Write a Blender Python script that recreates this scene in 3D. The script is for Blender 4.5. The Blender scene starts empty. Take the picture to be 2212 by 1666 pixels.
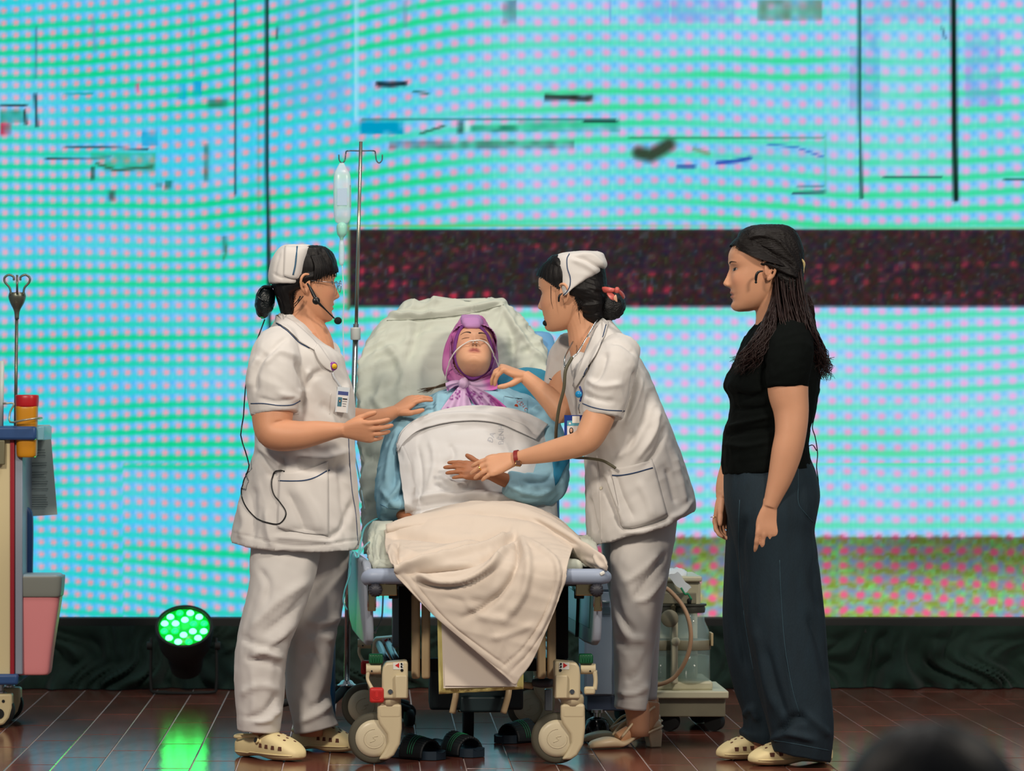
import bpy, bmesh, math, random
import numpy as np
from mathutils import Vector, Matrix
from mathutils.bvhtree import BVHTree

SC = bpy.context.scene
COL = SC.collection
# ---------------------------------------------------------------- camera
# long lens on the hall floor, stage front about 11 m away; x right, y into the stage, z up (stage floor = 0)
F, CX, CY, EYE = 7600.0, 800.0, 880.0, 1.116      # focal length and principal point in pixels of 2212 x 1666, eye height
IW, IH = 2212.0, 1666.0
cam_d = bpy.data.cameras.new('camera'); cam = bpy.data.objects.new('camera', cam_d); COL.objects.link(cam)
cam.location = (0, 0, EYE); cam.rotation_euler = (math.pi / 2, 0, 0)
cam_d.sensor_width = 36; cam_d.lens = 36 * F / IW
cam_d.shift_x = (IW / 2 - CX) / IW; cam_d.shift_y = (CY - IH / 2) / IW
cam_d.clip_start = 0.2; cam_d.clip_end = 100
cam_d.dof.use_dof = True; cam_d.dof.focus_distance = 11.4; cam_d.dof.aperture_fstop = 4.2
SC.camera = cam
# ---------------------------------------------------------------- world, stage lights, exposure
w = bpy.data.worlds.new('hall'); SC.world = w; w.use_nodes = True
w.node_tree.nodes['Background'].inputs[0].default_value = (0.82, 0.9, 1.0, 1)
w.node_tree.nodes['Background'].inputs[1].default_value = 0.2
def area(name, loc, target, size, power, col):
    l = bpy.data.lights.new(name, 'AREA'); l.energy = power; l.size = size; l.color = col
    o = bpy.data.objects.new(name, l); COL.objects.link(o); o.location = loc
    o.rotation_euler = (Vector(target) - Vector(loc)).to_track_quat('-Z', 'Y').to_euler()
    return o
area('stage_light_left', (-2.2, 6.6, 4.0), (0.2, 11.4, 0.7), 0.7, 196, (1.0, 0.88, 0.74))
area('stage_light_right', (3.2, 6.8, 4.0), (0.6, 11.4, 0.6), 0.7, 166, (1.0, 0.89, 0.75))
area('stage_light_top', (0.5, 10.5, 5.4), (0.4, 11.6, 0.6), 1.0, 86, (1.0, 0.94, 0.86))
SC.view_settings.view_transform = 'Standard'; SC.view_settings.look = 'None'
SC.view_settings.exposure = 0.0; SC.view_settings.gamma = 1.0; SC.view_settings.use_curve_mapping = False
SC.cycles.max_bounces = 8

# ---------------------------------------------------------------- helpers
def P(px, py, d):
    return Vector(((px - CX) * d / F, d, EYE - (py - CY) * d / F))
def lin(c):
    c = np.asarray(c, float) / 255.0
    return np.where(c <= 0.04045, c / 12.92, ((c + 0.055) / 1.055) ** 2.4)
def rgba(c): return tuple(lin(c)) + (1.0,)

def hash3(i, j, k, s):
    h = (i * 374761393 + j * 668265263 + k * 2147483647 + s * 974711) & 0xffffffff
    h = ((h ^ (h >> 13)) * 1274126177) & 0xffffffff
    return ((h ^ (h >> 16)) & 0xffff) / 32768.0 - 1.0
def vnoise(p, s=0):
    p = np.asarray(p, float); i = np.floor(p).astype(np.int64); f = p - i; f = f * f * (3 - 2 * f)
    r = 0
    for a in (0, 1):
        for b in (0, 1):
            for c in (0, 1):
                wgt = (f[:, 0] if a else 1 - f[:, 0]) * (f[:, 1] if b else 1 - f[:, 1]) * (f[:, 2] if c else 1 - f[:, 2])
                r = r + wgt * hash3(i[:, 0] + a, i[:, 1] + b, i[:, 2] + c, s)
    return r
def fbm(p, s=0, o=3):
    r = 0; a = 1.0
    for k in range(o):
        r = r + a * vnoise(p, s + k); p = np.asarray(p) * 2.03; a *= 0.5
    return r
def sst(a, b, x):
    t = np.clip((x - a) / (b - a), 0, 1); return t * t * (3 - 2 * t)

def crom(keys, sub):
    """Catmull-Rom through rows of numbers"""
    k = np.asarray(keys, float); n = len(k)
    if n < 3 or sub <= 1:
        out = [k[0]]
        for i in range(n - 1):
            for s in range(1, sub + 1): out.append(k[i] + (k[i + 1] - k[i]) * s / sub)
        return np.array(out)
    out = []
    for i in range(n - 1):
        p0 = k[max(i - 1, 0)]; p1 = k[i]; p2 = k[i + 1]; p3 = k[min(i + 2, n - 1)]
        if i == 0: p0 = 2 * p1 - p2
        if i == n - 2: p3 = 2 * p2 - p1
        for s in range(sub):
            t = s / sub
            out.append(0.5 * ((2 * p1) + (p2 - p0) * t + (2 * p0 - 5 * p1 + 4 * p2 - p3) * t * t + (3 * p1 - p0 - 3 * p2 + p3) * t ** 3))
    out.append(k[-1])
    return np.array(out)

class G:
    """a bag of vertices and faces"""
    def __init__(s): s.v = []; s.f = []; s.n = 0
    def add(s, v, f):
        v = np.asarray(v, float).reshape(-1, 3)
        s.v.append(v); s.f.extend([tuple(i + s.n for i in q) for q in f]); s.n += len(v); return s
    def V(s): return np.concatenate(s.v) if s.v else np.zeros((0, 3))
    def setV(s, v): s.v = [v]
    def rings(s, R, capa=True, capb=True, closed=True):
        R = np.asarray(R, float); m, n = R.shape[:2]; f = []
        for i in range(m - 1):
            for j in range(n if closed else n - 1):
                k = (j + 1) % n
                f.append((i * n + j, i * n + k, (i + 1) * n + k, (i + 1) * n + j))
        v = R.reshape(-1, 3)
        if closed and capa:
            v = np.vstack([v, R[0].mean(0)]); c = len(v) - 1
            f += [(c, (j + 1) % n, j) for j in range(n)]
        if closed and capb:
            v = np.vstack([v, R[-1].mean(0)]); c = len(v) - 1; b = (m - 1) * n
            f += [(c, b + j, b + (j + 1) % n) for j in range(n)]
        return s.add(v, f)
    def tube(s, pts, r, n=8, sub=1, cap=True, flat=None):
        """tube along points; r number or list; flat=(vector, factor) squashes along a direction"""
        pts = np.array([tuple(p) for p in pts], float)
        rr = np.full(len(pts), r, float) if np.isscalar(r) else np.asarray(r, float)
        if sub > 1:
            k = crom(np.hstack([pts, rr[:, None]]), sub); pts, rr = k[:, :3], k[:, 3]
        T = np.gradient(pts, axis=0); T /= np.linalg.norm(T, axis=1)[:, None] + 1e-12
        a = np.array([0, 0, 1.0]) if abs(T[0][2]) < 0.9 else np.array([1.0, 0, 0])
        u = np.cross(T[0], a); u /= np.linalg.norm(u); R = []
        th = np.arange(n) * 2 * math.pi / n
        for i in range(len(pts)):
            u = u - T[i] * u.dot(T[i]); u /= np.linalg.norm(u) + 1e-12; w_ = np.cross(T[i], u)
            off = rr[i] * (np.cos(th)[:, None] * u + np.sin(th)[:, None] * w_)
            if flat is not None:
                fv = np.array(flat[0], float); fv /= np.linalg.norm(fv)
                off = off + (flat[1] - 1) * off.dot(fv)[:, None] * fv
            R.append(pts[i] + off)
        return s.rings(R, cap, cap)
    def lathe(s, prof, c, n=24, axis=(0, 0, 1)):
        ax = Vector(axis).normalized(); q = Vector((0, 0, 1)).rotation_difference(ax).to_matrix(); R = []
        for r, z in prof:
            R.append([tuple(Vector(c) + q @ Vector((r * math.cos(t), r * math.sin(t), z))) for t in [2 * math.pi * k / n for k in range(n)]])
        return s.rings(R)
    def box(s, c, size, rot=None):
        x, y, z = [k / 2 for k in size]; v = []
        for a in (-x, x):
            for b in (-y, y):
                for d in (-z, z):
                    p = Vector((a, b, d)); v.append(tuple(Vector(c) + (rot @ p if rot else p)))
        return s.add(v, [(0, 1, 3, 2), (4, 6, 7, 5), (0, 4, 5, 1), (2, 3, 7, 6), (0, 2, 6, 4), (1, 5, 7, 3)])
    def prism(s, poly, y0, y1, frame=None):
        """poly in (x, z) extruded along y; frame = (origin, X, Y, Z) vectors"""
        n = len(poly); v = [(x, y0, z) for x, z in poly] + [(x, y1, z) for x, z in poly]
        if frame:
            o, X, Y, Z = [Vector(k) for k in frame]; v = [tuple(o + X * a + Y * b + Z * c) for a, b, c in v]
        f = [tuple(range(n)), tuple(range(2 * n - 1, n - 1, -1))]
        f += [(i, i + n, (i + 1) % n + n, (i + 1) % n) for i in range(n)]
        return s.add(v, f)
    def ell(s, c, r, n=16, m=10, rot=None):
        R = []
        for i in range(1, m):
            ph = math.pi * i / m
            ring = []
            for k in range(n):
                t = 2 * math.pi * k / n
                p = Vector((r[0] * math.sin(ph) * math.cos(t), r[1] * math.sin(ph) * math.sin(t), -r[2] * math.cos(ph)))
                ring.append(tuple(Vector(c) + (rot @ p if rot else p)))
            R.append(ring)
        return s.rings(R)
    def grid(s, R):
        """open sheet from an (m, n, 3) array"""
        return s.rings(R, closed=False)

ORG = {}
def mesh_of(g):
    me = bpy.data.meshes.new('m'); me.from_pydata([tuple(p) for p in g.V()], [], g.f); me.update(); return me
def place(name, me, mat, parent=None, smooth=True, org=None):
    n = len(me.vertices); v = np.empty(n * 3); me.vertices.foreach_get('co', v); v = v.reshape(-1, 3)
    if org is None:
        lo, hi = v.min(0), v.max(0); org = Vector(((lo[0] + hi[0]) / 2, (lo[1] + hi[1]) / 2, lo[2]))
    org = Vector(org)
    v -= np.array(org); me.vertices.foreach_set('co', v.ravel()); me.update()
    o = bpy.data.objects.new(name, me); COL.objects.link(o); me.name = name
    po = ORG[parent.name] if parent else Vector((0, 0, 0))
    o.location = org - po; o.parent = parent; ORG[o.name] = org
    for m_ in (mat if isinstance(mat, (list, tuple)) else [mat]): me.materials.append(m_)
    if smooth: me.polygons.foreach_set('use_smooth', [True] * len(me.polygons))
    return o
def mk(name, g, mat, parent=None, smooth=True, bevel=0, seg=2, sub=0, solid=0, auto=None):
    me = mesh_of(g)
    if bevel or auto is not None or not smooth:      # boxes: outward faces for sure
        bm = bmesh.new(); bm.from_mesh(me); bmesh.ops.recalc_face_normals(bm, faces=bm.faces); bm.to_mesh(me); bm.free()
    o = place(name, me, mat, parent, smooth)
    if bevel:
        b = o.modifiers.new('bevel', 'BEVEL'); b.width = bevel; b.segments = seg; b.limit_method = 'ANGLE'; b.angle_limit = 0.6
        b.harden_normals = False
    if solid:
        b = o.modifiers.new('solid', 'SOLIDIFY'); b.thickness = solid; b.offset = 0
    if sub:
        b = o.modifiers.new('sub', 'SUBSURF'); b.levels = sub; b.render_levels = sub
    if smooth and (bevel or auto is not None):
        me.set_sharp_from_angle(angle=auto if auto is not None else 0.7)
    return o
def tag(o, label=None, cat=None, group=None, kind=None):
    if label: o['label'] = label
    if cat: o['category'] = cat
    if group: o['group'] = group
    if kind: o['kind'] = kind
    return o
def thing(name, loc, label, cat, group=None):
    o = bpy.data.objects.new(name, None); COL.objects.link(o); o.empty_display_size = 0.05
    o.location = loc; ORG[o.name] = Vector(loc); return tag(o, label, cat, group)
def copy_tree(o, parent=None, shift=(0, 0, 0)):
    c = o.copy(); COL.objects.link(c); c.parent = parent; ORG[c.name] = ORG[o.name] + Vector(shift)
    if parent is None or parent.name == (o.parent.name if o.parent else ''): c.location = Vector(o.location) + Vector(shift)
    for ch in o.children: copy_tree(ch, c) if False else _cc(ch, c, shift)
    return c
def _cc(ch, par, shift):
    d = ch.copy(); COL.objects.link(d); d.parent = par; ORG[d.name] = ORG[ch.name] + Vector(shift)
    for g_ in ch.children: _cc(g_, d, shift)

# ---------------------------------------------------------------- materials
MATS = {}
def mat(name, col, rough=0.6, metal=0.0, var=0.0, vscale=20, bump=0.0, bscale=200, spec=0.5, coat=0.0, trans=0.0, ior=1.45,
        emit=None, estr=0.0, col2=None, attr=None, stretch=None, sss=0.0, alpha=1.0, sheen=0.0):
    if name in MATS: return MATS[name]
    m = bpy.data.materials.new(name); m.use_nodes = True; nt = m.node_tree; b = nt.nodes['Principled BSDF']
    L = nt.links.new; N = nt.nodes.new
    b.inputs['Base Color'].default_value = rgba(col); b.inputs['Roughness'].default_value = rough; b.inputs['Metallic'].default_value = metal
    b.inputs['Specular IOR Level'].default_value = spec; b.inputs['Coat Weight'].default_value = coat; b.inputs['Coat Roughness'].default_value = 0.08
    b.inputs['Transmission Weight'].default_value = trans; b.inputs['IOR'].default_value = ior; b.inputs['Alpha'].default_value = alpha
    if sss: b.inputs['Subsurface Weight'].default_value = sss; b.inputs['Subsurface Radius'].default_value = (0.012, 0.004, 0.002)
    if sheen: b.inputs['Sheen Weight'].default_value = sheen
    if emit: b.inputs['Emission Color'].default_value = rgba(emit); b.inputs['Emission Strength'].default_value = estr
    src = None
    if attr:
        a = N('ShaderNodeVertexColor'); a.layer_name = attr; L(a.outputs[0], b.inputs['Base Color']); src = a.outputs[0]
    tc = N('ShaderNodeTexCoord'); mp = N('ShaderNodeMapping'); L(tc.outputs['Object'], mp.inputs[0])
    if stretch: mp.inputs['Scale'].default_value = stretch
    if var or col2:
        n = N('ShaderNodeTexNoise'); n.inputs['Scale'].default_value = vscale; n.inputs['Detail'].default_value = 5; L(mp.outputs[0], n.inputs[0])
        mx = N('ShaderNodeMix'); mx.data_type = 'RGBA'
        if col2:
            mx.inputs[6].default_value = rgba(col); mx.inputs[7].default_value = rgba(col2)
            r = N('ShaderNodeValToRGB'); r.color_ramp.elements[0].position = 0.38; r.color_ramp.elements[1].position = 0.62
            L(n.outputs[0], r.inputs[0]); L(r.outputs[0], mx.inputs[0])
        else:
            mx.blend_type = 'MULTIPLY'; mx.inputs[0].default_value = 1
            r = N('ShaderNodeMapRange'); r.inputs[1].default_value = 0.25; r.inputs[2].default_value = 0.75
            r.inputs[3].default_value = 1 - var; r.inputs[4].default_value = 1 + var * 0.3
            L(n.outputs[0], r.inputs[0]); cmb = N('ShaderNodeCombineColor')
            for k in range(3): L(r.outputs[0], cmb.inputs[k])
            L(cmb.outputs[0], mx.inputs[7])
            if src: L(src, mx.inputs[6])
            else: mx.inputs[6].default_value = rgba(col)
        L(mx.outputs[2], b.inputs['Base Color'])
    if bump:
        n2 = N('ShaderNodeTexNoise'); n2.inputs['Scale'].default_value = bscale; n2.inputs['Detail'].default_value = 3; L(mp.outputs[0], n2.inputs[0])
        bp = N('ShaderNodeBump'); bp.inputs['Strength'].default_value = bump; bp.inputs['Distance'].default_value = 0.004
        L(n2.outputs[0], bp.inputs['Height']); L(bp.outputs[0], b.inputs['Normal'])
    MATS[name] = m; return m
def paint(o, cols):
    """per-vertex colours (own colours of the thing: lips, print, nails)"""
    me = o.data; a = me.color_attributes.new('paint', 'FLOAT_COLOR', 'POINT')
    c = np.ones((len(me.vertices), 4)); c[:, :3] = cols; a.data.foreach_set('color', c.ravel())

# ---------------------------------------------------------------- lofts and surfaces
def rows_loft(rows, n=72, sub=6, ex=2.4, g=None, capa=True, capb=True):
    """rows of (py, left px, right px, depth, half depth[, hem tilt px across][, hem droop px toward the viewer])"""
    k = crom([tuple(r) + (0,) * (7 - len(r)) for r in rows], sub)
    th = np.arange(n) * 2 * math.pi / n; c, s_ = np.cos(th), np.sin(th)
    cc = np.sign(c) * np.abs(c) ** (2 / ex); ss = np.sign(s_) * np.abs(s_) ** (2 / ex)
    R = []
    for py, xl, xr, d, hd, tx, td in k:
        px = (xl + xr) / 2 + cc * (xr - xl) / 2; y = d + ss * hd
        yy = py + cc * tx / 2 - ss * td
        sc = d / F
        R.append(np.stack([(px - CX) * sc, y, EYE - (yy - CY) * sc], 1))
    g = g or G(); g.rings(np.array(R), capa, capb); return g
def proj(v):
    return np.stack([v[:, 0] * F / v[:, 1] + CX, CY - (v[:, 2] - EYE) * F / v[:, 1]], 1)
def normals(g):
    me = mesh_of(g); n = np.empty(len(me.vertices) * 3); me.vertices.foreach_get('normal', n); bpy.data.meshes.remove(me); return n.reshape(-1, 3)
def segdist(p, poly):
    best = np.full(len(p), 1e9); tt = np.zeros(len(p)); m = len(poly) - 1
    for i in range(m):
        a = np.array(poly[i], float); b = np.array(poly[i + 1], float); ab = b - a
        t = np.clip(((p - a) @ ab) / (ab @ ab + 1e-9), 0, 1); d = np.linalg.norm(p - a - t[:, None] * ab, axis=1)
        tt = np.where(d < best, (i + t) / m, tt); best = np.minimum(best, d)
    return best, tt
def folds(g, strokes=(), noise=(), front=True, seed=1):
    """press cloth folds into a surface: strokes = (polyline px, width px, height m); noise = (direction, length, width, amp)"""
    v = g.V(); n = normals(g); q = proj(v); d = np.zeros(len(v))
    if ((v - v.mean(0)) * n).sum() < 0: n = -n
    for poly, wd, am in strokes:
        if len(poly) > 2: poly = crom(poly, 5)
        ds, t = segdist(q, poly); fade = np.minimum(1, np.minimum(t, 1 - t) * 6 + 0.25)
        d += 1.5 * am * np.exp(-(ds / (wd * .85)) ** 2) * fade
    if front: d *= sst(0.15, -0.35, n[:, 1])
    for i, (dr, ln, wd, am) in enumerate(noise):
        dr = np.array(dr, float); dr /= np.linalg.norm(dr)
        al = v @ dr; pr = v - al[:, None] * dr
        c = pr / wd + (al / ln)[:, None] * dr + seed * 7.3
        k = vnoise(c, seed + i * 5); d += am * (1 - 2 * np.abs(k)) * 0.6 + am * 0.4 * vnoise(c * 2.1, seed + 9 + i)
    g.setV(v + n * d[:, None]); return g
def bvh(*objs):
    v = []; f = []
    for o in objs:
        k = len(v); og = ORG[o.name]
        v += [tuple(Vector(p.co) + og) for p in o.data.vertices]; f += [tuple(i + k for i in p.vertices) for p in o.data.polygons]
    return BVHTree.FromPolygons(v, f)
CAM = Vector((0, 0, EYE))
def hit(T, px, py, lift=0.0, dflt=11.2):
    d = (P(px, py, 10) - CAM).normalized(); h = T.ray_cast(CAM, d)
    if h[0] is None: return P(px, py, dflt) , Vector((0, -1, 0))
    n = h[1] if h[1].y < 0 else -h[1]
    return h[0] + n * lift, n
def on_line(T, poly, lift=0.001, step=6, dflt=11.2):
    poly = crom(poly, 6) if len(poly) > 2 else np.array(poly, float); out = []
    for i in range(len(poly) - 1):
        a, b = poly[i], poly[i + 1]; m = max(1, int(np.linalg.norm(b - a) / step))
        for k in range(m):
            p = a + (b - a) * k / m; out.append(hit(T, p[0], p[1], lift, dflt)[0])
    out.append(hit(T, poly[-1][0], poly[-1][1], lift, dflt)[0])
    return out
def remesh(g, vox, smooth=2, dec=None):
    """one continuous skin out of overlapping closed shapes"""
    me = mesh_of(g); o = bpy.data.objects.new('tmp', me); COL.objects.link(o)
    r = o.modifiers.new('r', 'REMESH'); r.mode = 'VOXEL'; r.voxel_size = vox; r.use_smooth_shade = True
    if smooth: s_ = o.modifiers.new('s', 'SMOOTH'); s_.iterations = smooth; s_.factor = 0.5
    if dec: d = o.modifiers.new('d', 'DECIMATE'); d.ratio = dec
    dg = bpy.context.evaluated_depsgraph_get(); dg.update(); m2 = bpy.data.meshes.new_from_object(o.evaluated_get(dg))
    bpy.data.objects.remove(o); bpy.data.meshes.remove(me)
    n = len(m2.vertices); v = np.empty(n * 3); m2.vertices.foreach_get('co', v)
    fs = [tuple(p.vertices) for p in m2.polygons]; bpy.data.meshes.remove(m2)
    out = G(); out.add(v.reshape(-1, 3), fs); return out

# ================================================================ the stage
M_tile = mat('glazed_brown_tile', (114, 64, 52), 0.14, var=0.35, vscale=9, bump=0.2, bscale=14, stretch=(1, 0.25, 1), spec=0.5)
nt = M_tile.node_tree
oi = nt.nodes.new('ShaderNodeObjectInfo'); hs = nt.nodes.new('ShaderNodeHueSaturation'); mr = nt.nodes.new('ShaderNodeMapRange')
mr.inputs[3].default_value = 0.75; mr.inputs[4].default_value = 1.15; bs = nt.nodes['Principled BSDF']; ln0 = bs.inputs['Base Color'].links[0].from_socket
nt.links.new(oi.outputs['Random'], mr.inputs[0]); nt.links.new(mr.outputs[0], hs.inputs['Value']); nt.links.new(ln0, hs.inputs['Color']); nt.links.new(hs.outputs[0], bs.inputs['Base Color'])
M_grout = mat('pale_grout', (214, 198, 196), 0.5, var=0.25, vscale=40)
M_black = mat('black_plastic', (17, 18, 19), 0.35)
M_dark = mat('matt_black', (20, 22, 22), 0.75)
M_steel = mat('chrome', (190, 190, 188), 0.16, 1.0)

g = G(); g.box((0.8, 12.35, -0.0335), (8.0, 3.7, 0.06)); floor = mk('floor', g, M_grout, smooth=False); tag(floor, 'glossy brown plank tile stage floor with pale joints', kind='structure')
TW, TL, Y0, XO = 0.142, 0.79, 10.53, -1.337
tm = None
rnd = random.Random(3)
for i in range(-9, 34):
    off = (i * 0.285) % 1.0 * TL
    x = XO + i * TW
    y = Y0 - TL + off
    k = 0
    while y < 14.18:
        a, b = max(y, 10.515), min(y + TL, 14.18); y += TL
        if b - a < 0.05: continue
        full = abs(b - a - TL) < 1e-6
        if full and tm is not None:
            o = bpy.data.objects.new('floor_tile', tm); COL.objects.link(o); o.parent = floor
            o.location = Vector((x, (a + b) / 2, -0.006)) - ORG['floor']
        else:
            g = G(); lx, ly = TW / 2 - 0.0017, (b - a) / 2 - 0.006; e = 0.0012
            vs = [(sx * (lx - q), sy * (ly - q) + (a + b) / 2, z) for q, z in ((0, -0.006), (0, -0.0012), (e, 0)) for sx, sy in ((-1, -1), (1, -1), (1, 1), (-1, 1))]
            vs = [(p[0] + x, p[1], p[2]) for p in vs]
            fs = [(8, 9, 10, 11)] + [(r * 4 + j, r * 4 + (j + 1) % 4, r * 4 + 4 + (j + 1) % 4, r * 4 + 4 + j) for r in (0, 1) for j in range(4)]
            g.add(vs, fs); o = mk('floor_tile', g, M_tile, floor, smooth=False)
            if full: tm = o.data
g = G(); g.box((0.8, 10.46, -0.33), (8.0, 0.1, 0.66)); tag(mk('trim_1', g, mat('stage_edge', (70, 42, 34), 0.4, var=0.3), smooth=False, bevel=0.006), 'brown stage front edge', kind='structure')
g = G(); g.box((0.8, 5.0, -0.69), (9, 11.1, 0.06)); tag(mk('floor_hall', g, mat('hall_floor', (92, 84, 78), 0.4, var=0.2, vscale=4), smooth=False), 'grey hall floor below the stage', kind='structure')
g = G(); g.box((0.8, 14.45, 2.0), (9.5, 0.1, 5.4)); tag(mk('wall_back', g, mat('back_wall', (52, 50, 50), 0.9, var=0.2), smooth=False), 'dark wall behind the screen', kind='structure')

# ---------------------------------------------------------------- LED video wall: picture with moire, stored per point of the panel
SY = 14.05
def screen_colors(px, py):
    n = len(px); z = np.zeros(n); p3 = np.stack([px / 260, py / 260, z], 1)
    sp = 26.2 + 9.3 * sst(0, 1250, px) + 0.9 * vnoise(p3 * 0.8, 40)
    col = np.interp(px, np.linspace(-900, 3100, 500), np.cumsum(8.016 / (26.2 + 9.3 * sst(0, 1250, np.linspace(-900, 3100, 500)))))
    col = col + 0.00045 * (py - 830) * sst(900, 1500, px) + 0.12 * vnoise(p3 * 1.3, 41)
    row = (py - 830 + 26 * vnoise(p3 * 0.55, 42)) / (27.4 + 6.8 * sst(-100, 1500, px))
    row = row + np.where((px > 268) & (py > 1000), 0.35, 0) + 0.10 * vnoise(p3 * 2.0, 43)
    u = (col + 0.5) % 1 - 0.5; v = (row + 0.5) % 1 - 0.5
    dot = np.exp(-((u / 0.27) ** 2 + (v / 0.25) ** 2) ** 1.3)
    dotl = np.exp(-(((u + 0.22) / 0.25) ** 2 + ((v + 0.24) / 0.2) ** 2))       # lilac rim, upper left of each dot
    blue = np.exp(-((((u - 0.5 + 0.5) % 1 - 0.5) / 0.30) ** 2)) * np.exp(-(((v + 0.22) / 0.24) ** 2))
    gl = np.exp(-((((v - 0.36 + 0.5) % 1 - 0.5) / 0.25) ** 2))                  # green line under each row
    rt = sst(450, 1300, px); lo = vnoise(p3 * 1.1, 44) * 0.5 + vnoise(p3 * 2.7, 45) * 0.5
    base = np.stack([66 + 56 * rt + 40 * lo, 208 + 12 * rt, 243 - 8 * lo], 1)
    def mixc(b, c, k): return b + (np.asarray(c) - b) * k[:, None]
    C = base
    C = mixc(C, (214, 240, 252), 0.4 * np.exp(-((((u - 0.5 + 0.5) % 1 - 0.5) / 0.13) ** 2)) * (0.25 + 0.75 * rt))      # pale joints between the dot columns
    C = mixc(C, (84, 178, 255), 0.8 * blue)
    gm = np.clip(0.62 + 0.1 * rt + 0.7 * vnoise(np.stack([px / 420, py / 75, z], 1), 46), 0.15 + 0.25 * rt, 1)
    C = mixc(C, np.stack([10 + 44 * rt, 212 + 8 * rt, 138 + 14 * rt + 20 * lo], 1), gl * gm)
    C = mixc(C, (196, 196, 255), 0.55 * dotl)
    pale = sst(640, 690, py) * sst(700, 900, px) + .6 * np.clip(vnoise(p3 * 0.9, 48), 0, 1); C = mixc(C, (196, 232, 250), np.clip(.22 * pale, 0, .4))
    dc = np.stack([np.full(n, 255.0), 160 + 14 * lo, 172 + 40 * rt + 28 * lo], 1)
    C = mixc(C, dc, np.clip(dot * (0.95 - 0.12 * rt), 0, 1))
    gridl = 0.5 + 0.5 * np.cos(2 * np.pi * px / 4.9 * 0.5); C = C * (0.985 + 0.02 * gridl)[:, None]
    # faint vertical picture structure
    for x0, x1, y0, y1, c, k in PATCH:
        e = 5.0
        m = np.clip((px - x0) / e + .5, 0, 1) * np.clip((x1 - px) / e + .5, 0, 1) * np.clip((py - y0) / e + .5, 0, 1) * np.clip((y1 - py) / e + .5, 0, 1)
        wob = 0.75 + 0.5 * vnoise(np.stack([px / 17, py / 17, z], 1), 51)
        C = mixc(C, c, m * np.clip(k * wob, 0, 1))
    for poly, wd, c, k in LINES:
        ds, t = segdist(np.stack([px, py], 1), poly)
        C = mixc(C, c, k * np.clip(1.4 - ds / wd, 0, 1))
    s1 = vnoise(np.stack([px / 9, py / 9, z], 1), 60); s2 = vnoise(np.stack([px / 15, py / 13, z], 1), 61); s3 = vnoise(np.stack([px / 8, py / 8, z], 1), 62)
    # dark band with red specks
    B = np.stack([50 + 12 * s1, 40 + 9 * s3, 44 + 12 * s2], 1)
    rk = np.clip(dot * 0.95 + 0.18 * s2, 0, 1) * (.55 + .6 * sst(540, 620, py)) * np.clip(0.45 + 0.9 * vnoise(np.stack([px / 200, py / 38, z], 1), 63), 0.05, 1)
    B = mixc(B, (186, 52, 74), np.clip(rk * (0.7 + 0.7 * s1), 0, 0.95)); B = mixc(B, (84, 92, 128), np.clip(s3 - 0.6, 0, 1)); B = mixc(B, (80, 84, 50), np.clip(s1 * s2 * 1.2 - 0.3, 0, 0.4))
    m = np.clip((px - 753) / 5, 0, 1) * np.clip((py - 494) / 4, 0, 1) * np.clip((665 - py) / 4, 0, 1)
    C = C + (B - C) * m[:, None]
    # flower-bed band at the foot of the picture
    B = np.stack([142 + 40 * s1, 172 + 34 * s3, 132 + 46 * s2], 1)
    B = mixc(B, (104, 146, 190), np.clip(0.7 * blue + 0.5 * s2, 0, 0.9)); B = mixc(B, (112, 150, 48), np.clip(gl * (0.4 + s1), 0, 0.9))
    B = mixc(B, (226, 92, 132), np.clip(dot * 1.1 + 0.2 * s2, 0, 0.95)); B = B * (0.82 + 0.25 * sst(1170, 1300, py) - 0.13 * sst(1800, 2000, px) * sst(1300, 1200, py))[:, None]
    m = np.clip((px - 1236) / 60, 0, 1) * np.clip((py - 1156 + 3 * s1) / 6, 0, 1)
    C = C + (B - C) * m[:, None]
    return np.clip(C, 0, 255)
K = (22, 30, 30)
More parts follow.
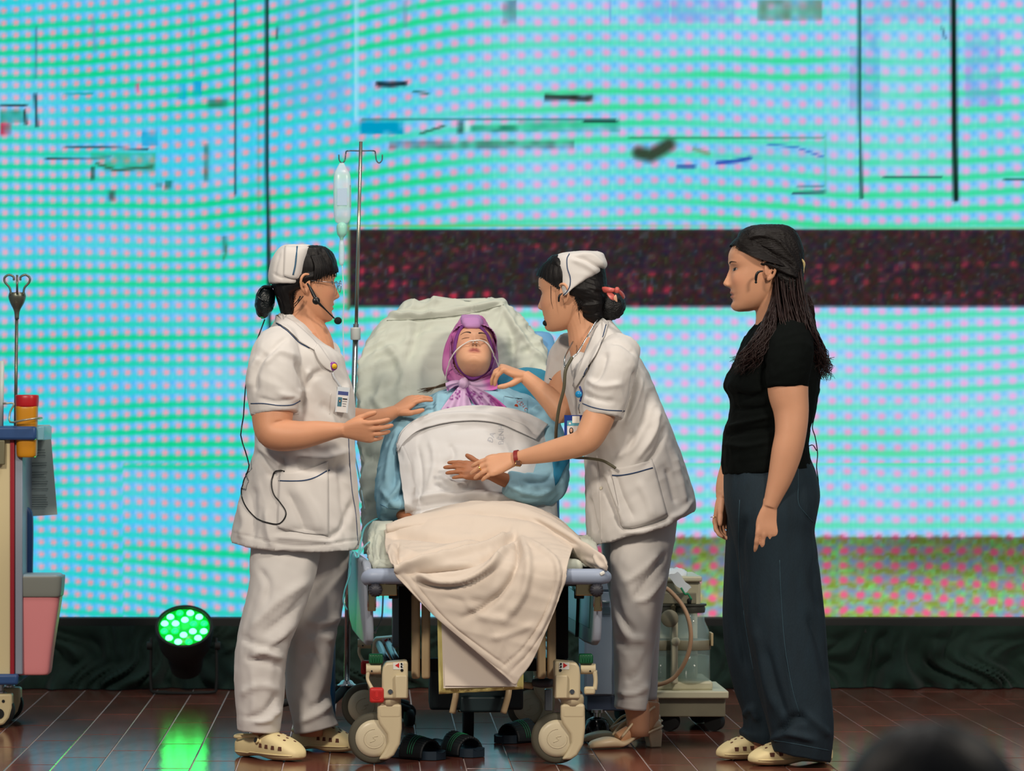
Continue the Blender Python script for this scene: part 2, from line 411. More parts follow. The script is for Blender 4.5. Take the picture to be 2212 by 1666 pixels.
PATCH = [(1380, 1445, 0, 50, (120, 150, 235), .35), (1450, 1588, 0, 48, (126, 150, 225), .45), (1636, 1776, 0, 44, (96, 140, 120), .75), (1086, 1116, 0, 52, (80, 110, 120), .55),
  (600, 752, 0, 240, (110, 160, 220), .28), (1860, 2050, 0, 44, (150, 150, 210), .3), (1835, 1860, 100, 240, (80, 130, 200), .4), (1862, 1900, 40, 240, (90, 140, 220), .35),
  (2085, 2160, 60, 230, (120, 130, 225), .35), (306, 341, 284, 314, (0, 150, 205), 1), (384, 402, 180, 214, (10, 165, 225), 1), (418, 436, 176, 208, (10, 160, 220), 1),
  (0, 56, 238, 265, (20, 140, 110), .7), (0, 24, 266, 292, (190, 40, 70), .9), (196, 336, 330, 346, (30, 170, 90), .5), (225, 335, 346, 372, (40, 150, 90), .45),
  (778, 872, 262, 290, (0, 155, 195), 1.2), (988, 1002, 262, 288, (30, 40, 45), .9), (1004, 1014, 262, 284, (230, 235, 240), .9), (1018, 1120, 272, 286, (20, 110, 80), .75),
  (1120, 1340, 258, 286, (40, 160, 130), .5), (840, 1240, 304, 322, (60, 70, 70), .45), (1176, 1282, 204, 218, (40, 50, 40), .75), (814, 876, 176, 188, (20, 40, 50), .8),
  (760, 900, 0, 30, (150, 180, 240), .3), (870, 880, 0, 60, (100, 140, 170), .4), (440, 452, 310, 392, (60, 80, 60), .5), (448, 492, 214, 232, (50, 70, 60), .6),
  (1382, 1452, 306, 342, (44, 62, 48), .0), (1540, 1780, 312, 356, (120, 190, 220), .35), (294, 300, 180, 200, (250, 70, 120), .9), (196, 204, 360, 388, (30, 60, 40), .8), (234, 248, 412, 434, (50, 50, 40), .85),
  (480, 492, 510, 545, (40, 70, 50), .6), (335, 350, 394, 404, (10, 90, 60), .8), (356, 372, 390, 408, (10, 90, 60), .8), (1900, 2050, 50, 380, (170, 225, 240), .22), (1785, 1850, 0, 420, (160, 200, 245), .2)]
LINES = [([(577, -200), (577, 360), (583, 720)], 4.2, K, .95), ([(508, -200), (509, 420)], 3.0, (30, 80, 95), .85), ([(556, 120), (560, 480)], 3, (60, 130, 110), .3),
  ([(1856, -200), (1857, 250), (1861, 428)], 3.6, (22, 70, 62), .85), ([(2058, -200), (2062, 300), (2065, 430)], 6.5, (12, 34, 28), 1),
  ([(1910, 383), (2034, 382)], 2.4, (30, 90, 80), .8), ([(2170, 387), (2260, 387)], 2.4, (30, 90, 80), .8), ([(1714, 417), (1782, 415)], 3, (40, 60, 90), .85), ([(1720, 404), (1780, 402)], 1.6, (60, 120, 130), .6),
  ([(78, 60), (76, 170)], 2.5, (60, 90, 120), .5), ([(76, 205), (80, 272)], 3.5, (20, 50, 60), .9), ([(0, 226), (56, 228)], 2.4, K, .9), ([(54, 240), (56, 268)], 3, K, .85), ([(100, 342), (240, 340)], 2, K, .8),
  ([(140, 316), (320, 322)], 2.2, (40, 70, 80), .85), ([(210, 354), (250, 368), (330, 360)], 3.2, (50, 90, 60), .85), ([(200, 40), (206, 110)], 4, (120, 140, 190), .45), ([(410, 20), (420, 160)], 3, (100, 140, 170), .4),
  ([(816, 180), (845, 184), (876, 180)], 4.5, (18, 40, 50), .9), ([(895, 198), (925, 202)], 3, (30, 110, 100), .8), ([(1180, 208), (1270, 214)], 5, (36, 46, 40), .8),
  ([(780, 257), (1330, 258)], 1.6, (40, 130, 120), .7), ([(1262, 262), (1330, 262)], 3.4, (20, 50, 50), .85), ([(910, 288), (960, 272)], 3, (40, 80, 60), .7),
  ([(1380, 330), (1405, 336), (1430, 322), (1445, 312)], 15, (52, 66, 50), .95), ([(1500, 322), (1530, 332)], 5, (120, 150, 110), .7), ([(1550, 352), (1590, 348), (1620, 342)], 4.5, (30, 60, 170), .85),
  ([(1465, 360), (1500, 360)], 4, (30, 60, 150), .8), ([(1660, 312), (1720, 318), (1780, 340)], 2.5, (40, 90, 190), .6), ([(1360, 298), (1780, 296)], 2.2, (40, 140, 90), .7), ([(1782, 290), (1782, 420)], 2.5, (90, 190, 170), .6),
  ([(752, 480), (752, 668)], 4, (100, 120, 80), .8), ([(752, 488), (2300, 492)], 2.2, (110, 190, 100), .7), ([(140, 205), (200, 203)], 2.5, (0, 160, 150), .7), ([(490, 530), (484, 560)], 3, (60, 110, 60), .6),
  ([(1316, 0), (1318, 45)], 3, (110, 150, 220), .5), ([(2035, 60), (2042, 84)], 3, (60, 90, 120), .6), ([(600, 60), (598, 84)], 3, (60, 80, 90), .7), ([(770, 0), (770, 260)], 3.5, (200, 235, 250), .6), ([(2140, 160), (2142, 420)], 2, (90, 200, 170), .4)]
scr = thing('video_wall', (0.8, SY, 0), 'huge lit LED video wall showing a dotted cyan and pink picture', 'screen')
st = 5.0 * SY / F
xs = np.arange(-3.1, 4.3, st); zs = np.arange(0.279, 3.55, st)
XX, ZZ = np.meshgrid(xs, zs); V3 = np.stack([XX, np.full_like(XX, SY), ZZ], 2)
g = G(); g.rings(V3, closed=False)
M_scr = bpy.data.materials.new('led_picture'); M_scr.use_nodes = True; nt = M_scr.node_tree; nt.nodes.clear()
out = nt.nodes.new('ShaderNodeOutputMaterial'); em = nt.nodes.new('ShaderNodeEmission'); vc = nt.nodes.new('ShaderNodeVertexColor'); vc.layer_name = 'paint'
nt.links.new(vc.outputs[0], em.inputs[0]); nt.links.new(em.outputs[0], out.inputs[0]); em.inputs[1].default_value = 1.0
M_scr.cycles.emission_sampling = 'NONE'
pan = mk('lit_panel', g, M_scr, scr)
v = pan.data; cc_ = np.empty(len(v.vertices) * 3); v.vertices.foreach_get('co', cc_); cc_ = cc_.reshape(-1, 3) + np.array(ORG[pan.name])
q = proj(cc_); paint(pan, lin(screen_colors(q[:, 0], q[:, 1])))
g = G(); g.box((0.6, SY + 0.09, 1.92), (7.5, 0.16, 3.32)); mk('cabinet', g, M_dark, scr, smooth=False)
g = G(); g.box((0.6, SY + 0.02, 0.247), (7.5, 0.14, 0.062)); mk('bottom_frame', g, mat('frame_grey', (26, 27, 26), 0.6), scr, smooth=False, bevel=0.004)
# dark green cloth under the screen
n, m = 900, 26; R = []
for j in range(m):
    t = j / (m - 1); xs_ = np.linspace(-3.1, 4.3, n); zz = 0.245 * (1 - t) + 0.004
    c = np.stack([xs_ * 9, np.full(n, t * 1.2), np.zeros(n)], 1); c2 = np.stack([xs_ * 22 + 3 * vnoise(np.stack([xs_ * 3, np.full(n, t * 2), 0 * xs_], 1), 4), np.full(n, t * 2.5), np.zeros(n)], 1)
    y = 13.96 + (0.03 + 0.045 * t) * vnoise(c, 7) + 0.028 * (1 - 2 * np.abs(vnoise(c2, 8))) * (0.4 + t) - 0.05 * t ** 3
    R.append(np.stack([xs_, y, np.full(n, zz) + 0.012 * t * (1 - t) * vnoise(c2, 9)], 1))
g = G(); g.grid(R); tag(mk('stage_skirt', g, mat('green_cloth', (6, 38, 28), 0.85, var=0.3, vscale=30, sheen=0.1)), 'crumpled dark green cloth hanging below the video wall', 'curtain')

# ================================================================ hospital bed
M_cream = mat('cream_plastic', (206, 192, 158), 0.35, var=0.06, vscale=6)
M_creamd = mat('cream_metal', (196, 172, 134), 0.4, var=0.08)
M_hub = mat('hub_plastic', (205, 194, 165), 0.35)
M_tyre = mat('grey_olive_rubber', (76, 73, 60), 0.7)
M_red = mat('red_rubber', (196, 42, 40), 0.5)
M_green = mat('green_rubber', (10, 82, 48), 0.5)
M_bump = mat('blue_grey_plastic', (150, 162, 184), 0.45, var=0.05)
M_rail = mat('rail_grey_plastic', (150, 158, 172), 0.4, var=0.04)
M_teal = mat('teal_panel', (52, 110, 116), 0.3)
M_brass = mat('brassy_chrome', (190, 165, 120), 0.22, 1.0)
M_teald = mat('dark_teal_metal', (22, 40, 44), 0.45)
M_gmet = mat('grey_metal', (140, 148, 156), 0.3, 0.7)
M_white = mat('sticker_white', (226, 224, 216), 0.4)
M_redp = mat('red_print', (200, 30, 30), 0.5)
M_shell = mat('sky_blue_plastic', (96, 150, 196), 0.4)
M_sheet = mat('pale_sheet', (192, 197, 184), 0.85, var=0.05, vscale=9, bump=0.08, bscale=400, sheen=0.1)

bed = thing('hospital_bed', (0.33, 11.0, 0), 'hospital bed with raised backrest, cream castors and blue-grey foot bumper', 'bed')
PX = 11.0 / F                                   # one picture pixel at the bed's foot, in metres
def rbox(n_, c, s_, m_, par, bv=0.006, rot=None, seg=3):
    g = G(); g.box(c, s_, rot); return mk(n_, g, m_, par, bevel=bv, seg=seg)
def castor(X, Y, side, red=True):
    """side -1: levers on the left, +1 on the right; X, Y of the swivel pin"""
    k = PX; s_ = side
    L = lambda u, z: (X + s_ * u * k, z)          # u px outward from the pin
    Z = lambda py: EYE - (py - CY) * k
    g = G()
    g.prism([(X + s_ * a * k, Z(b)) for a, b in ((16, 1508), (16, 1455), (14, 1440), (8, 1430), (-38, 1426), (-40, 1432), (-40, 1508))][::-s_], Y - 0.045, Y + 0.045)
    c = mk('castor', g, M_cream, bed, bevel=0.007, seg=3)
    g = G(); g.prism([(X + s_ * a * k, Z(b)) for a, b in ((-12, 1506), (-12, 1456), (-38, 1456), (-38, 1506))][::-s_], Y - 0.058, Y - 0.04); mk('housing_panel', g, M_cream, c, bevel=0.004)
    g = G(); g.lathe([(0.036, Z(1524)), (0.037, Z(1506)), (0.034, Z(1500))], (X, Y, 0), 28); mk('collar', g, M_cream, c)
    wx = X - 33 * k
    ax = (0, -1, 0); W = (wx, Y + 0.004, 0.0812)
    g = G(); g.lathe([(0.058, -0.016), (0.072, -0.017), (0.079, -0.011), (0.0808, 0), (0.079, 0.011), (0.072, 0.017), (0.058, 0.016)], W, 48, ax); mk('tyre', g, M_tyre, c)
    g = G(); g.lathe([(0.059, -0.014), (0.059, 0.014), (0.0575, 0.019), (0.045, 0.024), (0.02, 0.027)], W, 40, ax); h = mk('wheel', g, M_hub, c)
    g = G()
    for a0, r0 in ((0.3, 0.03), (0.3, 0.024)):
        g.tube([(wx + r0 * math.cos(t) * 1.05, Y - 0.0222 + (0.03 - r0) * 0.1, 0.0812 + r0 * math.sin(t)) for t in np.linspace(a0 + 1.2, a0 + 6.4, 20)], 0.0011, 5)
    g.tube([(wx - .012, Y - .0235, .07), (wx + .004, Y - .0235, .078), (wx - .003, Y - .0235, .086), (wx + .012, Y - .0235, .09)], 0.0012, 5, 4); mk('moulded_mark', g, M_hub, c)
    f = [(-26, 1520), (26, 1520), (27, 1572), (23, 1606), (10, 1630), (-4, 1640), (-24, 1640), (-12, 1622), (-3, 1602), (-6, 1584), (-22, 1562), (-26, 1548)]
    g = G(); g.prism([(X + a * k, Z(b)) for a, b in f][::-1], Y - 0.034, Y - 0.006); g.box((X + 1 * k, Y, Z(1535)), (50 * k, 0.07, 32 * k)); mk('fork', g, M_cream, c, bevel=0.009, seg=4)
    g = G(); g.tube([L(18, 0)[0:1] + (Y - 0.005, Z(1445)), L(50, 0)[0:1] + (Y - 0.005, Z(1445))], 11.5 * k, 20)
    mk('lever_hinge', g, M_cream, c, auto=0.6)
    g = G(); g.lathe([(3.2 * k, -0.0005), (3.2 * k, 0.0015)], (L(-27, 0)[0], Y - 0.0455, Z(1446)), 14, ax); mk('dark_hole', g, M_black, c, auto=0.6)
    g = G(); g.lathe([(2 * k, -0.0005), (2 * k, 0.001)], (L(38, 0)[0], Y - 0.0215, Z(1449)), 10, ax); mk('dark_hole', g, M_black, c, auto=0.6)
    g = G(); g.lathe([(5.2 * k, 0), (5.2 * k, 0.003), (3.4 * k, 0.003), (3.4 * k, 0.0015), (1.6 * k, 0.0015), (1.6 * k, 0.004)], (L(-2, 0)[0], Y - 0.0455, Z(1492)), 20, ax); mk('bolt', g, M_steel, c, auto=0.5)
    if red:
        g = G(); g.tube([(L(45, 0)[0], Y - .012, Z(1448)), (L(47, 0)[0], Y - .014, Z(1466)), (L(40, 0)[0], Y - .02, Z(1482)), (L(33, 0)[0], Y - .026, Z(1494))], [.007, .0055, .006, .008], 10, 5); mk('lever', g, M_cream, c)
        cx_, cz_ = L(27, 0)[0], Z(1500); g = G(); g.box((cx_, Y - .034, cz_), (31 * k, .032, 33 * k)); p_ = mk('brake_pedal', g, M_red, c, bevel=0.008, seg=4); p_['label'] = 'red brake pedal'
        g = G()
        for r in (0.006, 0.0105, 0.015): g.tube([(cx_ - r, Y - .0505, cz_ + .016), (cx_ - r, Y - .0505, cz_ + .002), (cx_ - r * .7, Y - .0505, cz_ - r * .55), (cx_, Y - .0505, cz_ - r * .8), (cx_ + r * .7, Y - .0505, cz_ - r * .55), (cx_ + r, Y - .0505, cz_ + .002), (cx_ + r, Y - .0505, cz_ + .016)], 0.0012, 5, 3)
        mk('pedal_ridge', g, M_red, c)
    else:
        g = G(); g.tube([(L(48, 0)[0], Y - .012, Z(1448)), (L(50, 0)[0], Y - .014, Z(1470)), (L(48, 0)[0], Y - .016, Z(1490))], [.008, .007, .0075], 10, 5); mk('lever', g, M_cream, c)
        g = G(); g.box((L(37, 0)[0], Y - .016, Z(1491)), (24 * k, .02, 17 * k)); mk('brake_pedal', g, M_cream, c, bevel=0.006)
    cx_, cz_ = L(29, 0)[0], Z(1423); g = G(); g.box((cx_, Y - .004, cz_), (31 * k, .045, 21 * k)); p_ = mk('release_pedal', g, M_green, c, bevel=0.006, seg=3); p_['label'] = 'dark green release pedal'
    g = G()
    for a in (-9, -3, 3, 9): g.tube([(cx_ + a * k, Y - .0268, cz_ + 9 * k), (cx_ + a * k * .8, Y - .0268, cz_ - 6 * k)], 0.0013, 5)
    mk('pedal_ridge', g, M_green, c)
    g = G(); g.box((L(-19, 0)[0], Y - 0.0455, Z(1437)), (22 * k, 0.0016, 15 * k)); mk('sticker', g, M_white, c, bevel=0.001)
    tx = L(-17, 0)[0]; g = G(); g.prism([(tx - s_ * 4 * k - 0, Z(1430)), (tx - s_ * 4 * k, Z(1441)), (tx + s_ * 5 * k, Z(1435.5))], Y - 0.0472, Y - 0.046); mk('red_arrow', g, M_redp, c, smooth=False)
    g = G()
    for a, b in ((-26, 1432), (-26, 1438)): g.box((L(a, 0)[0], Y - 0.0466, Z(b)), (3.6 * k, 0.001, 3.6 * k)); g.box((L(a - 1, 0)[0], Y - 0.0466, Z(b + 2.4)), (4.6 * k, 0.001, 1 * k))
    mk('sticker_print', g, M_black, c, smooth=False)
    return c
castor(0.0593, 11.0, -1, True); castor(0.631, 11.0, 1, False); castor(0.0288, 12.17, -1, True); castor(0.600, 12.17, 1, False)
# foot bumper
g = G(); g.tube([P(794, 1256, 10.93), P(798, 1247, 10.9), P(840, 1245, 10.89), P(1050, 1245, 10.89), P(1262, 1246, 10.89), P(1302, 1246, 10.9), P(1310, 1250, 10.93)], [.016, .0235, .0245, .0245, .0245, .0235, .014], 20, 5)
mk('foot_bumper', g, M_bump, bed)
g = G(); g.box(P(1301, 1239, 10.872), (.016, .012, .011), Matrix.Rotation(-.5, 3, 'Y')); mk('bumper_clip', g, M_white, bed, bevel=.003)
rbox('deck', (0.335, 11.42, .575), (.70, 1.0, .03), M_teald, bed)
rbox('deck_beam', (0.01, 11.45, .555), (.03, 1.0, .05), M_gmet, bed, .004); rbox('deck_beam', (0.66, 11.45, .555), (.03, 1.0, .05), M_gmet, bed, .004)
for s_, xs_ in ((-1, (800, 858, 803, 811)), (1, (1300, 1243, 1291, 1289))):
    a, b, c_, kx = xs_
    g = G(); g.box((P(a, 0, 10.93).x * .5 + P(b, 0, 10.93).x * .5, 10.93, P(0, 1274, 10.93).z), (abs(a - b) * PX, .022, 26 * PX)); mk('rail_bracket', g, M_brass, bed, bevel=.003)
    g = G(); g.box((P(c_, 0, 10.925).x, 10.925, P(0, 1296, 10.925).z), (18 * PX, .03, 48 * PX)); mk('bracket_post', g, M_brass, bed, bevel=.003)
    g = G(); x0 = P(c_ - s_ * -9 * 1, 0, 10.9).x
    for q in (-8, 8): g.tube([(P(c_ + q, 0, 10.91).x, 10.906, P(0, 1312, 10.91).z), (P(c_ + q, 0, 10.91).x, 10.903, P(0, 1250, 10.91).z), (P(c_ + q + 5, 0, 10.91).x, 10.91, P(0, 1236, 10.91).z)], .0026, 8, 4)
    mk('chrome_wire', g, M_steel, bed)
    g = G(); kc = P(kx, 1275, 10.885); R = []
    for q in np.linspace(-1, 1, 13):
        ph = q * math.pi / 2 * .97; rr = .0215 * math.cos(ph)
        R.append([(kc.x + rr * math.cos(t) * (1 + .05 * math.cos(12 * t)), kc.y + .018 * math.sin(ph), kc.z + rr * math.sin(t) * (1 + .05 * math.cos(12 * t))) for t in np.linspace(0, 2 * math.pi, 73)[:-1]])
    g.rings(R); mk('knob', g, mat('dark_grip', (52, 52, 60), 0.5), bed)
    rbox('bracket_foot', P(b + s_ * 8, 1283, 10.95), (.03, .03, .03), M_dark, bed, .003)
# side rails, folded down
def rail(xn, xf, lean, win):
    ny, fy = 10.955, 11.86
    def at(t, z): return Vector((xn + (xf - xn) * t + lean * (0.62 - z), ny + (fy - ny) * t, z))
    n_ = 14; out_ = []
    prof = [(0.0, .615), (.04, .632), (.1, .636), (.9, .636), (.97, .628), (1, .6), (1, .44), (.96, .40), (.8, .372), (.3, .366), (.08, .37), (.02, .385), (0.0, .42)]
    d = Vector((fy - ny, -(xf - xn), 0)).normalized() * .013
    v = [tuple(at(t, z) - d) for t, z in prof] + [tuple(at(t, z) + d) for t, z in prof]; n = len(prof)
    g = G(); g.add(v, [tuple(range(n)), tuple(range(2 * n - 1, n - 1, -1))] + [(i, i + n, (i + 1) % n + n, (i + 1) % n) for i in range(n)])
    r = mk('side_rail', g, M_rail, bed, bevel=.009, seg=4)
    g = G(); w_ = [(.1, .59), (.9, .59), (.9, .45), (.8, .42), (.12, .42)] if win else [(.3, .575), (.42, .575), (.42, .44), (.3, .44)]
    sg = -1 if win else 1
    v = [tuple(at(t, z) + d * sg * .7) for t, z in w_] + [tuple(at(t, z) + d * sg * 1.12) for t, z in w_]; n = len(w_)
    g.add(v, [tuple(range(n)), tuple(range(2 * n - 1, n - 1, -1))] + [(i, i + n, (i + 1) % n + n, (i + 1) % n) for i in range(n)])
    mk('rail_window' if win else 'rail_slot', g, M_teal if win else M_rail, r, bevel=.002)
    if win:
        for t in (.45,):
            g = G(); g.tube([at(t, .6) + d * sg * 1.3, at(t - .02, .5) + d * sg * 1.3, at(t, .375) + d * sg * 1.3], .006, 8, 5); mk('rail_seam', g, M_teald, r)
    return r
rail(-0.008, -0.066, 0.03, False); rail(.712, .66, -.02, True)
# lift columns, base
for c_ in (898, 920, 1169, 1191): rbox('lift_bar', (P(c_, 0, 11.12).x, 11.12, P(0, 1374, 11.12).z), (19 * PX, .05, 186 * PX), M_creamd, bed, .008)
for c_ in (876, 1212): rbox('lift_column', (P(c_, 0, 11.3).x, 11.3, P(0, 1340, 11.3).z), (30 * PX, .06, 170 * PX), M_dark, bed, .004)
for c_, yy in ((855, 11.95), (1196, 11.95)): rbox('upright', (P(c_, 0, yy).x, yy, .43), (.026, .03, .26), M_gmet, bed, .004)
for x0, x1 in ((.075, .045), (.612, .583)):
    for q in (-.016, .016):
        g = G(); g.tube([(x0 + q, 11.05, .3), (x1 + q, 12.13, .3)], .0125, 10); mk('base_beam', g, M_gmet, bed)
rbox('motor_box', (P(1027, 0, 11.4).x, 11.4, P(0, 1484, 11.4).z), (208 * PX, .22, 92 * PX), M_teald, bed, .01)
rbox('motor_box', (P(1043, 0, 11.34).x, 11.34, P(0, 1518, 11.34).z), (104 * PX, .14, 36 * PX), M_teald, bed, .008)
rbox('cross_beam', (.34, 11.3, .29), (.50, .05, .04), M_dark, bed, .004)
for a, b in ((985, 977), (1098, 1087)):
    g = G(); g.tube([P(a + 2, 1470, 11.22), P(a, 1500, 11.2), P((a + b) / 2, 1522, 11.2), P(b, 1541, 11.2)], .0105, 12, 4); mk('foot_bar', g, M_creamd, bed)
g = G(); g.lathe([(.018, -.01), (.034, -.006), (.036, .004), (.034, .014), (.02, .017)], P(1173, 1478, 11.2), 20); mk('foot_pedal', g, mat('grey_rubber', (74, 76, 82), .6), bed).scale = (1, 1.6, 1)
g = G(); g.tube([P(1120, 1478, 11.22), P(1150, 1482, 11.2)], .011, 10); mk('pedal_arm', g, M_creamd, bed)
rbox('pedal_post', P(1185, 1512, 11.35), (.024, .03, .07), M_gmet, bed, .003)
g = G(); W = (P(1011, 0, 11.78).x, 11.78, .074); g.lathe([(.03, -.018), (.066, -.018), (.074, -.012), (.074, .012), (.066, .018), (.03, .018)], W, 36, (1, 0, 0)); mk('centre_wheel', g, M_dark, bed)
g = G(); g.box((P(1030, 0, 11.75).x, 11.75, P(0, 1536, 11.75).z), (.125, .06, .006)); g.box((P(990, 0, 11.75).x, 11.75, P(0, 1531, 11.75).z), (.005, .06, .02)); g.box((P(1071, 0, 11.75).x, 11.75, P(0, 1531, 11.75).z), (.005, .06, .02)); mk('wheel_bracket', g, M_creamd, bed, smooth=False)
# mattress and backrest
def bd(py): return 12.28 - (py - 652) * .48 / 528
g = G(); g.box((.335, 11.41, .615), (.66, .86, .05)); o = mk('mattress', g, M_sheet, bed, bevel=.022, seg=4)
g = rows_loft([(716, 1080, 1172, 12.27, .02), (722, 1020, 1190, 12.27, .03), (750, 900, 1199, 12.25, .035), (850, 820, 1202, 12.16, .035), (1000, 800, 1207, 12.03, .035), (1150, 800, 1209, 11.9, .035)], 40, 4, 4)
mk('backrest_shell', g, M_shell, bed)
rws = [(650, 915, 1050), (653, 884, 1084), (662, 868, 1098), (678, 852, 1113), (700, 828, 1132), (722, 806, 1152), (745, 791, 1168), (780, 778, 1179), (830, 776, 1184), (900, 778, 1187), (1000, 781, 1190), (1100, 786, 1195), (1190, 792, 1200)]
g = rows_loft([(a, b, c_, bd(a) - .0, .045) for a, b, c_ in rws], 200, 10, 5)
folds(g, [([(840, 693), (900, 690), (1000, 680), (1085, 660)], 3, -.009), ([(840, 684), (900, 681), (1000, 671), (1085, 652)], 6, .010), ([(905, 700), (890, 760), (850, 830)], 10, -.010), ([(960, 690), (940, 760), (915, 830)], 8, -.010),
   ([(1085, 664), (1120, 720), (1180, 790)], 7, .010), ([(1100, 700), (1110, 760), (1100, 830)], 9, -.010), ([(800, 860), (840, 900), (900, 940)], 9, .010), ([(785, 980), (830, 1000), (870, 990)], 10, -.014), ([(785, 1040), (840, 1030), (870, 1060)], 9, .014), ([(785, 1090), (830, 1080)], 8, -.014),
   ([(930, 690), (925, 720)], 4, -.007), ([(985, 684), (990, 712)], 4, -.007), ([(1040, 676), (1050, 700)], 4, -.007), ([(830, 740), (870, 800), (860, 880)], 12, .010)],
   [((.35, 0, 1), .3, .045, .014), ((1, 0, .5), .2, .03, .010)], seed=3)
mk('backrest_mattress', g, M_sheet, bed)
T_back = bvh(bpy.data.objects['backrest_mattress'])
g = G(); g.tube(on_line(T_back, [(836, 693), (900, 690), (1000, 680), (1088, 659)], .001), .0013, 5); mk('seam', g, mat('seam_grey', (128, 132, 120), .9), bed)

# turquoise pillow at the patient's shoulder
g = G(); g.ell(P(1138, 845, 12.03), (.115, .05, .075), 40, 24, Matrix.Rotation(.12, 3, 'Y')); folds(g, [([(1090, 815), (1140, 800), (1195, 815)], 6, .006), ([(1100, 840), (1150, 825)], 8, -.006)], [((1, 0, .3), .15, .04, .006)], seed=5)
tag(mk('pillow', g, mat('turquoise_cloth', (62, 146, 176), .85, var=.1)), 'turquoise pillow tucked behind the patient against the raised backrest', 'pillow')

# ================================================================ things under and beside the bed
def sandal(px, py, d, yaw, label):
    o = thing('sandal', P(px, py, d) * 1, label, 'sandal', 'sandals under the bed'); c0 = P(px, py, d); c0.z = 0; o.location = c0; ORG[o.name] = c0
    R = Matrix.Rotation(yaw, 3, 'Z')
    prof = [(-.13, .026), (-.12, .036), (-.06, .037), (0, .035), (.06, .044), (.105, .042), (.13, .024)]
    k = crom(prof, 6); top = []; bot = []
    g = G(); rings = []
    for x, w_ in k:
        zt = .024 + .012 * sst(.0, -.13, np.array(x)) ; rings.append([tuple(c0 + R @ Vector((x, y, z))) for y, z in ((-w_, .002), (-w_, zt + .005), (-w_ * .8, zt), (w_ * .8, zt), (w_, zt + .005), (w_, .002))])
    g.rings(rings); mk('sole', g, mat('navy_foam', (16, 34, 48), .6), o, auto=.8)
    g = G(); rr = []
    for x, h in zip(np.linspace(.0, .09, 12), np.linspace(.062, .048, 12)):
        rr.append([tuple(c0 + R @ Vector((x, math.cos(t) * .049, .012 + math.sin(t) * (h + .002 * math.cos(t * 30))))) for t in np.linspace(-.1, math.pi + .1, 60)])
    g.grid(rr); st_ = mk('strap', g, mat('dark_foam', (14, 20, 24), .6), o, solid=.006)
    g = G()
    for x in (.034, .043, .052):
        h = .0665 - (x / .09) * .014
        g.tube([tuple(c0 + R @ Vector((x, math.cos(t) * .0525, .012 + math.sin(t) * h))) for t in np.linspace(.1, math.pi - .1, 24)], .0013, 5)
    mk('green_stripe', g, mat('green_stripe', (30, 120, 80), .5), st_)
sandal(884, 1632, 11.2, math.radians(-40), 'dark sandal with green stripes half hidden by the left front bed wheel')
sandal(978, 1618, 11.3, math.radians(-52), 'dark sandal with green stripes lying in the middle under the bed')
sandal(1140, 1588, 11.75, math.radians(-140), 'dark sandal behind the right front bed wheel')
ft = thing('foot_switch', Vector((P(1290, 0, 11.82).x, 11.82, 0)), 'glossy black round foot switch behind the right bed wheel', 'foot switch')
g = G(); g.lathe([(.044, 0), (.046, .02), (.044, .045), (.034, .066), (.015, .076)], ft.location, 32); mk('shell', g, mat('gloss_black', (10, 11, 13), .15), ft)
g = G(); g.lathe([(.012, .07), (.012, .088), (.02, .09), (.02, .1)], ft.location, 20); mk('cap', g, M_steel, ft, auto=.6)
# document pouch hanging at the foot of the bed
dp = thing('document_pouch', P(1038, 1500, 10.93), 'gold-edged document pouch with white papers hanging under the blanket', 'pouch')
def slab(name, poly, d, th, m_, par, z=0):
    v0 = [P(a, b, d) for a, b in poly]; v = [tuple(p) for p in v0] + [tuple(p + Vector((0, th, 0))) for p in v0]; n = len(poly)
    g = G(); g.add(v, [tuple(range(n)), tuple(range(2 * n - 1, n - 1, -1))] + [(i, i + n, (i + 1) % n + n, (i + 1) % n) for i in range(n)]); return mk(name, g, m_, par, smooth=False)
R = []
for j in range(24):
    t = j / 23; ring = []
    for i in range(40):
        u = i / 39; a = 943 + 5 * t + u * (188 - 5 * t); b = 1255 + t * (245 - 11 * u)
        p = P(a, b, 10.935); p.y += .004 * math.sin(9 * u + 6 * t) * t + .003 * math.sin(40 * u) * t + .0015 * math.sin(33 * t + 5 * u); ring.append(p)
    R.append(ring)
g = G(); g.grid([[tuple(p) for p in r] for r in R]); mk('gold_film', g, mat('gold_film', (214, 202, 128), .16, .15, bump=.5, bscale=40), dp, solid=.002)
slab('paper', [(951, 1260), (958, 1487), (1117, 1484), (1112, 1260)], 10.925, .001, mat('paper', (226, 214, 200), .8), dp)
slab('paper', [(956, 1260), (961, 1482), (1113, 1483), (1120, 1260)], 10.921, .001, mat('paper', (226, 214, 200), .8), dp)

# ================================================================ drip stand
M_pole = mat('brushed_steel', (168, 166, 150), .28, .9)
iv = thing('drip_stand', Vector((P(745, 0, 12.4).x, 12.4, 0)), 'steel drip stand with an infusion bag beside the bed', 'drip stand')
g = G(); g.tube([P(779.5, 306, 12.35), P(769, 720, 12.35)], .0062, 12); mk('upper_pole', g, M_pole, iv)
g = G(); g.tube([P(769, 700, 12.35), P(752, 1240, 12.38), P(749, 1478, 12.4)], .0105, 14); mk('lower_pole', g, M_steel, iv)
g = G(); c_ = P(768, 721, 12.35); g.lathe([(.016, -.022), (.018, -.018), (.018, .018), (.015, .022)], c_, 20); mk('height_clamp', g, mat('clamp_grey', (190, 192, 190), .4), iv, auto=.6)
for s_ in (-1, 1):
    x = 779; g = G(); g.tube([P(x, 326, 12.35), P(x + s_ * 28, 326, 12.35), P(x + s_ * 32, 332, 12.33), P(x + s_ * 34, 346, 12.32), P(x + s_ * 40, 352, 12.32), P(x + s_ * 46, 346, 12.32), P(x + s_ * 47, 334, 12.32)], .0024, 8, 4); mk('hook', g, mat('gun_metal', (86, 100, 104), .35, .8), iv)
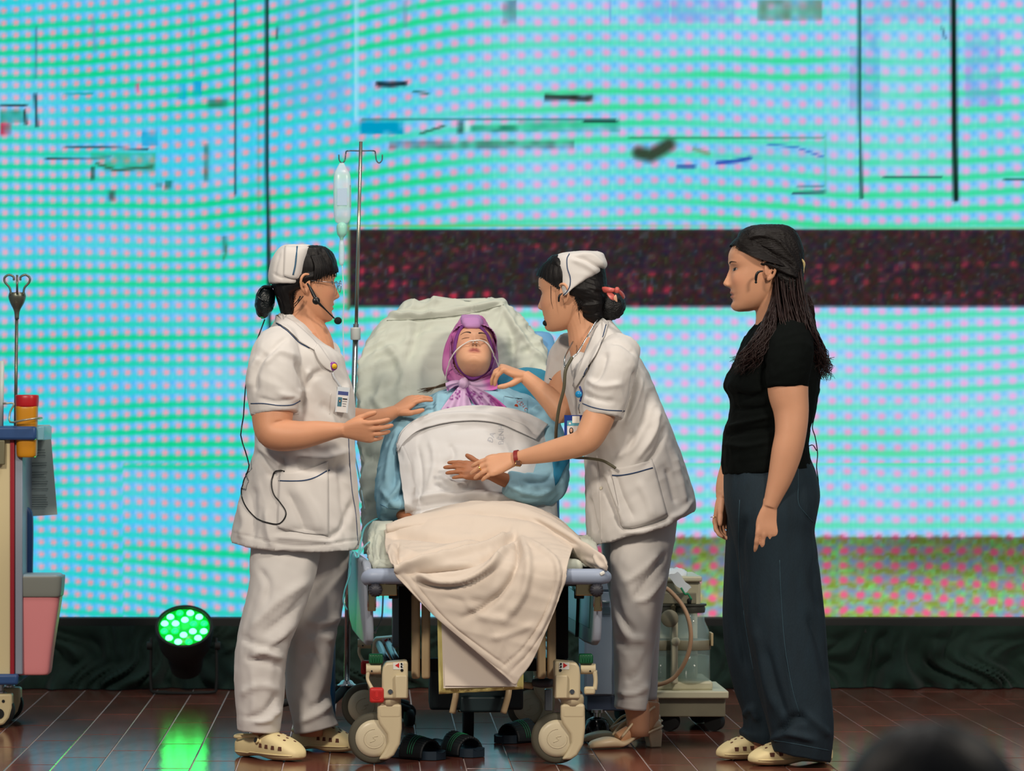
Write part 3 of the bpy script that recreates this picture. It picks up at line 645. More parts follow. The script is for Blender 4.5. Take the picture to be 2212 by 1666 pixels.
g = G(); g.lathe([(.034, 0), (.034, .006), (.026, .01), (.018, .02), (.013, .022)], P(749, 1483, 12.4), 24); mk('pole_foot', g, M_steel, iv)
hub = Vector((P(749, 0, 12.4).x, 12.4, .1))
for k, a in enumerate((1.9, 3.16, 4.4, 5.66, .64)):
    e = hub + Vector((.27 * math.cos(a), .2 * math.sin(a), -.04)); g = G(); g.tube([hub + Vector((0, 0, .03)), hub + (e - hub) * .5 + Vector((0, 0, .015)), e], [.018, .015, .012], 8, 3); mk('base_leg', g, M_dark, iv)
    g = G(); g.lathe([(.012, -.012), (.029, -.011), (.03, 0), (.029, .011), (.012, .012)], (e.x, e.y, .031), 20, (math.cos(a + 1), math.sin(a + 1), 0)); mk('castor_wheel', g, M_dark, iv)
# infusion bag hanging from the hook
ib = thing('infusion_bag', P(738, 545, 12.31), 'clear infusion bag with drip chamber hanging from the steel stand', 'infusion bag')
M_clear = mat('clear_plastic', (214, 232, 240), .25, alpha=.55, spec=.6)
g = rows_loft([(352, 734, 743, 12.31, .003), (366, 726, 750, 12.31, .008), (380, 721, 757, 12.31, .016), (420, 720, 759, 12.31, .019), (460, 721, 758, 12.31, .018), (478, 724, 755, 12.31, .01), (484, 732, 746, 12.31, .005)], 28, 4, 2.6); mk('bag', g, M_clear, ib)
g = G(); g.box(P(739, 425, 12.29), (.034, .001, .06)); mk('bag_label', g, mat('pale_label', (190, 214, 236), .6, alpha=.8), ib, smooth=False)
g = G(); g.box(P(756, 424, 12.3), (.0045, .001, .078)); mk('volume_scale', g, mat('scale_green', (40, 130, 110), .6), ib, smooth=False)
g = rows_loft([(480, 733, 744, 12.31, .008), (488, 727, 750, 12.31, .018), (505, 728, 749, 12.31, .017), (513, 733, 743, 12.31, .008), (520, 735, 741, 12.31, .005)], 20, 3, 2); mk('port_cap', g, mat('mint_plastic', (150, 214, 196), .4), ib)
g = rows_loft([(518, 734, 742, 12.31, .005), (530, 732, 744, 12.31, .009), (565, 732, 744, 12.31, .009), (574, 736, 740, 12.31, .003)], 16, 3, 2); mk('drip_chamber', g, M_clear, ib)
g = G(); g.tube([P(739, 570, 12.31), P(743, 640, 12.3), P(741, 700, 12.3), P(744, 800, 12.28), P(748, 900, 12.2), P(772, 1010, 12.05), P(788, 1100, 11.75)], .0024, 6, 6); mk('tube', g, mat('clear_tube', (206, 226, 232), .2, alpha=.7), ib)
# oxygen tubing looped at the bed side
ot = G(); ot.tube([P(842, 1118, 11.7), P(812, 1122, 11.6), P(788, 1140, 11.4), P(780, 1170, 11.2), P(774, 1204, 11.0)], .0032, 7, 6); ot.tube([P(828, 1160, 11.5), P(800, 1170, 11.3), P(783, 1186, 11.1), P(771, 1205, 11.0), P(764, 1192, 11.02), P(758, 1204, 11.03), P(756, 1240, 11.05), P(745, 1275, 11.05), P(742, 1300, 11.05), P(750, 1318, 11.05)], .0026, 7, 6)
tag(mk('oxygen_tubing', ot, mat('teal_tube', (96, 190, 200), .3, alpha=.85)), 'thin teal tubing looped over the left side rail of the bed', 'tubing')
g = G(); g.tube([P(828, 1250, 11.3), P(827, 1300, 11.28), P(824, 1338, 11.27), P(812, 1362, 11.25)], .003, 7, 5); g.ell(P(810, 1365, 11.25), (.006, .006, .007), 12, 8)
tag(mk('hanging_tube', g, mat('clear_tube', (206, 226, 232), .2, alpha=.7)), 'clear tube end dangling beside the left rail bracket under the bed', 'tubing')
oc = thing('oxygen_cylinder', Vector((P(699, 0, 12.2).x, 12.2, 0)), 'dark blue gas cylinder behind the legs of the nurse at left', 'cylinder')
g = G(); g.lathe([(.03, 0), (.04, .006), (.041, .02), (.041, .3), (.034, .33), (.015, .345)], oc.location, 28); mk('tank', g, mat('cylinder_blue', (20, 66, 104), .35), oc)
g = G(); g.lathe([(.01, .34), (.01, .375), (.018, .376), (.018, .39)], oc.location, 16); mk('valve', g, M_brass, oc, auto=.6)

# ================================================================ medical cart at the left edge
ct = thing('medical_cart', (-1.45, 12.3, 0), 'cream medical cart with blue top and red strip at the left edge', 'cart')
M_cartb = mat('cart_blue', (44, 76, 124), .35, var=.1); M_cartc = mat('cart_cream', (206, 192, 150), .4); M_cartr = mat('cart_red', (150, 28, 40), .4); M_cartg = mat('cart_grey', (142, 152, 166), .4)
XR = lambda px, d=12.2: (px - CX) * d / F
Zc = lambda py, d=12.2: EYE - (py - CY) * d / F
def cbox(n_, x0, x1, y0, y1, pz0, pz1, m_, bv=.004): return rbox(n_, ((XR(x0) + XR(x1)) / 2, (y0 + y1) / 2, (Zc(pz0) + Zc(pz1)) / 2), (XR(x1) - XR(x0), y1 - y0, abs(Zc(pz0) - Zc(pz1))), m_, ct, bv)
cbox('top_tray', -300, 80, 12.17, 12.65, 921, 951, M_cartb, .01); cbox('clear_edge', 78, 95, 12.2, 12.5, 921, 951, mat('clear_blue', (150, 206, 222), .2, alpha=.6), .004)
cbox('body', -280, 24, 12.2, 12.6, 950, 1458, M_cartc); cbox('red_strip', 22, 31, 12.195, 12.6, 950, 1458, M_cartr, .002); cbox('corner_post', 31, 48, 12.21, 12.6, 950, 1458, M_cartg, .004)
for y0, y1 in ((965, 1060), (1066, 1180), (1186, 1310), (1316, 1450)): cbox('drawer', -270, -6, 12.188, 12.2, y0, y1, M_cartc, .003)
cbox('drawer_handle', -60, 12, 12.17, 12.19, 951, 1004, mat('olive_plastic', (108, 104, 78), .5), .004)
cbox('base', -290, 40, 12.18, 12.62, 1456, 1480, M_cartb, .01)
g = rows_loft([(1094, 36, 52, 12.4, .015), (1100, 36, 66, 12.4, .02), (1125, 36, 72, 12.4, .022), (1235, 36, 71, 12.4, .022), (1244, 36, 70, 12.4, .02)], 28, 4, 4); mk('push_handle', g, M_cartb, ct)
for cx_, yy in ((8, 12.26), (27, 12.52), (-250, 12.26), (-230, 12.52)):
    X = XR(cx_, yy); g = G(); g.prism([(X - .05, .12), (X + .032, .12), (X + .032, .07), (X + .022, .035), (X + .004, .012), (X - .02, .006), (X - .05, .02)], yy - .03, yy + .03); c_ = mk('castor', g, M_cartc, ct, bevel=.008)
    g = G(); g.lathe([(.02, -.026), (.058, -.025), (.0585, 0), (.058, .025), (.02, .026)], (X - .02, yy, .0586), 28, (0, 1, 0)); mk('wheel', g, M_dark, c_)
    g = G(); g.lathe([(.018, 0), (.018, .002)], (X - .013, yy - .0305, .05), 18, (0, -1, 0)); g.lathe([(.0055, 0), (.0055, .002)], (X + .002, yy - .0305, .094), 14, (0, -1, 0)); mk('dark_boss', g, M_dark, c_, auto=.6)
    g = G(); g.lathe([(.02, .118), (.02, .126), (.01, .128), (.01, .16)], (X - .01, yy, 0), 18); mk('stem', g, M_steel, c_, auto=.6)
g = G(); g.tube([P(36, 690, 12.42), P(33, 960, 12.42)], .006, 10); mk('pole', g, mat('gun_metal2', (104, 108, 96), .35, .7), ct)
g = rows_loft([(632, 20, 54, 12.42, .028), (642, 18, 56, 12.42, .03), (655, 22, 52, 12.42, .024), (672, 30, 43, 12.42, .01), (690, 32, 41, 12.42, .008)], 20, 4, 2.2); mk('hook_cone', g, mat('gun_metal2', (104, 108, 96), .35, .7), ct)
for s_ in (-1, 1):
    g = G(); x = 37; g.tube([P(x + s_ * 13, 638, 12.4), P(x + s_ * 16, 622, 12.4), P(x + s_ * 26, 610, 12.4), P(x + s_ * 27, 600, 12.4), P(x + s_ * 18, 594, 12.4), P(x + s_ * 8, 598, 12.4), P(x + s_ * 7, 606, 12.4)], .004, 8, 5); mk('hook', g, mat('gun_metal2', (104, 108, 96), .35, .7), ct)
g = G(); g.tube([P(37, 636, 12.39), P(37, 594, 12.39)], .004, 8); mk('hook', g, mat('gun_metal2', (104, 108, 96), .35, .7), ct)
g = G(); g.tube([P(4, 780, 12.3), P(2, 925, 12.3)], .009, 10); mk('side_pole', g, mat('pale_tube', (190, 200, 196), .4), ct)
g = G(); g.tube([P(6, 872, 12.2), P(30, 872, 12.2), P(22, 890, 12.2), P(22, 912, 12.19), P(50, 908, 12.15), P(84, 903, 12.17), P(86, 904, 12.26), P(36, 906, 12.28)], .0035, 8, 3); mk('wire_holder', g, mat('wire_grey', (170, 168, 150), .35, .6), ct)
sh = thing('sharps_container', P(58, 990, 12.22), 'amber sharps jar with red lid on the medical cart', 'container')
g = rows_loft([(878, 34, 82, 12.22, .036), (885, 34, 82, 12.22, .038), (920, 35, 81, 12.22, .037), (978, 36, 80, 12.22, .036), (988, 39, 77, 12.22, .033)], 32, 4, 3); mk('jar', g, mat('amber_plastic', (196, 132, 20), .35), sh)
g = rows_loft([(853, 36, 80, 12.22, .034), (856, 33, 84, 12.22, .04), (876, 34, 83, 12.22, .04), (880, 36, 81, 12.22, .036)], 32, 3, 2.4); mk('lid', g, mat('red_lid', (176, 22, 30), .35), sh)
ps = thing('paper_sheet', P(86, 1115, 12.5), 'printed paper sheet hanging behind the medical cart', 'paper')
slab('sheet', [(44, 918), (108, 918), (124, 1112), (46, 1117)], 12.55, .001, mat('grey_paper', (168, 182, 178), .8), ps)
g = G(); pr = random.Random(5)
for yy in (972, 978, 984, 1000, 1006, 1020, 1026, 1031, 1040, 1046, 1056, 1070, 1075, 1080, 1085, 1090, 1095):
    e = 92 + pr.random() * 8 + (yy - 970) * .06; g.add([tuple(P(48, yy, 12.547)), tuple(P(e, yy - .6, 12.547)), tuple(P(e, yy + 1, 12.547)), tuple(P(48, yy + 1.4, 12.547))], [(0, 1, 2, 3)])
mk('printed_lines', g, mat('faint_ink', (110, 122, 122), .8), ps, smooth=False)
wb = thing('waste_bin', P(80, 1455, 12.25), 'pink waste bin with grey rim hooked on the medical cart', 'bin')
g = rows_loft([(1286, 30, 133, 12.3, .075), (1290, 30, 133, 12.3, .075), (1400, 30, 116, 12.3, .068), (1448, 31, 110, 12.3, .064), (1456, 34, 106, 12.3, .06)], 60, 6, 7); mk('bin_body', g, mat('pink_plastic', (232, 146, 148), .45), wb)
g = rows_loft([(1244, 31, 136, 12.3, .08), (1247, 30, 138, 12.3, .082), (1284, 31, 135, 12.3, .08), (1287, 34, 132, 12.3, .076)], 60, 4, 9); r_ = mk('rim', g, mat('rim_grey', (132, 136, 128), .45), wb)
g = rows_loft([(1239, 46, 128, 12.3, .07), (1241, 40, 132, 12.3, .075), (1245, 38, 134, 12.3, .078)], 40, 2, 8); mk('lid', g, mat('lid_grey', (146, 166, 176), .4), wb)

# ================================================================ green stage light
pl = thing('stage_par_light', Vector((P(398, 0, 13.7).x, 13.7, 0)), 'black LED par light on the floor glowing green', 'stage light')
C0 = P(398, 1357, 13.62); nrm = Vector((0, -.68, .73)).normalized()
g = G(); g.lathe([(.03, -.24), (.062, -.225), (.075, -.14), (.1, -.09), (.112, -.02), (.112, .012), (.102, .012), (.1, 0), (.0, -.001)], C0, 40, nrm); mk('housing', g, M_dark, pl, auto=.6)
g = G(); g.lathe([(.098, 0), (.098, .002), (.0, .0025)], C0, 40, nrm); mk('lens_plate', g, mat('lens_plate', (6, 60, 20), .3, emit=(0, 190, 40), estr=1.2), pl)
u = Vector((1, 0, 0)); w_ = nrm.cross(u)
gm = mat('green_led', (40, 255, 90), .3, emit=(60, 255, 110), estr=13.0)
gm2 = mat('green_led_dim', (20, 220, 70), .3, emit=(10, 240, 70), estr=5.0)
for r, n, o_ in ((.079, 12, .26), (.04, 6, .5)):
    for i in range(n):
        a = 2 * math.pi * i / n + o_; c_ = C0 + (u * math.cos(a) + w_ * math.sin(a)) * r + nrm * .003; g = G(); g.lathe([(.0145, 0), (.0125, .004), (.006, .007)], c_, 16, nrm); mk('led_lens', g, gm if (i * 7 + n) % 3 else gm2, pl)
g = G(); yk = [(.132, .10), (.128, .03), (.10, .008), (-.10, .008), (-.128, .03), (-.132, .10)]
g.tube([(pl.location.x + a, 13.66 + .02 * (b - .1), b + .03 * (b > .05)) for a, b in [(.126, .19), (.128, .1), (.126, .03), (.1, .008), (-.1, .008), (-.126, .03), (-.128, .1), (-.126, .19)]], .006, 8, 3); mk('yoke', g, M_dark, pl)
for s_ in (-1, 1):
    g = G(); g.lathe([(.016, 0), (.016, .02), (.01, .022)], (pl.location.x + s_ * .122, 13.66, .19), 16, (s_, 0, 0)); mk('clamp_knob', g, M_dark, pl, auto=.6)
pt = bpy.data.lights.new('par_beam', 'SPOT'); pt.energy = 14; pt.color = (.05, 1, .2); pt.spot_size = 1.2; pt.shadow_soft_size = .09
po = bpy.data.objects.new('par_beam', pt); COL.objects.link(po); po.location = C0 + nrm * .05; po.rotation_euler = nrm.to_track_quat('-Z', 'Y').to_euler()

# ================================================================ suction machine and cabinet behind
M_ivory = mat('ivory_enamel', (198, 194, 166), .4, var=.05); M_olive = mat('olive_grey', (128, 124, 104), .5, var=.1); M_glass = mat('jar_glass', (196, 226, 224), .06, alpha=.28, spec=.8)
sm = thing('suction_machine', Vector((P(1470, 0, 12.2).x, 12.2, 0)), 'ivory suction machine with two glass jars on a wheeled base', 'suction machine')
D = 12.1
def sbox(n_, x0, x1, y0, y1, a, b, m_, bv=.005): return rbox(n_, ((P(x0, 0, D).x + P(x1, 0, D).x) / 2, (y0 + y1) / 2, (P(0, a, D).z + P(0, b, D).z) / 2), (P(x1, 0, D).x - P(x0, 0, D).x, y1 - y0, abs(P(0, a, D).z - P(0, b, D).z)), m_, sm, bv)
sbox('base_tray', 1388, 1571, 12.05, 12.48, 1491, 1507, M_ivory); sbox('base_box', 1392, 1566, 12.08, 12.45, 1506, 1548, M_olive, .004); sbox('plinth', 1392, 1540, 12.1, 12.45, 1472, 1492, M_ivory, .008)
sbox('body', 1400, 1516, 12.25, 12.45, 1262, 1474, M_ivory, .01); sbox('control_box', 1398, 1516, 12.14, 12.45, 1258, 1312, M_ivory, .008); sbox('control_recess', 1420, 1506, 12.132, 12.15, 1282, 1306, M_olive, .003); sbox('top_lid', 1396, 1518, 12.12, 12.46, 1246, 1258, M_ivory, .006)
for cx_, yy in ((1545, 12.12), (1448, 12.12), (1408, 12.12), (1530, 12.42)):
    X = P(cx_, 0, D).x; g = G(); g.lathe([(.01, -.02), (.031, -.019), (.0325, 0), (.031, .019), (.01, .02)], (X, yy, .033), 24, (.5, 1, 0)); g.box((X + .004, yy, .062), (.03, .034, .03)); mk('castor', g, M_dark, sm, auto=.6)
for cx_, yy in ((1494, 12.15), (1420, 12.15)):
    c_ = Vector((P(cx_, 0, D).x, yy, 0)); zb = P(0, 1476, D).z; h = P(0, 1325, D).z - zb
    g = G(); g.lathe([(.06, 0), (.068, .008), (.068, h * .62), (.064, h * .75), (.05, h * .88), (.046, h)], c_ + Vector((0, 0, zb)), 36); j_ = mk('jar', g, M_glass, sm)
    g = G(); g.lathe([(.05, h), (.052, h + .012), (.05, h + .022), (.056, h + .024), (.056, h + .03)], c_ + Vector((0, 0, zb)), 32); mk('jar_lid', g, mat('dark_lid', (58, 60, 52), .5), j_, auto=.6)
    g = G(); g.lathe([(.06, .0), (.066, .01), (.066, .09), (.05, .092)], c_ + Vector((0, 0, zb + .002)), 30); mk('liquid', g, mat('pale_liquid', (120, 150, 136), .1, alpha=.35), j_)
    g = G(); g.lathe([(.0695, h * .47), (.071, h * .48), (.071, h * .6), (.0695, h * .61)], c_ + Vector((0, 0, zb)), 36); mk('jar_strap', g, M_olive, j_, auto=.6)
    g = G(); g.lathe([(.006, h + .03), (.008, h + .045), (.003, h + .05)], c_ + Vector((.02, 0, zb)), 12); g.lathe([(.006, h + .03), (.008, h + .045), (.003, h + .05)], c_ + Vector((-.005, -.02, zb)), 12); mk('nozzle', g, M_dark, j_)
sbox('strap_clip', 1536, 1541, 12.1, 12.18, 1368, 1396, mat('clip_tan', (190, 170, 130), .5), .002)
sbox('centre_post', 1448, 1462, 12.05, 12.12, 1330, 1476, M_ivory, .006)
g = G(); g.lathe([(.026, 0), (.03, .004), (.03, .014), (.024, .018)], P(1446, 1336, 12.06), 28, (0, -1, 0)); mk('gauge', g, M_olive, sm, auto=.6)
g = G(); g.lathe([(.014, 0), (.016, .004), (.014, .012)], P(1459, 1386, 12.06), 20, (0, -1, 0)); mk('clamp_disc', g, M_ivory, sm)
g = G(); g.tube([P(1425, 1263, 12.0), P(1448, 1278, 11.98), P(1475, 1310, 11.97), P(1489, 1345, 11.96), P(1492, 1385, 11.96), P(1482, 1425, 11.97), P(1460, 1460, 11.99), P(1435, 1476, 12.0), P(1405, 1482, 12.02)], .0075, 10, 6); mk('hose', g, mat('tan_hose', (186, 150, 118), .45), sm)
pb = thing('plastic_wrapper', P(1470, 1250, 12.1), 'crumpled white plastic wrapper with green strip on the suction machine', 'wrapper')
g = G(); g.ell(P(1456, 1244, 12.2), (.04, .05, .02), 24, 14); folds(g, (), [((1, .3, .4), .06, .02, .012), ((.2, 1, .6), .05, .015, .008)], seed=8); g2 = G(); R = []
for t in np.linspace(0, 1, 14):
    R.append([tuple(P(1452 + 34 * t + 11 * u * (1 - .3 * t), 1240 + 36 * t - 5 * u + 2 * math.sin(9 * t + 3 * u), 12.09 - .0 * t)) for u in np.linspace(-1, 1, 8)])
g.grid(R); mk('film', g, mat('white_film', (222, 230, 236), .3), pb)
g = G(); g.tube([P(1471, 1270, 12.08), P(1480, 1284, 12.075), P(1486, 1283, 12.075), P(1494, 1296, 12.07)], .0035, 7, 4); mk('green_strip', g, mat('green_strip', (0, 130, 84), .5), pb)
cb = thing('bedside_cabinet', Vector((P(1300, 0, 12.4).x, 12.4, 0)), 'pale blue-grey metal bedside cabinet behind the right bed rail', 'cabinet')
M_cab = mat('cabinet_grey', (168, 182, 200), .45, var=.05); D = 12.3
def kbox(n_, x0, x1, y0, y1, a, b, m_, bv=.004, par=None): return rbox(n_, ((P(x0, 0, D).x + P(x1, 0, D).x) / 2, (y0 + y1) / 2, (P(0, a, D).z + P(0, b, D).z) / 2), (P(x1, 0, D).x - P(x0, 0, D).x, y1 - y0, abs(P(0, a, D).z - P(0, b, D).z)), m_, par or cb, bv)
kbox('body', 1262, 1362, 12.3, 12.62, 1244, 1504, M_cab); kbox('top', 1258, 1366, 12.28, 12.64, 1234, 1246, M_cab, .006)
dr = kbox('drawer', 1266, 1358, 12.288, 12.3, 1250, 1274, M_cab, .002); dr2 = kbox('door', 1266, 1322, 12.288, 12.3, 1279, 1500, M_cab, .002); dr3 = kbox('door', 1325, 1358, 12.288, 12.3, 1279, 1500, M_cab, .002)
kbox('handle', 1300, 1316, 12.27, 12.288, 1298, 1302, M_steel, .001, dr2); kbox('card_frame', 1300, 1318, 12.284, 12.289, 1312, 1327, M_gmet, .001, dr2)
kbox('base', 1268, 1358, 12.3, 12.6, 1503, 1536, mat('cabinet_base', (86, 98, 122), .5))
for x in (1276, 1350):
    for y in (12.33, 12.57): g = G(); g.lathe([(.008, -.01), (.0245, -.0095), (.025, 0), (.0245, .0095), (.008, .01)], (P(x, 0, D).x, y, .0252), 18, (1, .4, 0)); g.box((P(x, 0, D).x, y, .05), (.014, .02, .024)); mk('castor', g, M_dark, cb, auto=.6)

# ================================================================ figures: shared builders
SKIN = {}
def skin_mat(name, rough=.5): return mat(name, (200, 150, 120), rough, attr='paint', var=.07, vscale=14, bump=.04, bscale=260, sss=.06, spec=.35)
M_cloth = mat('white_uniform', (208, 204, 200), .85, var=.04, vscale=12, bump=.06, bscale=500, sheen=.05)
M_pipe = mat('navy_piping', (38, 62, 98), .7)
M_hair = mat('black_hair', (15, 12, 12), .5, bump=.35, bscale=120, spec=.3, stretch=(1, 1, .15))
M_hairb = mat('dark_brown_hair', (18, 13, 12), .5, bump=.9, bscale=240, spec=.3, stretch=(.12, 1, 1))

class Head:
    def __init__(s, c, fwd, up, scale=1.0):
        s.c = Vector(c); x = Vector(fwd).normalized(); z = Vector(up); z = (z - x * z.dot(x)).normalized(); y = z.cross(x)
        s.R = Matrix((x, y, z)).transposed(); s.s = scale
    def W(s, p): return s.c + s.R @ (Vector(p) * s.s)
    def Wn(s, a): return np.asarray(a, float) * s.s @ np.array(s.R).T + np.array(s.c)
    def loc(s, v): return ((np.asarray(v) - np.array(s.c)) @ np.array(s.R)) / s.s
    def geo(s, g, ears=(-1, 1), chin=0.0, jaw=1.0, nose=1.0):
        K_ = [(-.113, .066, .036, .012), (-.108, .078, .012, .03), (-.098, .083, -.012, .042), (-.084, .083, -.03, .052 * jaw), (-.068, .083, -.045, .059 * jaw), (-.05, .085, -.06, .064 * jaw), (-.03, .086, -.072, .068),
              (-.008, .085, -.082, .071), (.012, .084, -.089, .072), (.032, .088, -.094, .073), (.055, .086, -.096, .074), (.078, .072, -.088, .069), (.098, .044, -.066, .052), (.108, .018, -.04, .03), (.112, -.008, -.014, .006)]
        k = crom(K_, 6); n = 112; th = np.arange(n) * 2 * math.pi / n; c_, s_ = np.cos(th), np.sin(th); ex = np.where(c_ > 0, 2.45, 2.1)
        cc = np.sign(c_) * np.abs(c_) ** (2 / ex); ss = np.sign(s_) * np.abs(s_) ** (2 / ex); R = []
        nz = lambda z: np.interp(z, [-.047, -.042, -.036, -.029, -.012, .01, .026, .034], [0, .006, .0185, .0215, .0125, .0045, .001, 0]) * nose
        sg = lambda z: np.interp(z, [-.046, -.036, -.028, -.01, .03], [.0135, .0125, .011, .008, .009])
        for z, f, b, w_ in k:
            x = (f + b) / 2 + cc * (f - b) / 2; y = ss * w_; fr = sst(0, .03, x - (f + b) / 2); a = np.abs(y)
            def gs(y0, sy, z0, sz, am): return am * np.exp(-((a - y0) / sy) ** 2 - ((z - z0) / sz) ** 2)
            dx = nz(z) * np.exp(-(y / sg(z)) ** 2) + gs(.0115, .006, -.036, .006, .006 * nose)
            dx = dx + gs(0, .018, -.0575, .005, .006) + gs(0, .016, -.0695, .0055, .0068) + gs(0, .023, -.0635, .0022, -.005) + gs(0, .02, -.08, .005, -.004) + gs(0, .02, -.096, .012, .005)
            dx = dx + gs(.031, .016, .010, .010, -.009) + gs(.031, .012, .008, .0065, .0055) + gs(.03, .02, .027, .007, .003) + gs(.043, .02, -.022, .02, .004)
            R.append(np.stack([x + dx * fr, y, np.full(n, z)], 1))
        g.rings(s.Wn(np.array(R)))
        for e in ears:
            o = np.array([-.014, e * .071, -.004])
            hel = [(.012, 0, .012), (.014, .004, .022), (.006, .011, .031), (-.008, .017, .031), (-.017, .019, .02), (-.018, .017, .004), (-.013, .012, -.011), (-.004, .006, -.02), (.005, .002, -.024)]
            g.tube([s.W(o + np.array([p[0], e * p[1], p[2]])) for p in hel], np.array([.003, .0042, .0046, .0048, .0048, .0045, .0044, .006, .0055]) * s.s, 8, 5)
            g.tube([s.W(o + np.array(p) * np.array([1, e, 1])) for p in ((.004, .003, .018), (-.007, .009, .02), (-.010, .010, .006), (-.004, .006, -.006))], .0034 * s.s, 8, 4)
            rot = s.R @ Matrix.Rotation(e * .5, 3, 'Z'); g.ell(s.W(o + np.array([-.001, e * .004, .004])), (.0165 * s.s, .0038 * s.s, .027 * s.s), 16, 10, rot)
            g.ell(s.W(o + np.array([.009, e * .002, .0])), (.005 * s.s, .004 * s.s, .007 * s.s), 10, 6, rot)
        return g
    def hair_cap(s, g, hl, off=.009, zmin=-.085, seed=1):
        """hair hugging the skull behind a hairline: hl = (z list, x limit list)"""
        K_ = [(-.09, -.01, .045), (-.07, -.045, .056), (-.05, -.06, .063), (-.03, -.072, .068), (-.008, -.082, .071), (.012, -.089, .072), (.032, -.094, .073), (.055, -.096, .074), (.078, -.088, .069), (.098, -.066, .052), (.108, -.04, .03), (.112, -.014, .006)]
        fr = {-.09: .08, -.07: .083, -.05: .085, -.03: .086, -.008: .085, .012: .084, .032: .088, .055: .086, .078: .072, .098: .044, .108: .018, .112: -.008}
        k = crom([(z, fr[z], b, w_) for z, b, w_ in K_], 7); n = 128; th = np.arange(n) * 2 * math.pi / n; c_, s_ = np.cos(th), np.sin(th); ex = np.where(c_ > 0, 2.45, 2.1)
        cc = np.sign(c_) * np.abs(c_) ** (2 / ex); ss = np.sign(s_) * np.abs(s_) ** (2 / ex); V_ = []; keep = []
        for z, f, b, w_ in k:
            of = off * (1 + .25 * np.sin(th * 41 + z * 60) * .4); a = (f - b) / 2 + of; x = (f + b) / 2 + cc * a; y = ss * (w_ + of); zz = z + off * sst(.05, .112, np.array(z)) * 1.1
            lim = np.interp(z, hl[0], hl[1]) + .004 * np.sin(y * 260 + z * 90); x2 = np.minimum(x, 9); keep.append((x < lim) & (z > zmin)); V_.append(np.stack([x2, y, np.full(n, zz)], 1))
        V_ = np.array(V_); keep = np.array(keep); f_ = []
        for i in range(len(V_) - 1):
            for j in range(n):
                j2 = (j + 1) % n
                if keep[i, j] and keep[i, j2] and keep[i + 1, j] and keep[i + 1, j2]: f_.append((i * n + j, i * n + j2, (i + 1) * n + j2, (i + 1) * n + j))
        g.add(s.Wn(V_).reshape(-1, 3), f_); return g
    def colors(s, v, tone, lip=(168, 92, 84), cheek=.3, lipk=.9):
        q = s.loc(v); base = np.tile(lin(tone), (len(v), 1)); x, y, z = q.T; a = np.abs(y); fr = (x > .04)
        def blend(base, c, k): return base + (lin(c) - base) * np.clip(k, 0, 1)[:, None]
        lw = np.exp(-((y / .021) ** 4)); lz = np.exp(-(((z + .0635) / .0105) ** 4))
        base = blend(base, lip, lipk * lw * lz * fr * np.exp(-np.clip((a - .012) / .012, 0, 9) ** 2 * np.clip(np.abs(z + .0635) / .006, 0, 3)))
        base = blend(base, (92, 44, 40), .8 * np.exp(-(y / .02) ** 4 - ((z + .0635) / .0016) ** 2) * fr)
        base = blend(base, (58, 30, 26), .9 * np.exp(-((a - .0065) / .0035) ** 2 - ((z + .0425) / .003) ** 2) * fr)
        base = blend(base, (206, 120, 100), cheek * np.exp(-((a - .04) / .02) ** 2 - ((z + .025) / .018) ** 2) * fr)
        base = blend(base, (140, 92, 74), .35 * np.exp(-((a - .031) / .016) ** 2 - ((z - .012) / .008) ** 2) * fr)
        return base
    def surf(s, T, y, z, lift=.0008):
        o = s.W((.25, y, z)); h = T.ray_cast(o, -(s.R @ Vector((1, 0, 0))))
        return (h[0] + h[1] * lift) if h[0] is not None else s.W((.085, y, z))
    def face(s, T, par, closed=False, brow=(34, 22, 20), gaze=0.0):
        for e in (-1, 1):
            R = []; cols = []
            g = G(); W_, H_ = .0135, (.0046 if not closed else .0012)
            for i in range(25):
                u = -1 + 2 * i / 24; r_ = []
                top = H_ * (1 - u * u) ** .7 + .0006; bt = -H_ * .75 * (1 - u * u) - .0004
                for j in range(9):
                    t = j / 8; zz = bt + (top - bt) * t - .0012 * u * (-1) * 0
                    r_.append(tuple(s.surf(T, e * (.0315 + u * W_), .0075 + zz + .0012 * u, .0009)))
                    ir = math.hypot((u - gaze) * W_, zz - .0004)
                    cols.append((20, 14, 13) if t > .86 or closed else ((34, 20, 16) if ir < .0066 else (168, 156, 148)))
                R.append(r_)
            g.grid(R); o = mk('eye', g, mat('eye_paint', (200, 190, 185), .5, attr='paint', spec=.2), par); paint(o, np.array([lin(c) for c in cols]))
            if closed: o['label'] = 'closed eyelid with dark lashes'
            g = G(); R = []
            for i in range(17):
                u = i / 16; yy = .013 + .036 * u; zz = .0255 + .007 * math.sin(u * 2.2) - .004 * u; h = .0028 * (1 - .75 * u) * min(1, u * 8 + .45)
                R.append([tuple(s.surf(T, e * yy, zz + h * t, .0007)) for t in (-1, 0, 1)])
            g.grid(R); mk('eyebrow', g, mat('brow_%d' % brow[0], brow, .8), par)

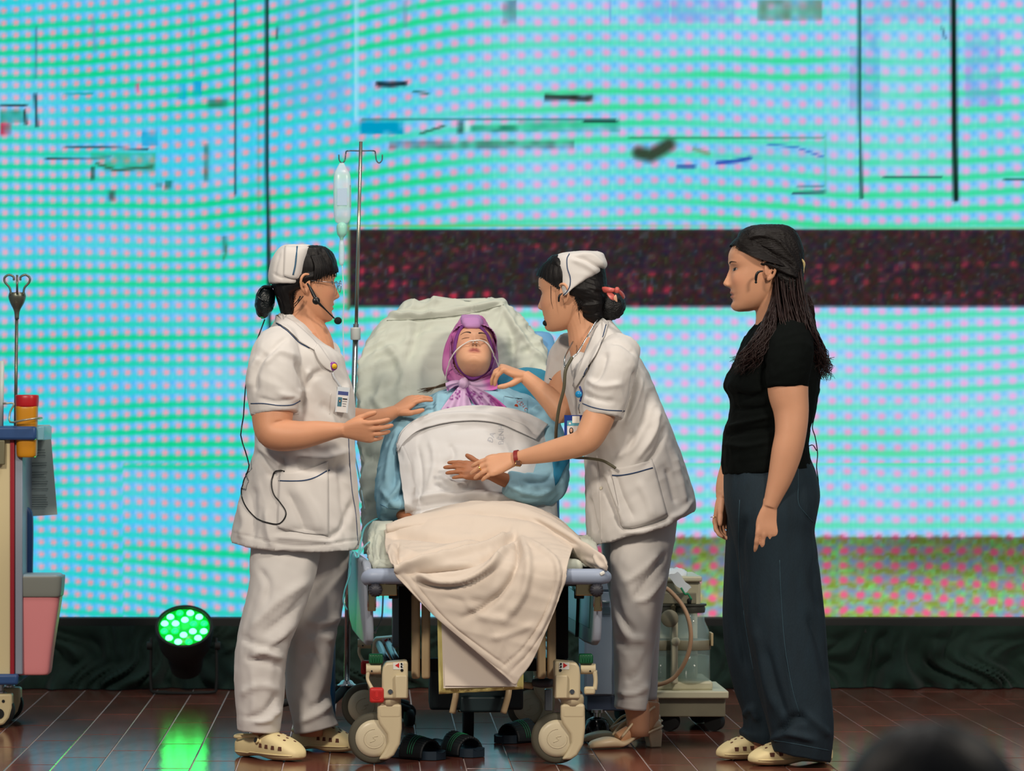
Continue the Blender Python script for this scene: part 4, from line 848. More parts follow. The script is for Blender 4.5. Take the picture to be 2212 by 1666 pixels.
def hand(g, wrist, fwd, dorsal, thumb, curls=((12, 18, 12),) * 4, spread=(6, 2, -3, -8), sc=1.0, tang=38, tdrop=-12, tcurl=(8, 14)):
    """palm, four unequal jointed fingers and a thumb leaving the side of the palm"""
    x = Vector(fwd).normalized(); z = Vector(dorsal); z = (z - x * z.dot(x)).normalized(); y = z.cross(x) * thumb; w0 = Vector(wrist)
    def W(a, b, c): return w0 + (x * a + y * b + z * c) * sc
    R = []; th = np.arange(20) * 2 * math.pi / 20
    for a, hw, ht, cz, cy in crom([(-.02, .023, .018, 0, 0), (0, .024, .0175, 0, 0), (.02, .03, .017, -.001, .002), (.045, .0365, .0158, -.002, .002), (.07, .0385, .014, -.001, 0), (.088, .0375, .0105, 0, -.001), (.096, .033, .006, 0, -.001)], 3):
        R.append([tuple(W(a, cy + hw * math.copysign(abs(math.cos(t)) ** .8, math.cos(t)), cz + ht * math.copysign(abs(math.sin(t)) ** .9, math.sin(t)))) for t in th])
    g.rings(R)
    tips = []
    for i, (bx, by, L_, r0) in enumerate(((.084, .0285, .068, .0088), (.088, .0098, .076, .0091), (.085, -.009, .070, .0086), (.077, -.0268, .054, .0077))):
        a = math.radians(spread[i]); d = (x * math.cos(a) + y * math.sin(a)); lat = (y * math.cos(a) - x * math.sin(a)); p = W(bx - .024, by - .024 * math.sin(a), .001); pts = [p]; rr = [r0 * 1.02]
        p = W(bx, by, .002); pts.append(p); rr.append(r0 * 1.1); ang = 0
        for j, fr in enumerate((.44, .31, .25)):
            ang += math.radians(curls[i][j]); dd = d * math.cos(ang) - z * math.sin(ang)
            q = p + dd * (L_ * fr * sc); pts.append(p + (q - p) * .5); rr.append(r0 * (.95, .88, .84)[j]); pts.append(q); rr.append(r0 * (1.0, .9, .66)[j]); p = q
        pts.append(p + dd * (.0045 * sc)); rr.append(r0 * .3)
        g.tube(pts, np.array(rr) * sc, 10, 3); tips.append((p, dd, r0))
    a = math.radians(tang); b = math.radians(tdrop); d = (x * math.cos(a) + y * math.sin(a)) * math.cos(b) + z * math.sin(b)
    p = W(.012, .016, -.006); pts = [p]; rr = [.0135]; ax = d.cross(y if abs(d.dot(y)) < .9 else x).normalized()
    inw = (x - y * .35).normalized(); q = p + d * .044 * sc; pts.append(q); rr.append(.0118)
    d2 = (d * math.cos(math.radians(tcurl[0])) + inw * math.sin(math.radians(tcurl[0]))).normalized(); q2 = q + d2 * .031 * sc; pts += [q + (q2 - q) * .5, q2]; rr += [.0098, .0102]
    d3 = (d2 * math.cos(math.radians(tcurl[1])) + inw * math.sin(math.radians(tcurl[1]))).normalized(); q3 = q2 + d3 * .024 * sc; pts += [q2 + (q3 - q2) * .5, q3, q3 + d3 * .004 * sc]; rr += [.0094, .007, .003]
    g.tube(pts, np.array(rr) * sc, 10, 3)
    return tips
def limb(g, keys, n=44, sub=6):
    """keys of (px, py, depth, radius px)"""
    return g.tube([P(a, b, d) for a, b, d, r in keys], [r * d / F for a, b, d, r in keys], n, sub)
def joinG(*gs):
    o = G()
    for g in gs: o.add(g.V(), g.f)
    return o
def clog(par, heel, toe, wid, label=None, height=.085, near=-1, band=True, name='clog', tone=(226, 208, 158)):
    """foam clog from heel point to toe point on the floor; near = side facing the viewer in its own frame"""
    h = Vector(heel); h.z = 0; t = Vector(toe); t.z = 0; x = (t - h); L = x.length; x.normalize(); z = Vector((0, 0, 1)); y = z.cross(x)
    W = lambda a, b, c: tuple(h + x * (a * L) + y * b + z * c)
    ks = crom([(0, .5, .052, .010), (.02, .66, .060, .004), (.1, .8, .062, .0), (.25, .84, .062, .006), (.38, .86, .068, .008), (.48, .92, .080, .004), (.58, 1, .084, 0), (.72, 1.04, .074, 0), (.85, .98, .060, .002), (.94, .8, .045, .006), (.985, .55, .034, .011), (1, .3, .026, .014)], 4)
    R = []; th = np.arange(28) * 2 * math.pi / 28
    for a, wf, ht, zb in ks:
        ht = ht * height / .084; m_ = (ht + zb) / 2; R.append([W(a, wid * wf * math.copysign(abs(math.cos(q)) ** .75, math.cos(q)), m_ + (ht - zb) / 2 * math.copysign(abs(math.sin(q)) ** .6, math.sin(q))) for q in th])
    g = G(); g.rings(R); M_foam = mat('foam_%d' % tone[2], tone, .6, var=.05, vscale=20)
    o = mk(name, g, M_foam, par)
    if label: o['label'] = label
    T = bvh(o)
    def side(a, hz, off=.0, s_=near):
        p0 = Vector(W(a, s_ * .2, hz)); hh = T.ray_cast(p0, -y * s_); return (hh[0] + hh[1] * off, hh[1]) if hh[0] is not None else (Vector(W(a, s_ * wid, hz)), y * s_)
    def topp(a, b, off=0):
        hh = T.ray_cast(Vector(W(a, b, .3)), -z); return (hh[0] + hh[1] * off, hh[1]) if hh[0] is not None else (Vector(W(a, b, .08)), z)
    M_hole = mat('vent_dark', (96, 58, 44), .9)
    for a in (.5, .61, .72, .83):
        p, n = side(a, .045 * height / .084 - .012 * (a - .5)); g = G(); u = (x - n * x.dot(n)).normalized(); w_ = n.cross(u)
        g.add([tuple(p + u * q * L * .028 + w_ * r * .0062 + n * .0009) for q, r in ((-1, -1), (1, -1), (.75, 1), (-.75, 1))], [(0, 1, 2, 3)]); mk('vent_hole', g, M_hole, o, smooth=False, solid=.001)
    for a, b in ((.62, .3), (.68, -.25), (.7, .45), (.76, .1), (.8, -.4), (.84, .35)):
        p, n = topp(a, b * wid); g = G(); g.lathe([(.0048, -.0005), (.0048, .0008)], p, 10, n); mk('vent_hole', g, M_hole, o, smooth=False)
    g = G(); g.tube([Vector(W(a, s_ * b, .021 if a > .3 else .018)) for s_, a, b in [(near, q, wid * (np.interp(q, [r[0] for r in ks], [r[1] for r in ks]) * 1.01)) for q in np.linspace(.03, .97, 24)]], .0022, 6); mk('sole_rim', g, M_foam, o)
    if band:
        g = G(); g.tube([side(.5, .056, .002)[0], side(.3, .064, .004)[0], side(.1, .066, .004)[0], Vector(W(-.02, 0, .066)), side(.1, .066, .004, -near)[0]], [.006, .0055, .0055, .0055, .0055], 8, 4, flat=(y, .5)); mk('heel_strap', g, M_foam, o)
        p, n = side(.44, .06, .002); g = G(); g.lathe([(.011, 0), (.011, .004), (.009, .006)], p, 18, n); mk('rivet', g, M_foam, o); g = G(); g.lathe([(.0085, .005), (.0085, .0075)], p, 18, n); mk('rivet_badge', g, M_black, o, auto=.6)
    return o

# ================================================================ nurse at the left
n1 = thing('person', Vector((P(640, 0, 11.3).x, 11.3, 0)), 'person in white nurse uniform, cap and glasses gesturing at left of the bed', 'person')
H1 = Head(P(661, 615, 11.3), (math.cos(.2), math.sin(.2), -.04), (.03, 0, 1), 1.05)
g = G(); H1.geo(g, ears=(-1, 1)); limb(g, [(652, 650, 11.3, 42), (650, 690, 11.3, 43), (660, 722, 11.3, 48), (676, 752, 11.3, 46), (684, 800, 11.3, 40)], 24, 4)
a1 = remesh(g, .0024, 4)
g = G(); limb(g, [(596, 800, 11.13, 40), (592, 860, 11.12, 45), (588, 905, 11.1, 44), (594, 936, 11.08, 37), (640, 941, 11.06, 32), (690, 934, 11.05, 25), (726, 930, 11.04, 17.5), (746, 929, 11.03, 15)])
hand(g, P(744, 930, 11.03), (.93, -.3, -.04), (-.25, -.9, -.3), 1, ((16, 18, 12), (20, 20, 14), (24, 22, 14), (26, 24, 16)), (5, 1, -2, -5), .98, 30, -14, (10, 12))
a2 = remesh(g, .0024, 4)
g = G(); limb(g, [(690, 830, 11.5, 40), (720, 895, 11.56, 32), (770, 906, 11.66, 25), (820, 902, 11.74, 19), (852, 890, 11.79, 14)])
hand(g, P(850, 890, 11.79), (.8, .25, .5), (-.42, -.5, .7), -1, ((14, 14, 8), (16, 16, 8), (18, 16, 8), (18, 16, 8)), (8, 2, -4, -9), .9, 52, -6, (22, 16))
a3 = remesh(g, .0024, 4)
core = rows_loft([(720, 600, 690, 11.3, .1), (800, 575, 720, 11.3, .15), (950, 575, 740, 11.3, .14), (1100, 560, 740, 11.3, .14), (1180, 570, 720, 11.3, .13)], 24, 3)
for x0, x1, d in ((600, 570, 11.22), (660, 672, 11.36)): limb(core, [(x0 + 20, 1150, d, 55), (x0, 1330, d, 42), (x1, 1480, d, 32), (x1, 1590, d, 25)], 14, 3)
b = joinG(a1, a2, a3, core); o = mk('body', b, skin_mat('skin_a'), n1); vv = b.V(); paint(o, H1.colors(vv, (206, 148, 114), lip=(164, 84, 78)))
H1.face(bvh(o), n1)
# hair with fringe, net bun
g = rows_loft([(531, 640, 690, 11.3, .03), (535, 620, 704, 11.3, .062), (545, 606, 717, 11.31, .084), (560, 597, 725, 11.315, .093), (574, 591, 728, 11.315, .096), (584, 588, 728, 11.315, .096), (592, 588, 722, 11.31, .096), (602, 588, 700, 11.3, .095), (619, 590, 672, 11.3, .092), (634, 594, 640, 11.3, .086), (655, 601, 638, 11.3, .079), (674, 606, 640, 11.3, .07), (694, 612, 632, 11.3, .045)], 110, 6, 2.7)
folds(g, [([(700, 540), (716, 570), (720, 600)], 3, .003), ([(690, 545), (704, 575), (706, 604)], 3, -.003), ([(680, 540), (690, 575), (690, 606)], 4, .003)], [((.25, 0, -1), .12, .008, .0022)], seed=2); H1.hair_cap(g, ([-.09, -.03, -.005, .018, .026, .038, .046, .2], [-.05, -.04, -.035, -.005, .03, .06, .2, .2]), .0085); h_ = mk('hair', g, M_hair, n1)
g = G()
for k in range(26):
    t = k / 25; x0 = 676 + 44 * t; g.tube([P(x0 - 4, 548 + 8 * abs(t - .5), 11.222 + .06 * t * t), P(x0 + 5, 575, 11.212 + .07 * t * t), P(x0 + 7 - 6 * (1 - t), 595 + 5 * math.sin(k * 2.3) + 14 * (1 - t), 11.21 + .075 * t * t)], [.003, .003, .0008], 5, 4)
for x0, x1, y1 in ((655, 627, 676), (650, 622, 668), (648, 634, 662), (600, 612, 690)): g.tube([P(x0, 640, 11.21), P((x0 + x1) / 2 + 2, 655, 11.208), P(x1, y1, 11.215)], [.002, .0015, .0005], 5, 4)
mk('loose_strands', g, M_hair, h_)['kind'] = 'stuff'
g = G(); g.ell(P(572, 652, 11.3), (.031, .05, .053), 40, 26, Matrix.Rotation(.15, 3, 'Y')); folds(g, (), [((0, .3, 1), .03, .012, .004)], seed=6); g.tube([P(592, 628, 11.3), P(608, 622, 11.3)], .028, 14); mk('bun', g, mat('hair_net', (10, 18, 20), .3, bump=.8, bscale=160, spec=.6), h_)
g = G()
for k in range(5): g.tube([P(588, 618 + k, 11.3 - .05 + .02 * k), P(566, 622 + 2 * k, 11.26 + .01 * k), P(556, 640, 11.25 + .02 * k), P(570, 650, 11.24 + .01 * k)], .0035, 6, 5)
mk('net_ribbon', g, mat('black_satin', (12, 20, 24), .25), h_)
# cap
capr = [(529.5, 626, 668, 11.3, .045), (532, 610, 672, 11.3, .074), (544, 596, 670, 11.3, .094), (563, 586, 666, 11.3, .103), (585, 581, 661, 11.3, .107), (600, 580, 657, 11.3, .108), (611, 582, 652, 11.3, .108), (614, 588, 648, 11.3, .104)]
g = rows_loft(capr, 80, 6, 2.8); folds(g, [([(590, 590), (610, 600), (650, 604)], 3, -.002), ([(605, 545), (597, 575), (593, 600)], 4, -.002)], [((.2, 0, 1), .1, .03, .0015)], seed=4); cp = mk('nurse_cap', g, M_cloth, n1)
T = bvh(cp); g = G(); R = []
for t in np.linspace(0, 1, 14):
    yy = 534 + 62 * t; xl = 616 - 3 * t; xr = 669 - 14 * t; R.append([tuple(hit(T, xl + (xr - xl) * u, yy + (12 * t) * u, .0035)[0]) for u in np.linspace(0, 1, 12)])
g.grid(R); mk('cap_cuff', g, M_cloth, cp, solid=.002)
g = G(); g.tube([hit(T, a, b_, .0062)[0] for a, b_ in ((642, 535), (639, 555), (636, 575), (632, 594))], .0024, 7, 4, flat=((0, 1, 0), .6)); mk('cap_stripe', g, mat('cap_blue', (36, 84, 116), .7), cp)
# tunic
t0 = rows_loft([(678, 604, 640, 11.3, .056), (692, 597, 655, 11.3, .075), (706, 586, 668, 11.3, .11), (726, 570, 684, 11.3, .148), (745, 560, 704, 11.3, .165), (768, 551, 738, 11.3, .177), (800, 545, 748, 11.3, .18), (840, 541, 762, 11.3, .175), (870, 543, 767, 11.3, .17), (910, 548, 767, 11.3, .165), (950, 551, 765, 11.3, .16), (985, 547, 766, 11.3, .16), (1030, 532, 769, 11.3, .17), (1080, 519, 774, 11.3, .178), (1130, 507, 778, 11.3, .185, 8), (1172, 498, 780, 11.3, .19, 14, 14)], 90, 6, 2.3)
limb(t0, [(604, 738, 11.2, 44), (596, 775, 11.14, 55), (592, 830, 11.12, 59), (592, 870, 11.115, 55), (594, 894, 11.11, 52)], 28, 5)
limb(t0, [(690, 760, 11.42, 46), (694, 830, 11.5, 50), (704, 880, 11.54, 44)], 20, 4)
tn = remesh(t0, .005, 3)
folds(tn, [([(640, 780), (655, 830), (650, 890)], 7, -.012), ([(668, 800), (660, 820), (655, 850)], 8, .008), ([(700, 800), (672, 815), (656, 845)], 9, -.008), ([(690, 870), (730, 900), (745, 930)], 12, -.006), ([(560, 770), (545, 800), (540, 840)], 8, .006), ([(580, 760), (556, 800), (552, 850)], 8, -.006),
   ([(550, 975), (570, 1000), (600, 1035)], 8, -.010), ([(560, 965), (590, 990), (612, 1010)], 8, .009), ([(610, 985), (612, 1010), (600, 1030)], 6, -.008), ([(640, 985), (700, 990), (750, 975)], 10, .008), ([(640, 1005), (700, 1015), (760, 1000)], 12, -.008),
   ([(520, 1080), (528, 1130), (520, 1165)], 9, .006), ([(545, 1050), (548, 1110), (545, 1170)], 10, -.007), ([(575, 1100), (580, 1150), (590, 1180)], 9, .006), ([(640, 1050), (670, 1100), (690, 1155)], 12, .007), ([(620, 1060), (645, 1110), (660, 1150)], 9, -.007), ([(600, 1150), (660, 1145), (710, 1158)], 7, -.006), ([(590, 1160), (650, 1165), (720, 1172)], 6, .005),
   ([(730, 1000), (740, 1080), (750, 1170)], 9, -.006), ([(705, 1165), (740, 1140), (760, 1080)], 8, -.006), ([(600, 850), (640, 860), (650, 840)], 9, .006), ([(560, 860), (600, 868), (640, 858)], 5, -.004), ([(620, 730), (600, 745), (580, 775)], 7, -.005), ([(640, 770), (600, 760), (570, 790)], 8, .005), ([(500, 1150), (640, 1180), (780, 1165)], 3, -.003), ([(750, 830), (740, 870), (755, 920)], 8, .006)],
   [((.25, 0, -1), .35, .06, .004), ((.8, 0, -.5), .2, .04, .0025)], seed=11)
tu = mk('tunic', tn, M_cloth, n1); T1 = bvh(tu); T1b = bvh(tu, o)
def strip(name, T, poly, r, m_, par, lift=.0006, flat=.6, dflt=11.2, step=6):
    g = G(); g.tube(on_line(T, poly, lift, step, dflt), r, 6, 1, flat=((0, 1, 0), flat)); return mk(name, g, m_, par)
strip('sleeve_piping', T1, [(542, 872), (570, 872), (600, 876), (630, 875), (648, 866)], .0018, M_pipe, tu)
strip('hem_seam', T1, [(543, 893), (594, 899), (645, 893)], .0016, M_cloth, tu, .001)
strip('pocket_piping', T1, [(602, 1039), (650, 1039), (680, 1032), (712, 1016)], .0022, M_pipe, tu)
def sheet_on(name, T, top, bot, m_, par, lift=.003, n=16, m=14, solid=.0015, dflt=11.2):
    A = crom(top, 8); B = crom(bot, 8); ia = np.linspace(0, len(A) - 1, n); ib = np.linspace(0, len(B) - 1, n); R = []
    pa = np.stack([np.interp(ia, np.arange(len(A)), A[:, k]) for k in (0, 1)], 1); pb = np.stack([np.interp(ib, np.arange(len(B)), B[:, k]) for k in (0, 1)], 1)
    for t in np.linspace(0, 1, m): R.append([tuple(hit(T, *(pa[i] * (1 - t) + pb[i] * t), lift, dflt)[0]) for i in range(n)])
    g = G(); g.grid(R); return mk(name, g, m_, par, solid=solid)
sheet_on('pocket', T1, [(605, 1020), (650, 1018), (708, 996)], [(600, 1140), (650, 1152), (708, 1158)], M_cloth, tu, .004, 24, 24)
strip('pocket_piping', bvh(bpy.data.objects['pocket']), [(605, 1039), (650, 1039), (680, 1032), (706, 1018)], .0022, M_pipe, tu, .0015)
cl = sheet_on('collar', T1b, [(600, 680), (626, 692), (652, 714), (682, 744), (704, 776)], [(597, 698), (622, 716), (644, 738), (668, 753), (686, 764)], M_cloth, tu, .006, 30, 8, .002)
strip('collar_piping', bvh(cl, tu), [(597, 699), (622, 717), (644, 739), (668, 753)], .0018, M_pipe, cl, .0012)
sheet_on('lapel', T1b, [(684, 746), (700, 766), (716, 792)], [(676, 757), (690, 785), (714, 804)], M_cloth, tu, .008, 16, 8, .002)
strip('front_piping', T1, [(752, 935), (755, 1000), (760, 1060), (768, 1110), (773, 1178)], .0022, mat('placket_navy', (78, 84, 104), .7), tu)
strip('front_seam', T1, [(714, 850), (712, 880), (711, 895)], .0012, M_cloth, tu, .001)
# trousers
def leg(name, rows, strokes, par, seed, d=None):
    g = rows_loft(rows, 72, 8, 2.3); folds(g, strokes, [((.3, 0, 1), .35, .05, .004), ((1, 0, -.6), .16, .03, .002)], seed=seed); return mk(name, g, M_cloth, par)
tr = leg('trousers', [(1130, 560, 690, 11.28, .09), (1175, 543, 692, 11.26, .105), (1210, 541, 690, 11.24, .112), (1260, 540, 676, 11.22, .115), (1330, 524, 652, 11.21, .11), (1390, 512, 626, 11.2, .1), (1440, 508, 616, 11.2, .095), (1500, 508, 613, 11.2, .09), (1550, 511, 608, 11.2, .09), (1578, 513, 604, 11.2, .088, 6)],
   [([(670, 1250), (600, 1300), (540, 1360)], 10, .008), ([(672, 1275), (620, 1330), (570, 1370)], 9, -.008), ([(640, 1340), (580, 1400), (540, 1420)], 9, .009), ([(620, 1385), (570, 1400), (520, 1375)], 8, -.009), ([(540, 1395), (580, 1412), (612, 1420)], 7, .009), ([(530, 1420), (570, 1430), (610, 1440)], 7, -.007), ([(520, 1500), (560, 1480), (600, 1490)], 8, .007), ([(600, 1500), (570, 1540), (540, 1550)], 8, -.008), ([(606, 1530), (580, 1555), (550, 1560)], 7, .008), ([(560, 1230), (580, 1260), (575, 1300)], 8, -.006), ([(515, 1545), (560, 1552), (605, 1550)], 3, -.004), ([(545, 1440), (550, 1500), (545, 1560)], 10, .005)], n1, 21)
lf = leg('far_leg', [(1130, 600, 752, 11.4, .12), (1190, 602, 754, 11.4, .12), (1260, 610, 748, 11.4, .115), (1330, 614, 736, 11.39, .11), (1390, 617, 722, 11.38, .1), (1440, 616, 718, 11.38, .095), (1500, 620, 713, 11.38, .09), (1545, 630, 722, 11.38, .09), (1574, 636, 730, 11.38, .085, -20)],
   [([(735, 1330), (700, 1345), (660, 1340)], 8, .009), ([(735, 1350), (700, 1365), (665, 1375)], 8, -.009), ([(720, 1385), (690, 1370), (660, 1390)], 8, .008), ([(650, 1420), (680, 1410), (700, 1440)], 8, -.006), ([(715, 1490), (690, 1520), (670, 1530)], 8, -.009), ([(715, 1520), (690, 1540), (650, 1560)], 8, .008), ([(720, 1240), (690, 1260), (672, 1290)], 8, -.007)], tr, 22)
lf['label'] = 'far trouser leg'
clog(n1, P(520, 1616, 11.26), P(650, 1636, 11.06), .047, 'cream clog, nearer foot'); clog(n1, P(638, 1605, 11.46), P(764, 1624, 11.36), .045, 'cream clog, farther foot')
# glasses
gl = G(); M_gf = mat('glasses_wire', (150, 150, 156), .25, .9)
for e in (-1, 1): gl.tube([H1.W((.1 - .06 * (abs(e * .034 + .023 * math.cos(t)) - .03) * (abs(e * .034 + .023 * math.cos(t)) > .03), e * .034 + .023 * math.cos(t), -.002 + .018 * math.sin(t))) for t in np.linspace(0, 2 * math.pi, 29)], .0012, 6); gl.tube([H1.W((.098, e * .056, .006)), H1.W((.06, e * .077, .008)), H1.W((.0, e * .084, .01))], .001, 6)
gl.tube([H1.W((.101, -.011, .0)), H1.W((.106, 0, .003)), H1.W((.101, .011, 0))], .001, 6); gs = mk('glasses', gl, M_gf, n1)
for e in (-1, 1):
    g = G(); g.lathe([(.022, -.0003), (.022, .0003)], (0, 0, 0), 24); v = g.V() * np.array([1, .8, 1]); g.setV(np.array([tuple(H1.W((.0995 + q[2], e * .034 + q[0], -.002 + q[1]))) for q in v])); mk('lens', g, mat('lens_clear', (220, 235, 240), .03, alpha=.12, spec=.8), gs)
# headset microphone
def headset(name, T, pts, rad, foam, rf, label, pod=None):
    h = thing(name, pts[0], label, 'microphone'); g = G(); g.tube(pts, rad, 10, 5); mk('boom', g, M_black, h)
    g = G(); g.ell(foam, (rf, rf, rf * .95), 18, 12); mk('foam_ball', g, mat('foam_black', (18, 26, 26), .95, bump=.5, bscale=400), h)
    if pod: g = G(); g.lathe([(.011, -.005), (.0125, 0), (.011, .005)], pod, 20, (.2, -1, 0)); mk('boom_pivot', g, M_black, h)
headset('headset_microphone', None, [P(664, 613, 11.2), P(670, 622, 11.19), P(678, 638, 11.185), P(686, 652, 11.18), P(702, 668, 11.19), P(722, 688, 11.21)], [.003, .0045, .006, .005, .0026, .0024], P(730, 693, 11.215), .0125, 'black headset microphone curving along the cheek of the nurse with glasses', P(683, 650, 11.18))
cb_ = [P(572, 690, 11.42), P(540, 780, 11.45), P(530, 840, 11.4), P(526, 900, 11.3), P(520, 940, 11.28), P(530, 975, 11.27), P(538, 1005, 11.2)]
cb_ += on_line(bvh(tu, bpy.data.objects['pocket']), [(536, 1020), (526, 1040), (523, 1070), (532, 1095), (552, 1118), (580, 1130), (602, 1132), (615, 1120), (617, 1105), (605, 1085), (592, 1068), (587, 1045), (592, 1022), (604, 1016), (615, 1019)], .0025, 14)
g = G(); g.tube(cb_, .0022, 7, 2); tag(mk('microphone_cable', g, M_black), 'thin black cable looping over the tunic pocket of the left nurse', 'cable')
# badge
def flat_card(name, T, c, wpx, hpx, rot, m_, par, lift, th=.0012, dflt=11.1):
    p, n = hit(T, c[0], c[1], lift, dflt); k = p.y / F; r_ = Matrix.Rotation(rot, 3, 'Y'); g = G(); g.box(p, (wpx * k, th, hpx * k), r_); return mk(name, g, m_, par, bevel=min(.0015, th * .4)), p
p0, _ = hit(T1, 716, 792, .006); bg = thing('id_badge', p0, 'identity badge on a purple and yellow reel worn by the left nurse', 'badge')
g = G(); g.lathe([(.0135, -.004), (.0145, 0), (.0135, .005)], p0 + Vector((0, -.004, 0)), 24, (.35, -1, 0)); mk('reel', g, mat('purple_plastic', (126, 44, 140), .35), bg)
g = G(); g.lathe([(.0085, .004), (.0085, .0062)], p0 + Vector((.003, -.005, 0)), 24, (.35, -1, 0)); fc = mk('reel_face', g, mat('yellow_disc', (226, 186, 30), .4), bg)
g = G(); q0 = p0 + Vector((.003, -.0125, 0)); g.tube([q0 + Vector((.0045 * math.cos(t), 0, .0045 * math.sin(t))) for t in np.linspace(3.5, 5.9, 9)], .0005, 5); g.ell(q0 + Vector((-.0025, 0, .002)), (.0007, .0005, .001), 6, 4); g.ell(q0 + Vector((.0025, 0, .002)), (.0007, .0005, .001), 6, 4); mk('printed_smile', g, mat('smile_brown', (110, 70, 10), .6), fc)
sw = [hit(T1, a, b_, .005)[0] for a, b_ in ((716, 805), (719, 815), (726, 826), (734, 838))]; g = G(); g.tube(sw, .0034, 6, 4, flat=((0, 1, 0), .4)); mk('strap', g, mat('clear_strap', (208, 214, 220), .25), bg)
ang = .1
pc, pn = hit(T1, 738, 866, .008); k = pc.y / F; r_ = Matrix.Rotation(ang, 3, 'Y')
def card(name, u, v_, wd, ht, m_, par, lift, th=.0008):
    g = G(); g.box(pc + r_ @ Vector((u * k, 0, v_ * k)) + Vector((0, -lift, 0)), (wd * k, th, ht * k), r_); return mk(name, g, m_, par, smooth=False)
hd_ = card('holder', 0, 2, 27, 55, mat('clear_holder', (200, 208, 214), .2), bg, 0, .002)
card('header_band', 0, 16, 22, 8, mat('badge_blue', (60, 74, 130), .5), bg, .0016); card('card', 0, -6, 22, 38, mat('badge_white', (216, 214, 212), .5), bg, .0012); card('photo', -5.5, -3, 9, 20, mat('photo_teal', (64, 112, 130), .5), bg, .002)
g = G(); g.ell(pc + r_ @ Vector((-5.5 * k, -.0028, -1 * k)), (2.2 * k, .0003, 4 * k), 10, 6); mk('portrait_hair', g, M_black, bg); g = G(); g.ell(pc + r_ @ Vector((-5.5 * k, -.0032, -1.5 * k)), (1.4 * k, .0003, 2.4 * k), 10, 6); mk('portrait_face', g, mat('portrait_skin', (206, 166, 140), .6), bg)
for q, (w_, h_2) in enumerate(((10, 2.6), (10, 1.2), (8, 1.2), (7, 1.2))): card('print_line', 5, 4 - q * 5.2, w_, h_2, M_black if q == 0 else mat('ink_grey', (90, 92, 100), .6), bg, .002)

# ================================================================ woman in black at the right
wm = thing('person', Vector((P(1690, 0, 11.05).x, 11.05, 0)), 'person in black t-shirt and wide dark jeans standing at right with long wavy hair', 'person')
H3 = Head(P(1642, 586, 11.05), (-1, -.02, -.05), (-.04, 0, 1), 1.1)
g = G(); H3.geo(g, nose=1.05); limb(g, [(1662, 625, 11.05, 42), (1672, 670, 11.05, 40), (1680, 715, 11.06, 52)], 24, 4); a1 = remesh(g, .0024, 4)
g = G(); limb(g, [(1704, 780, 10.9, 42), (1702, 840, 10.88, 44), (1709, 890, 10.87, 38), (1708, 935, 10.86, 34), (1699, 980, 10.86, 33), (1686, 1030, 10.86, 27), (1672, 1070, 10.86, 20), (1663, 1096, 10.86, 16)])
hand(g, P(1663, 1094, 10.86), (-.1, -.03, -1), (-.12, -.97, .0), -1, ((10, 14, 10), (12, 18, 12), (14, 20, 14), (16, 22, 16)), (3, 1, -3, -9), .98, 20, -30, (10, 14)); a2 = remesh(g, .0024, 4)
g = G(); limb(g, [(1640, 800, 11.2, 40), (1600, 960, 11.24, 30), (1572, 1040, 11.2, 24), (1562, 1078, 11.18, 16)])
hand(g, P(1561, 1076, 11.18), (-.12, -.1, -1), (-.75, .6, .05), 1, ((18, 26, 18), (22, 30, 20), (26, 34, 22), (30, 36, 24)), (4, 1, -2, -5), .93, 30, -20, (14, 18)); a3 = remesh(g, .0026, 2)
core = rows_loft([(720, 1625, 1725, 11.05, .11), (800, 1600, 1745, 11.05, .15), (950, 1585, 1725, 11.05, .14), (1100, 1590, 1740, 11.05, .14), (1200, 1600, 1740, 11.05, .13)], 24, 3)
for x1, d in ((1720, 11.0), (1640, 11.14)): limb(core, [(1680, 1150, d, 55), (x1 - 10, 1330, d, 42), (x1, 1500, d, 30), (x1, 1630, d, 25)], 14, 3)
b = joinG(a1, a2, a3, core); o = mk('body', b, skin_mat('skin_b'), wm); paint(o, H3.colors(b.V(), (204, 150, 118), lip=(160, 92, 84), cheek=.2)); H3.face(bvh(o), wm)
# t-shirt
t0 = rows_loft([(686, 1650, 1706, 11.06, .06), (700, 1634, 1722, 11.06, .1), (722, 1616, 1740, 11.06, .15), (755, 1600, 1756, 11.05, .17), (790, 1584, 1765, 11.05, .175), (818, 1569, 1768, 11.05, .175), (838, 1566, 1767, 11.05, .175), (862, 1578, 1764, 11.05, .17), (900, 1576, 1757, 11.05, .16), (930, 1566, 1748, 11.05, .158), (965, 1562, 1744, 11.05, .165), (1000, 1561, 1750, 11.05, .17), (1018, 1562, 1755, 11.05, .17, -14)], 90, 6, 2.3)
limb(t0, [(1712, 722, 10.95, 44), (1706, 760, 10.9, 51), (1702, 800, 10.88, 50), (1700, 826, 10.878, 47), (1700, 838, 10.876, 46)], 28, 5); limb(t0, [(1650, 740, 11.17, 44), (1630, 800, 11.2, 46), (1620, 840, 11.21, 42)], 20, 4)
tn = remesh(t0, .005, 3)
folds(tn, [([(1650, 780), (1646, 820), (1655, 850)], 6, -.012), ([(1570, 925), (1610, 915), (1660, 900)], 6, .008), ([(1566, 940), (1620, 930), (1670, 925)], 6, -.008), ([(1580, 880), (1620, 885), (1660, 880)], 6, -.006), ([(1565, 960), (1610, 965), (1660, 955)], 7, .006), ([(1740, 900), (1720, 940), (1735, 980)], 7, .006), ([(1590, 850), (1620, 860), (1650, 850)], 7, -.006)], [((1, 0, .2), .2, .03, .003), ((.2, 0, 1), .2, .04, .003)], seed=31)
ts = mk('t_shirt', tn, mat('black_knit', (8, 12, 11), .95, var=.2, vscale=60, bump=.1, bscale=500, spec=.12), wm)
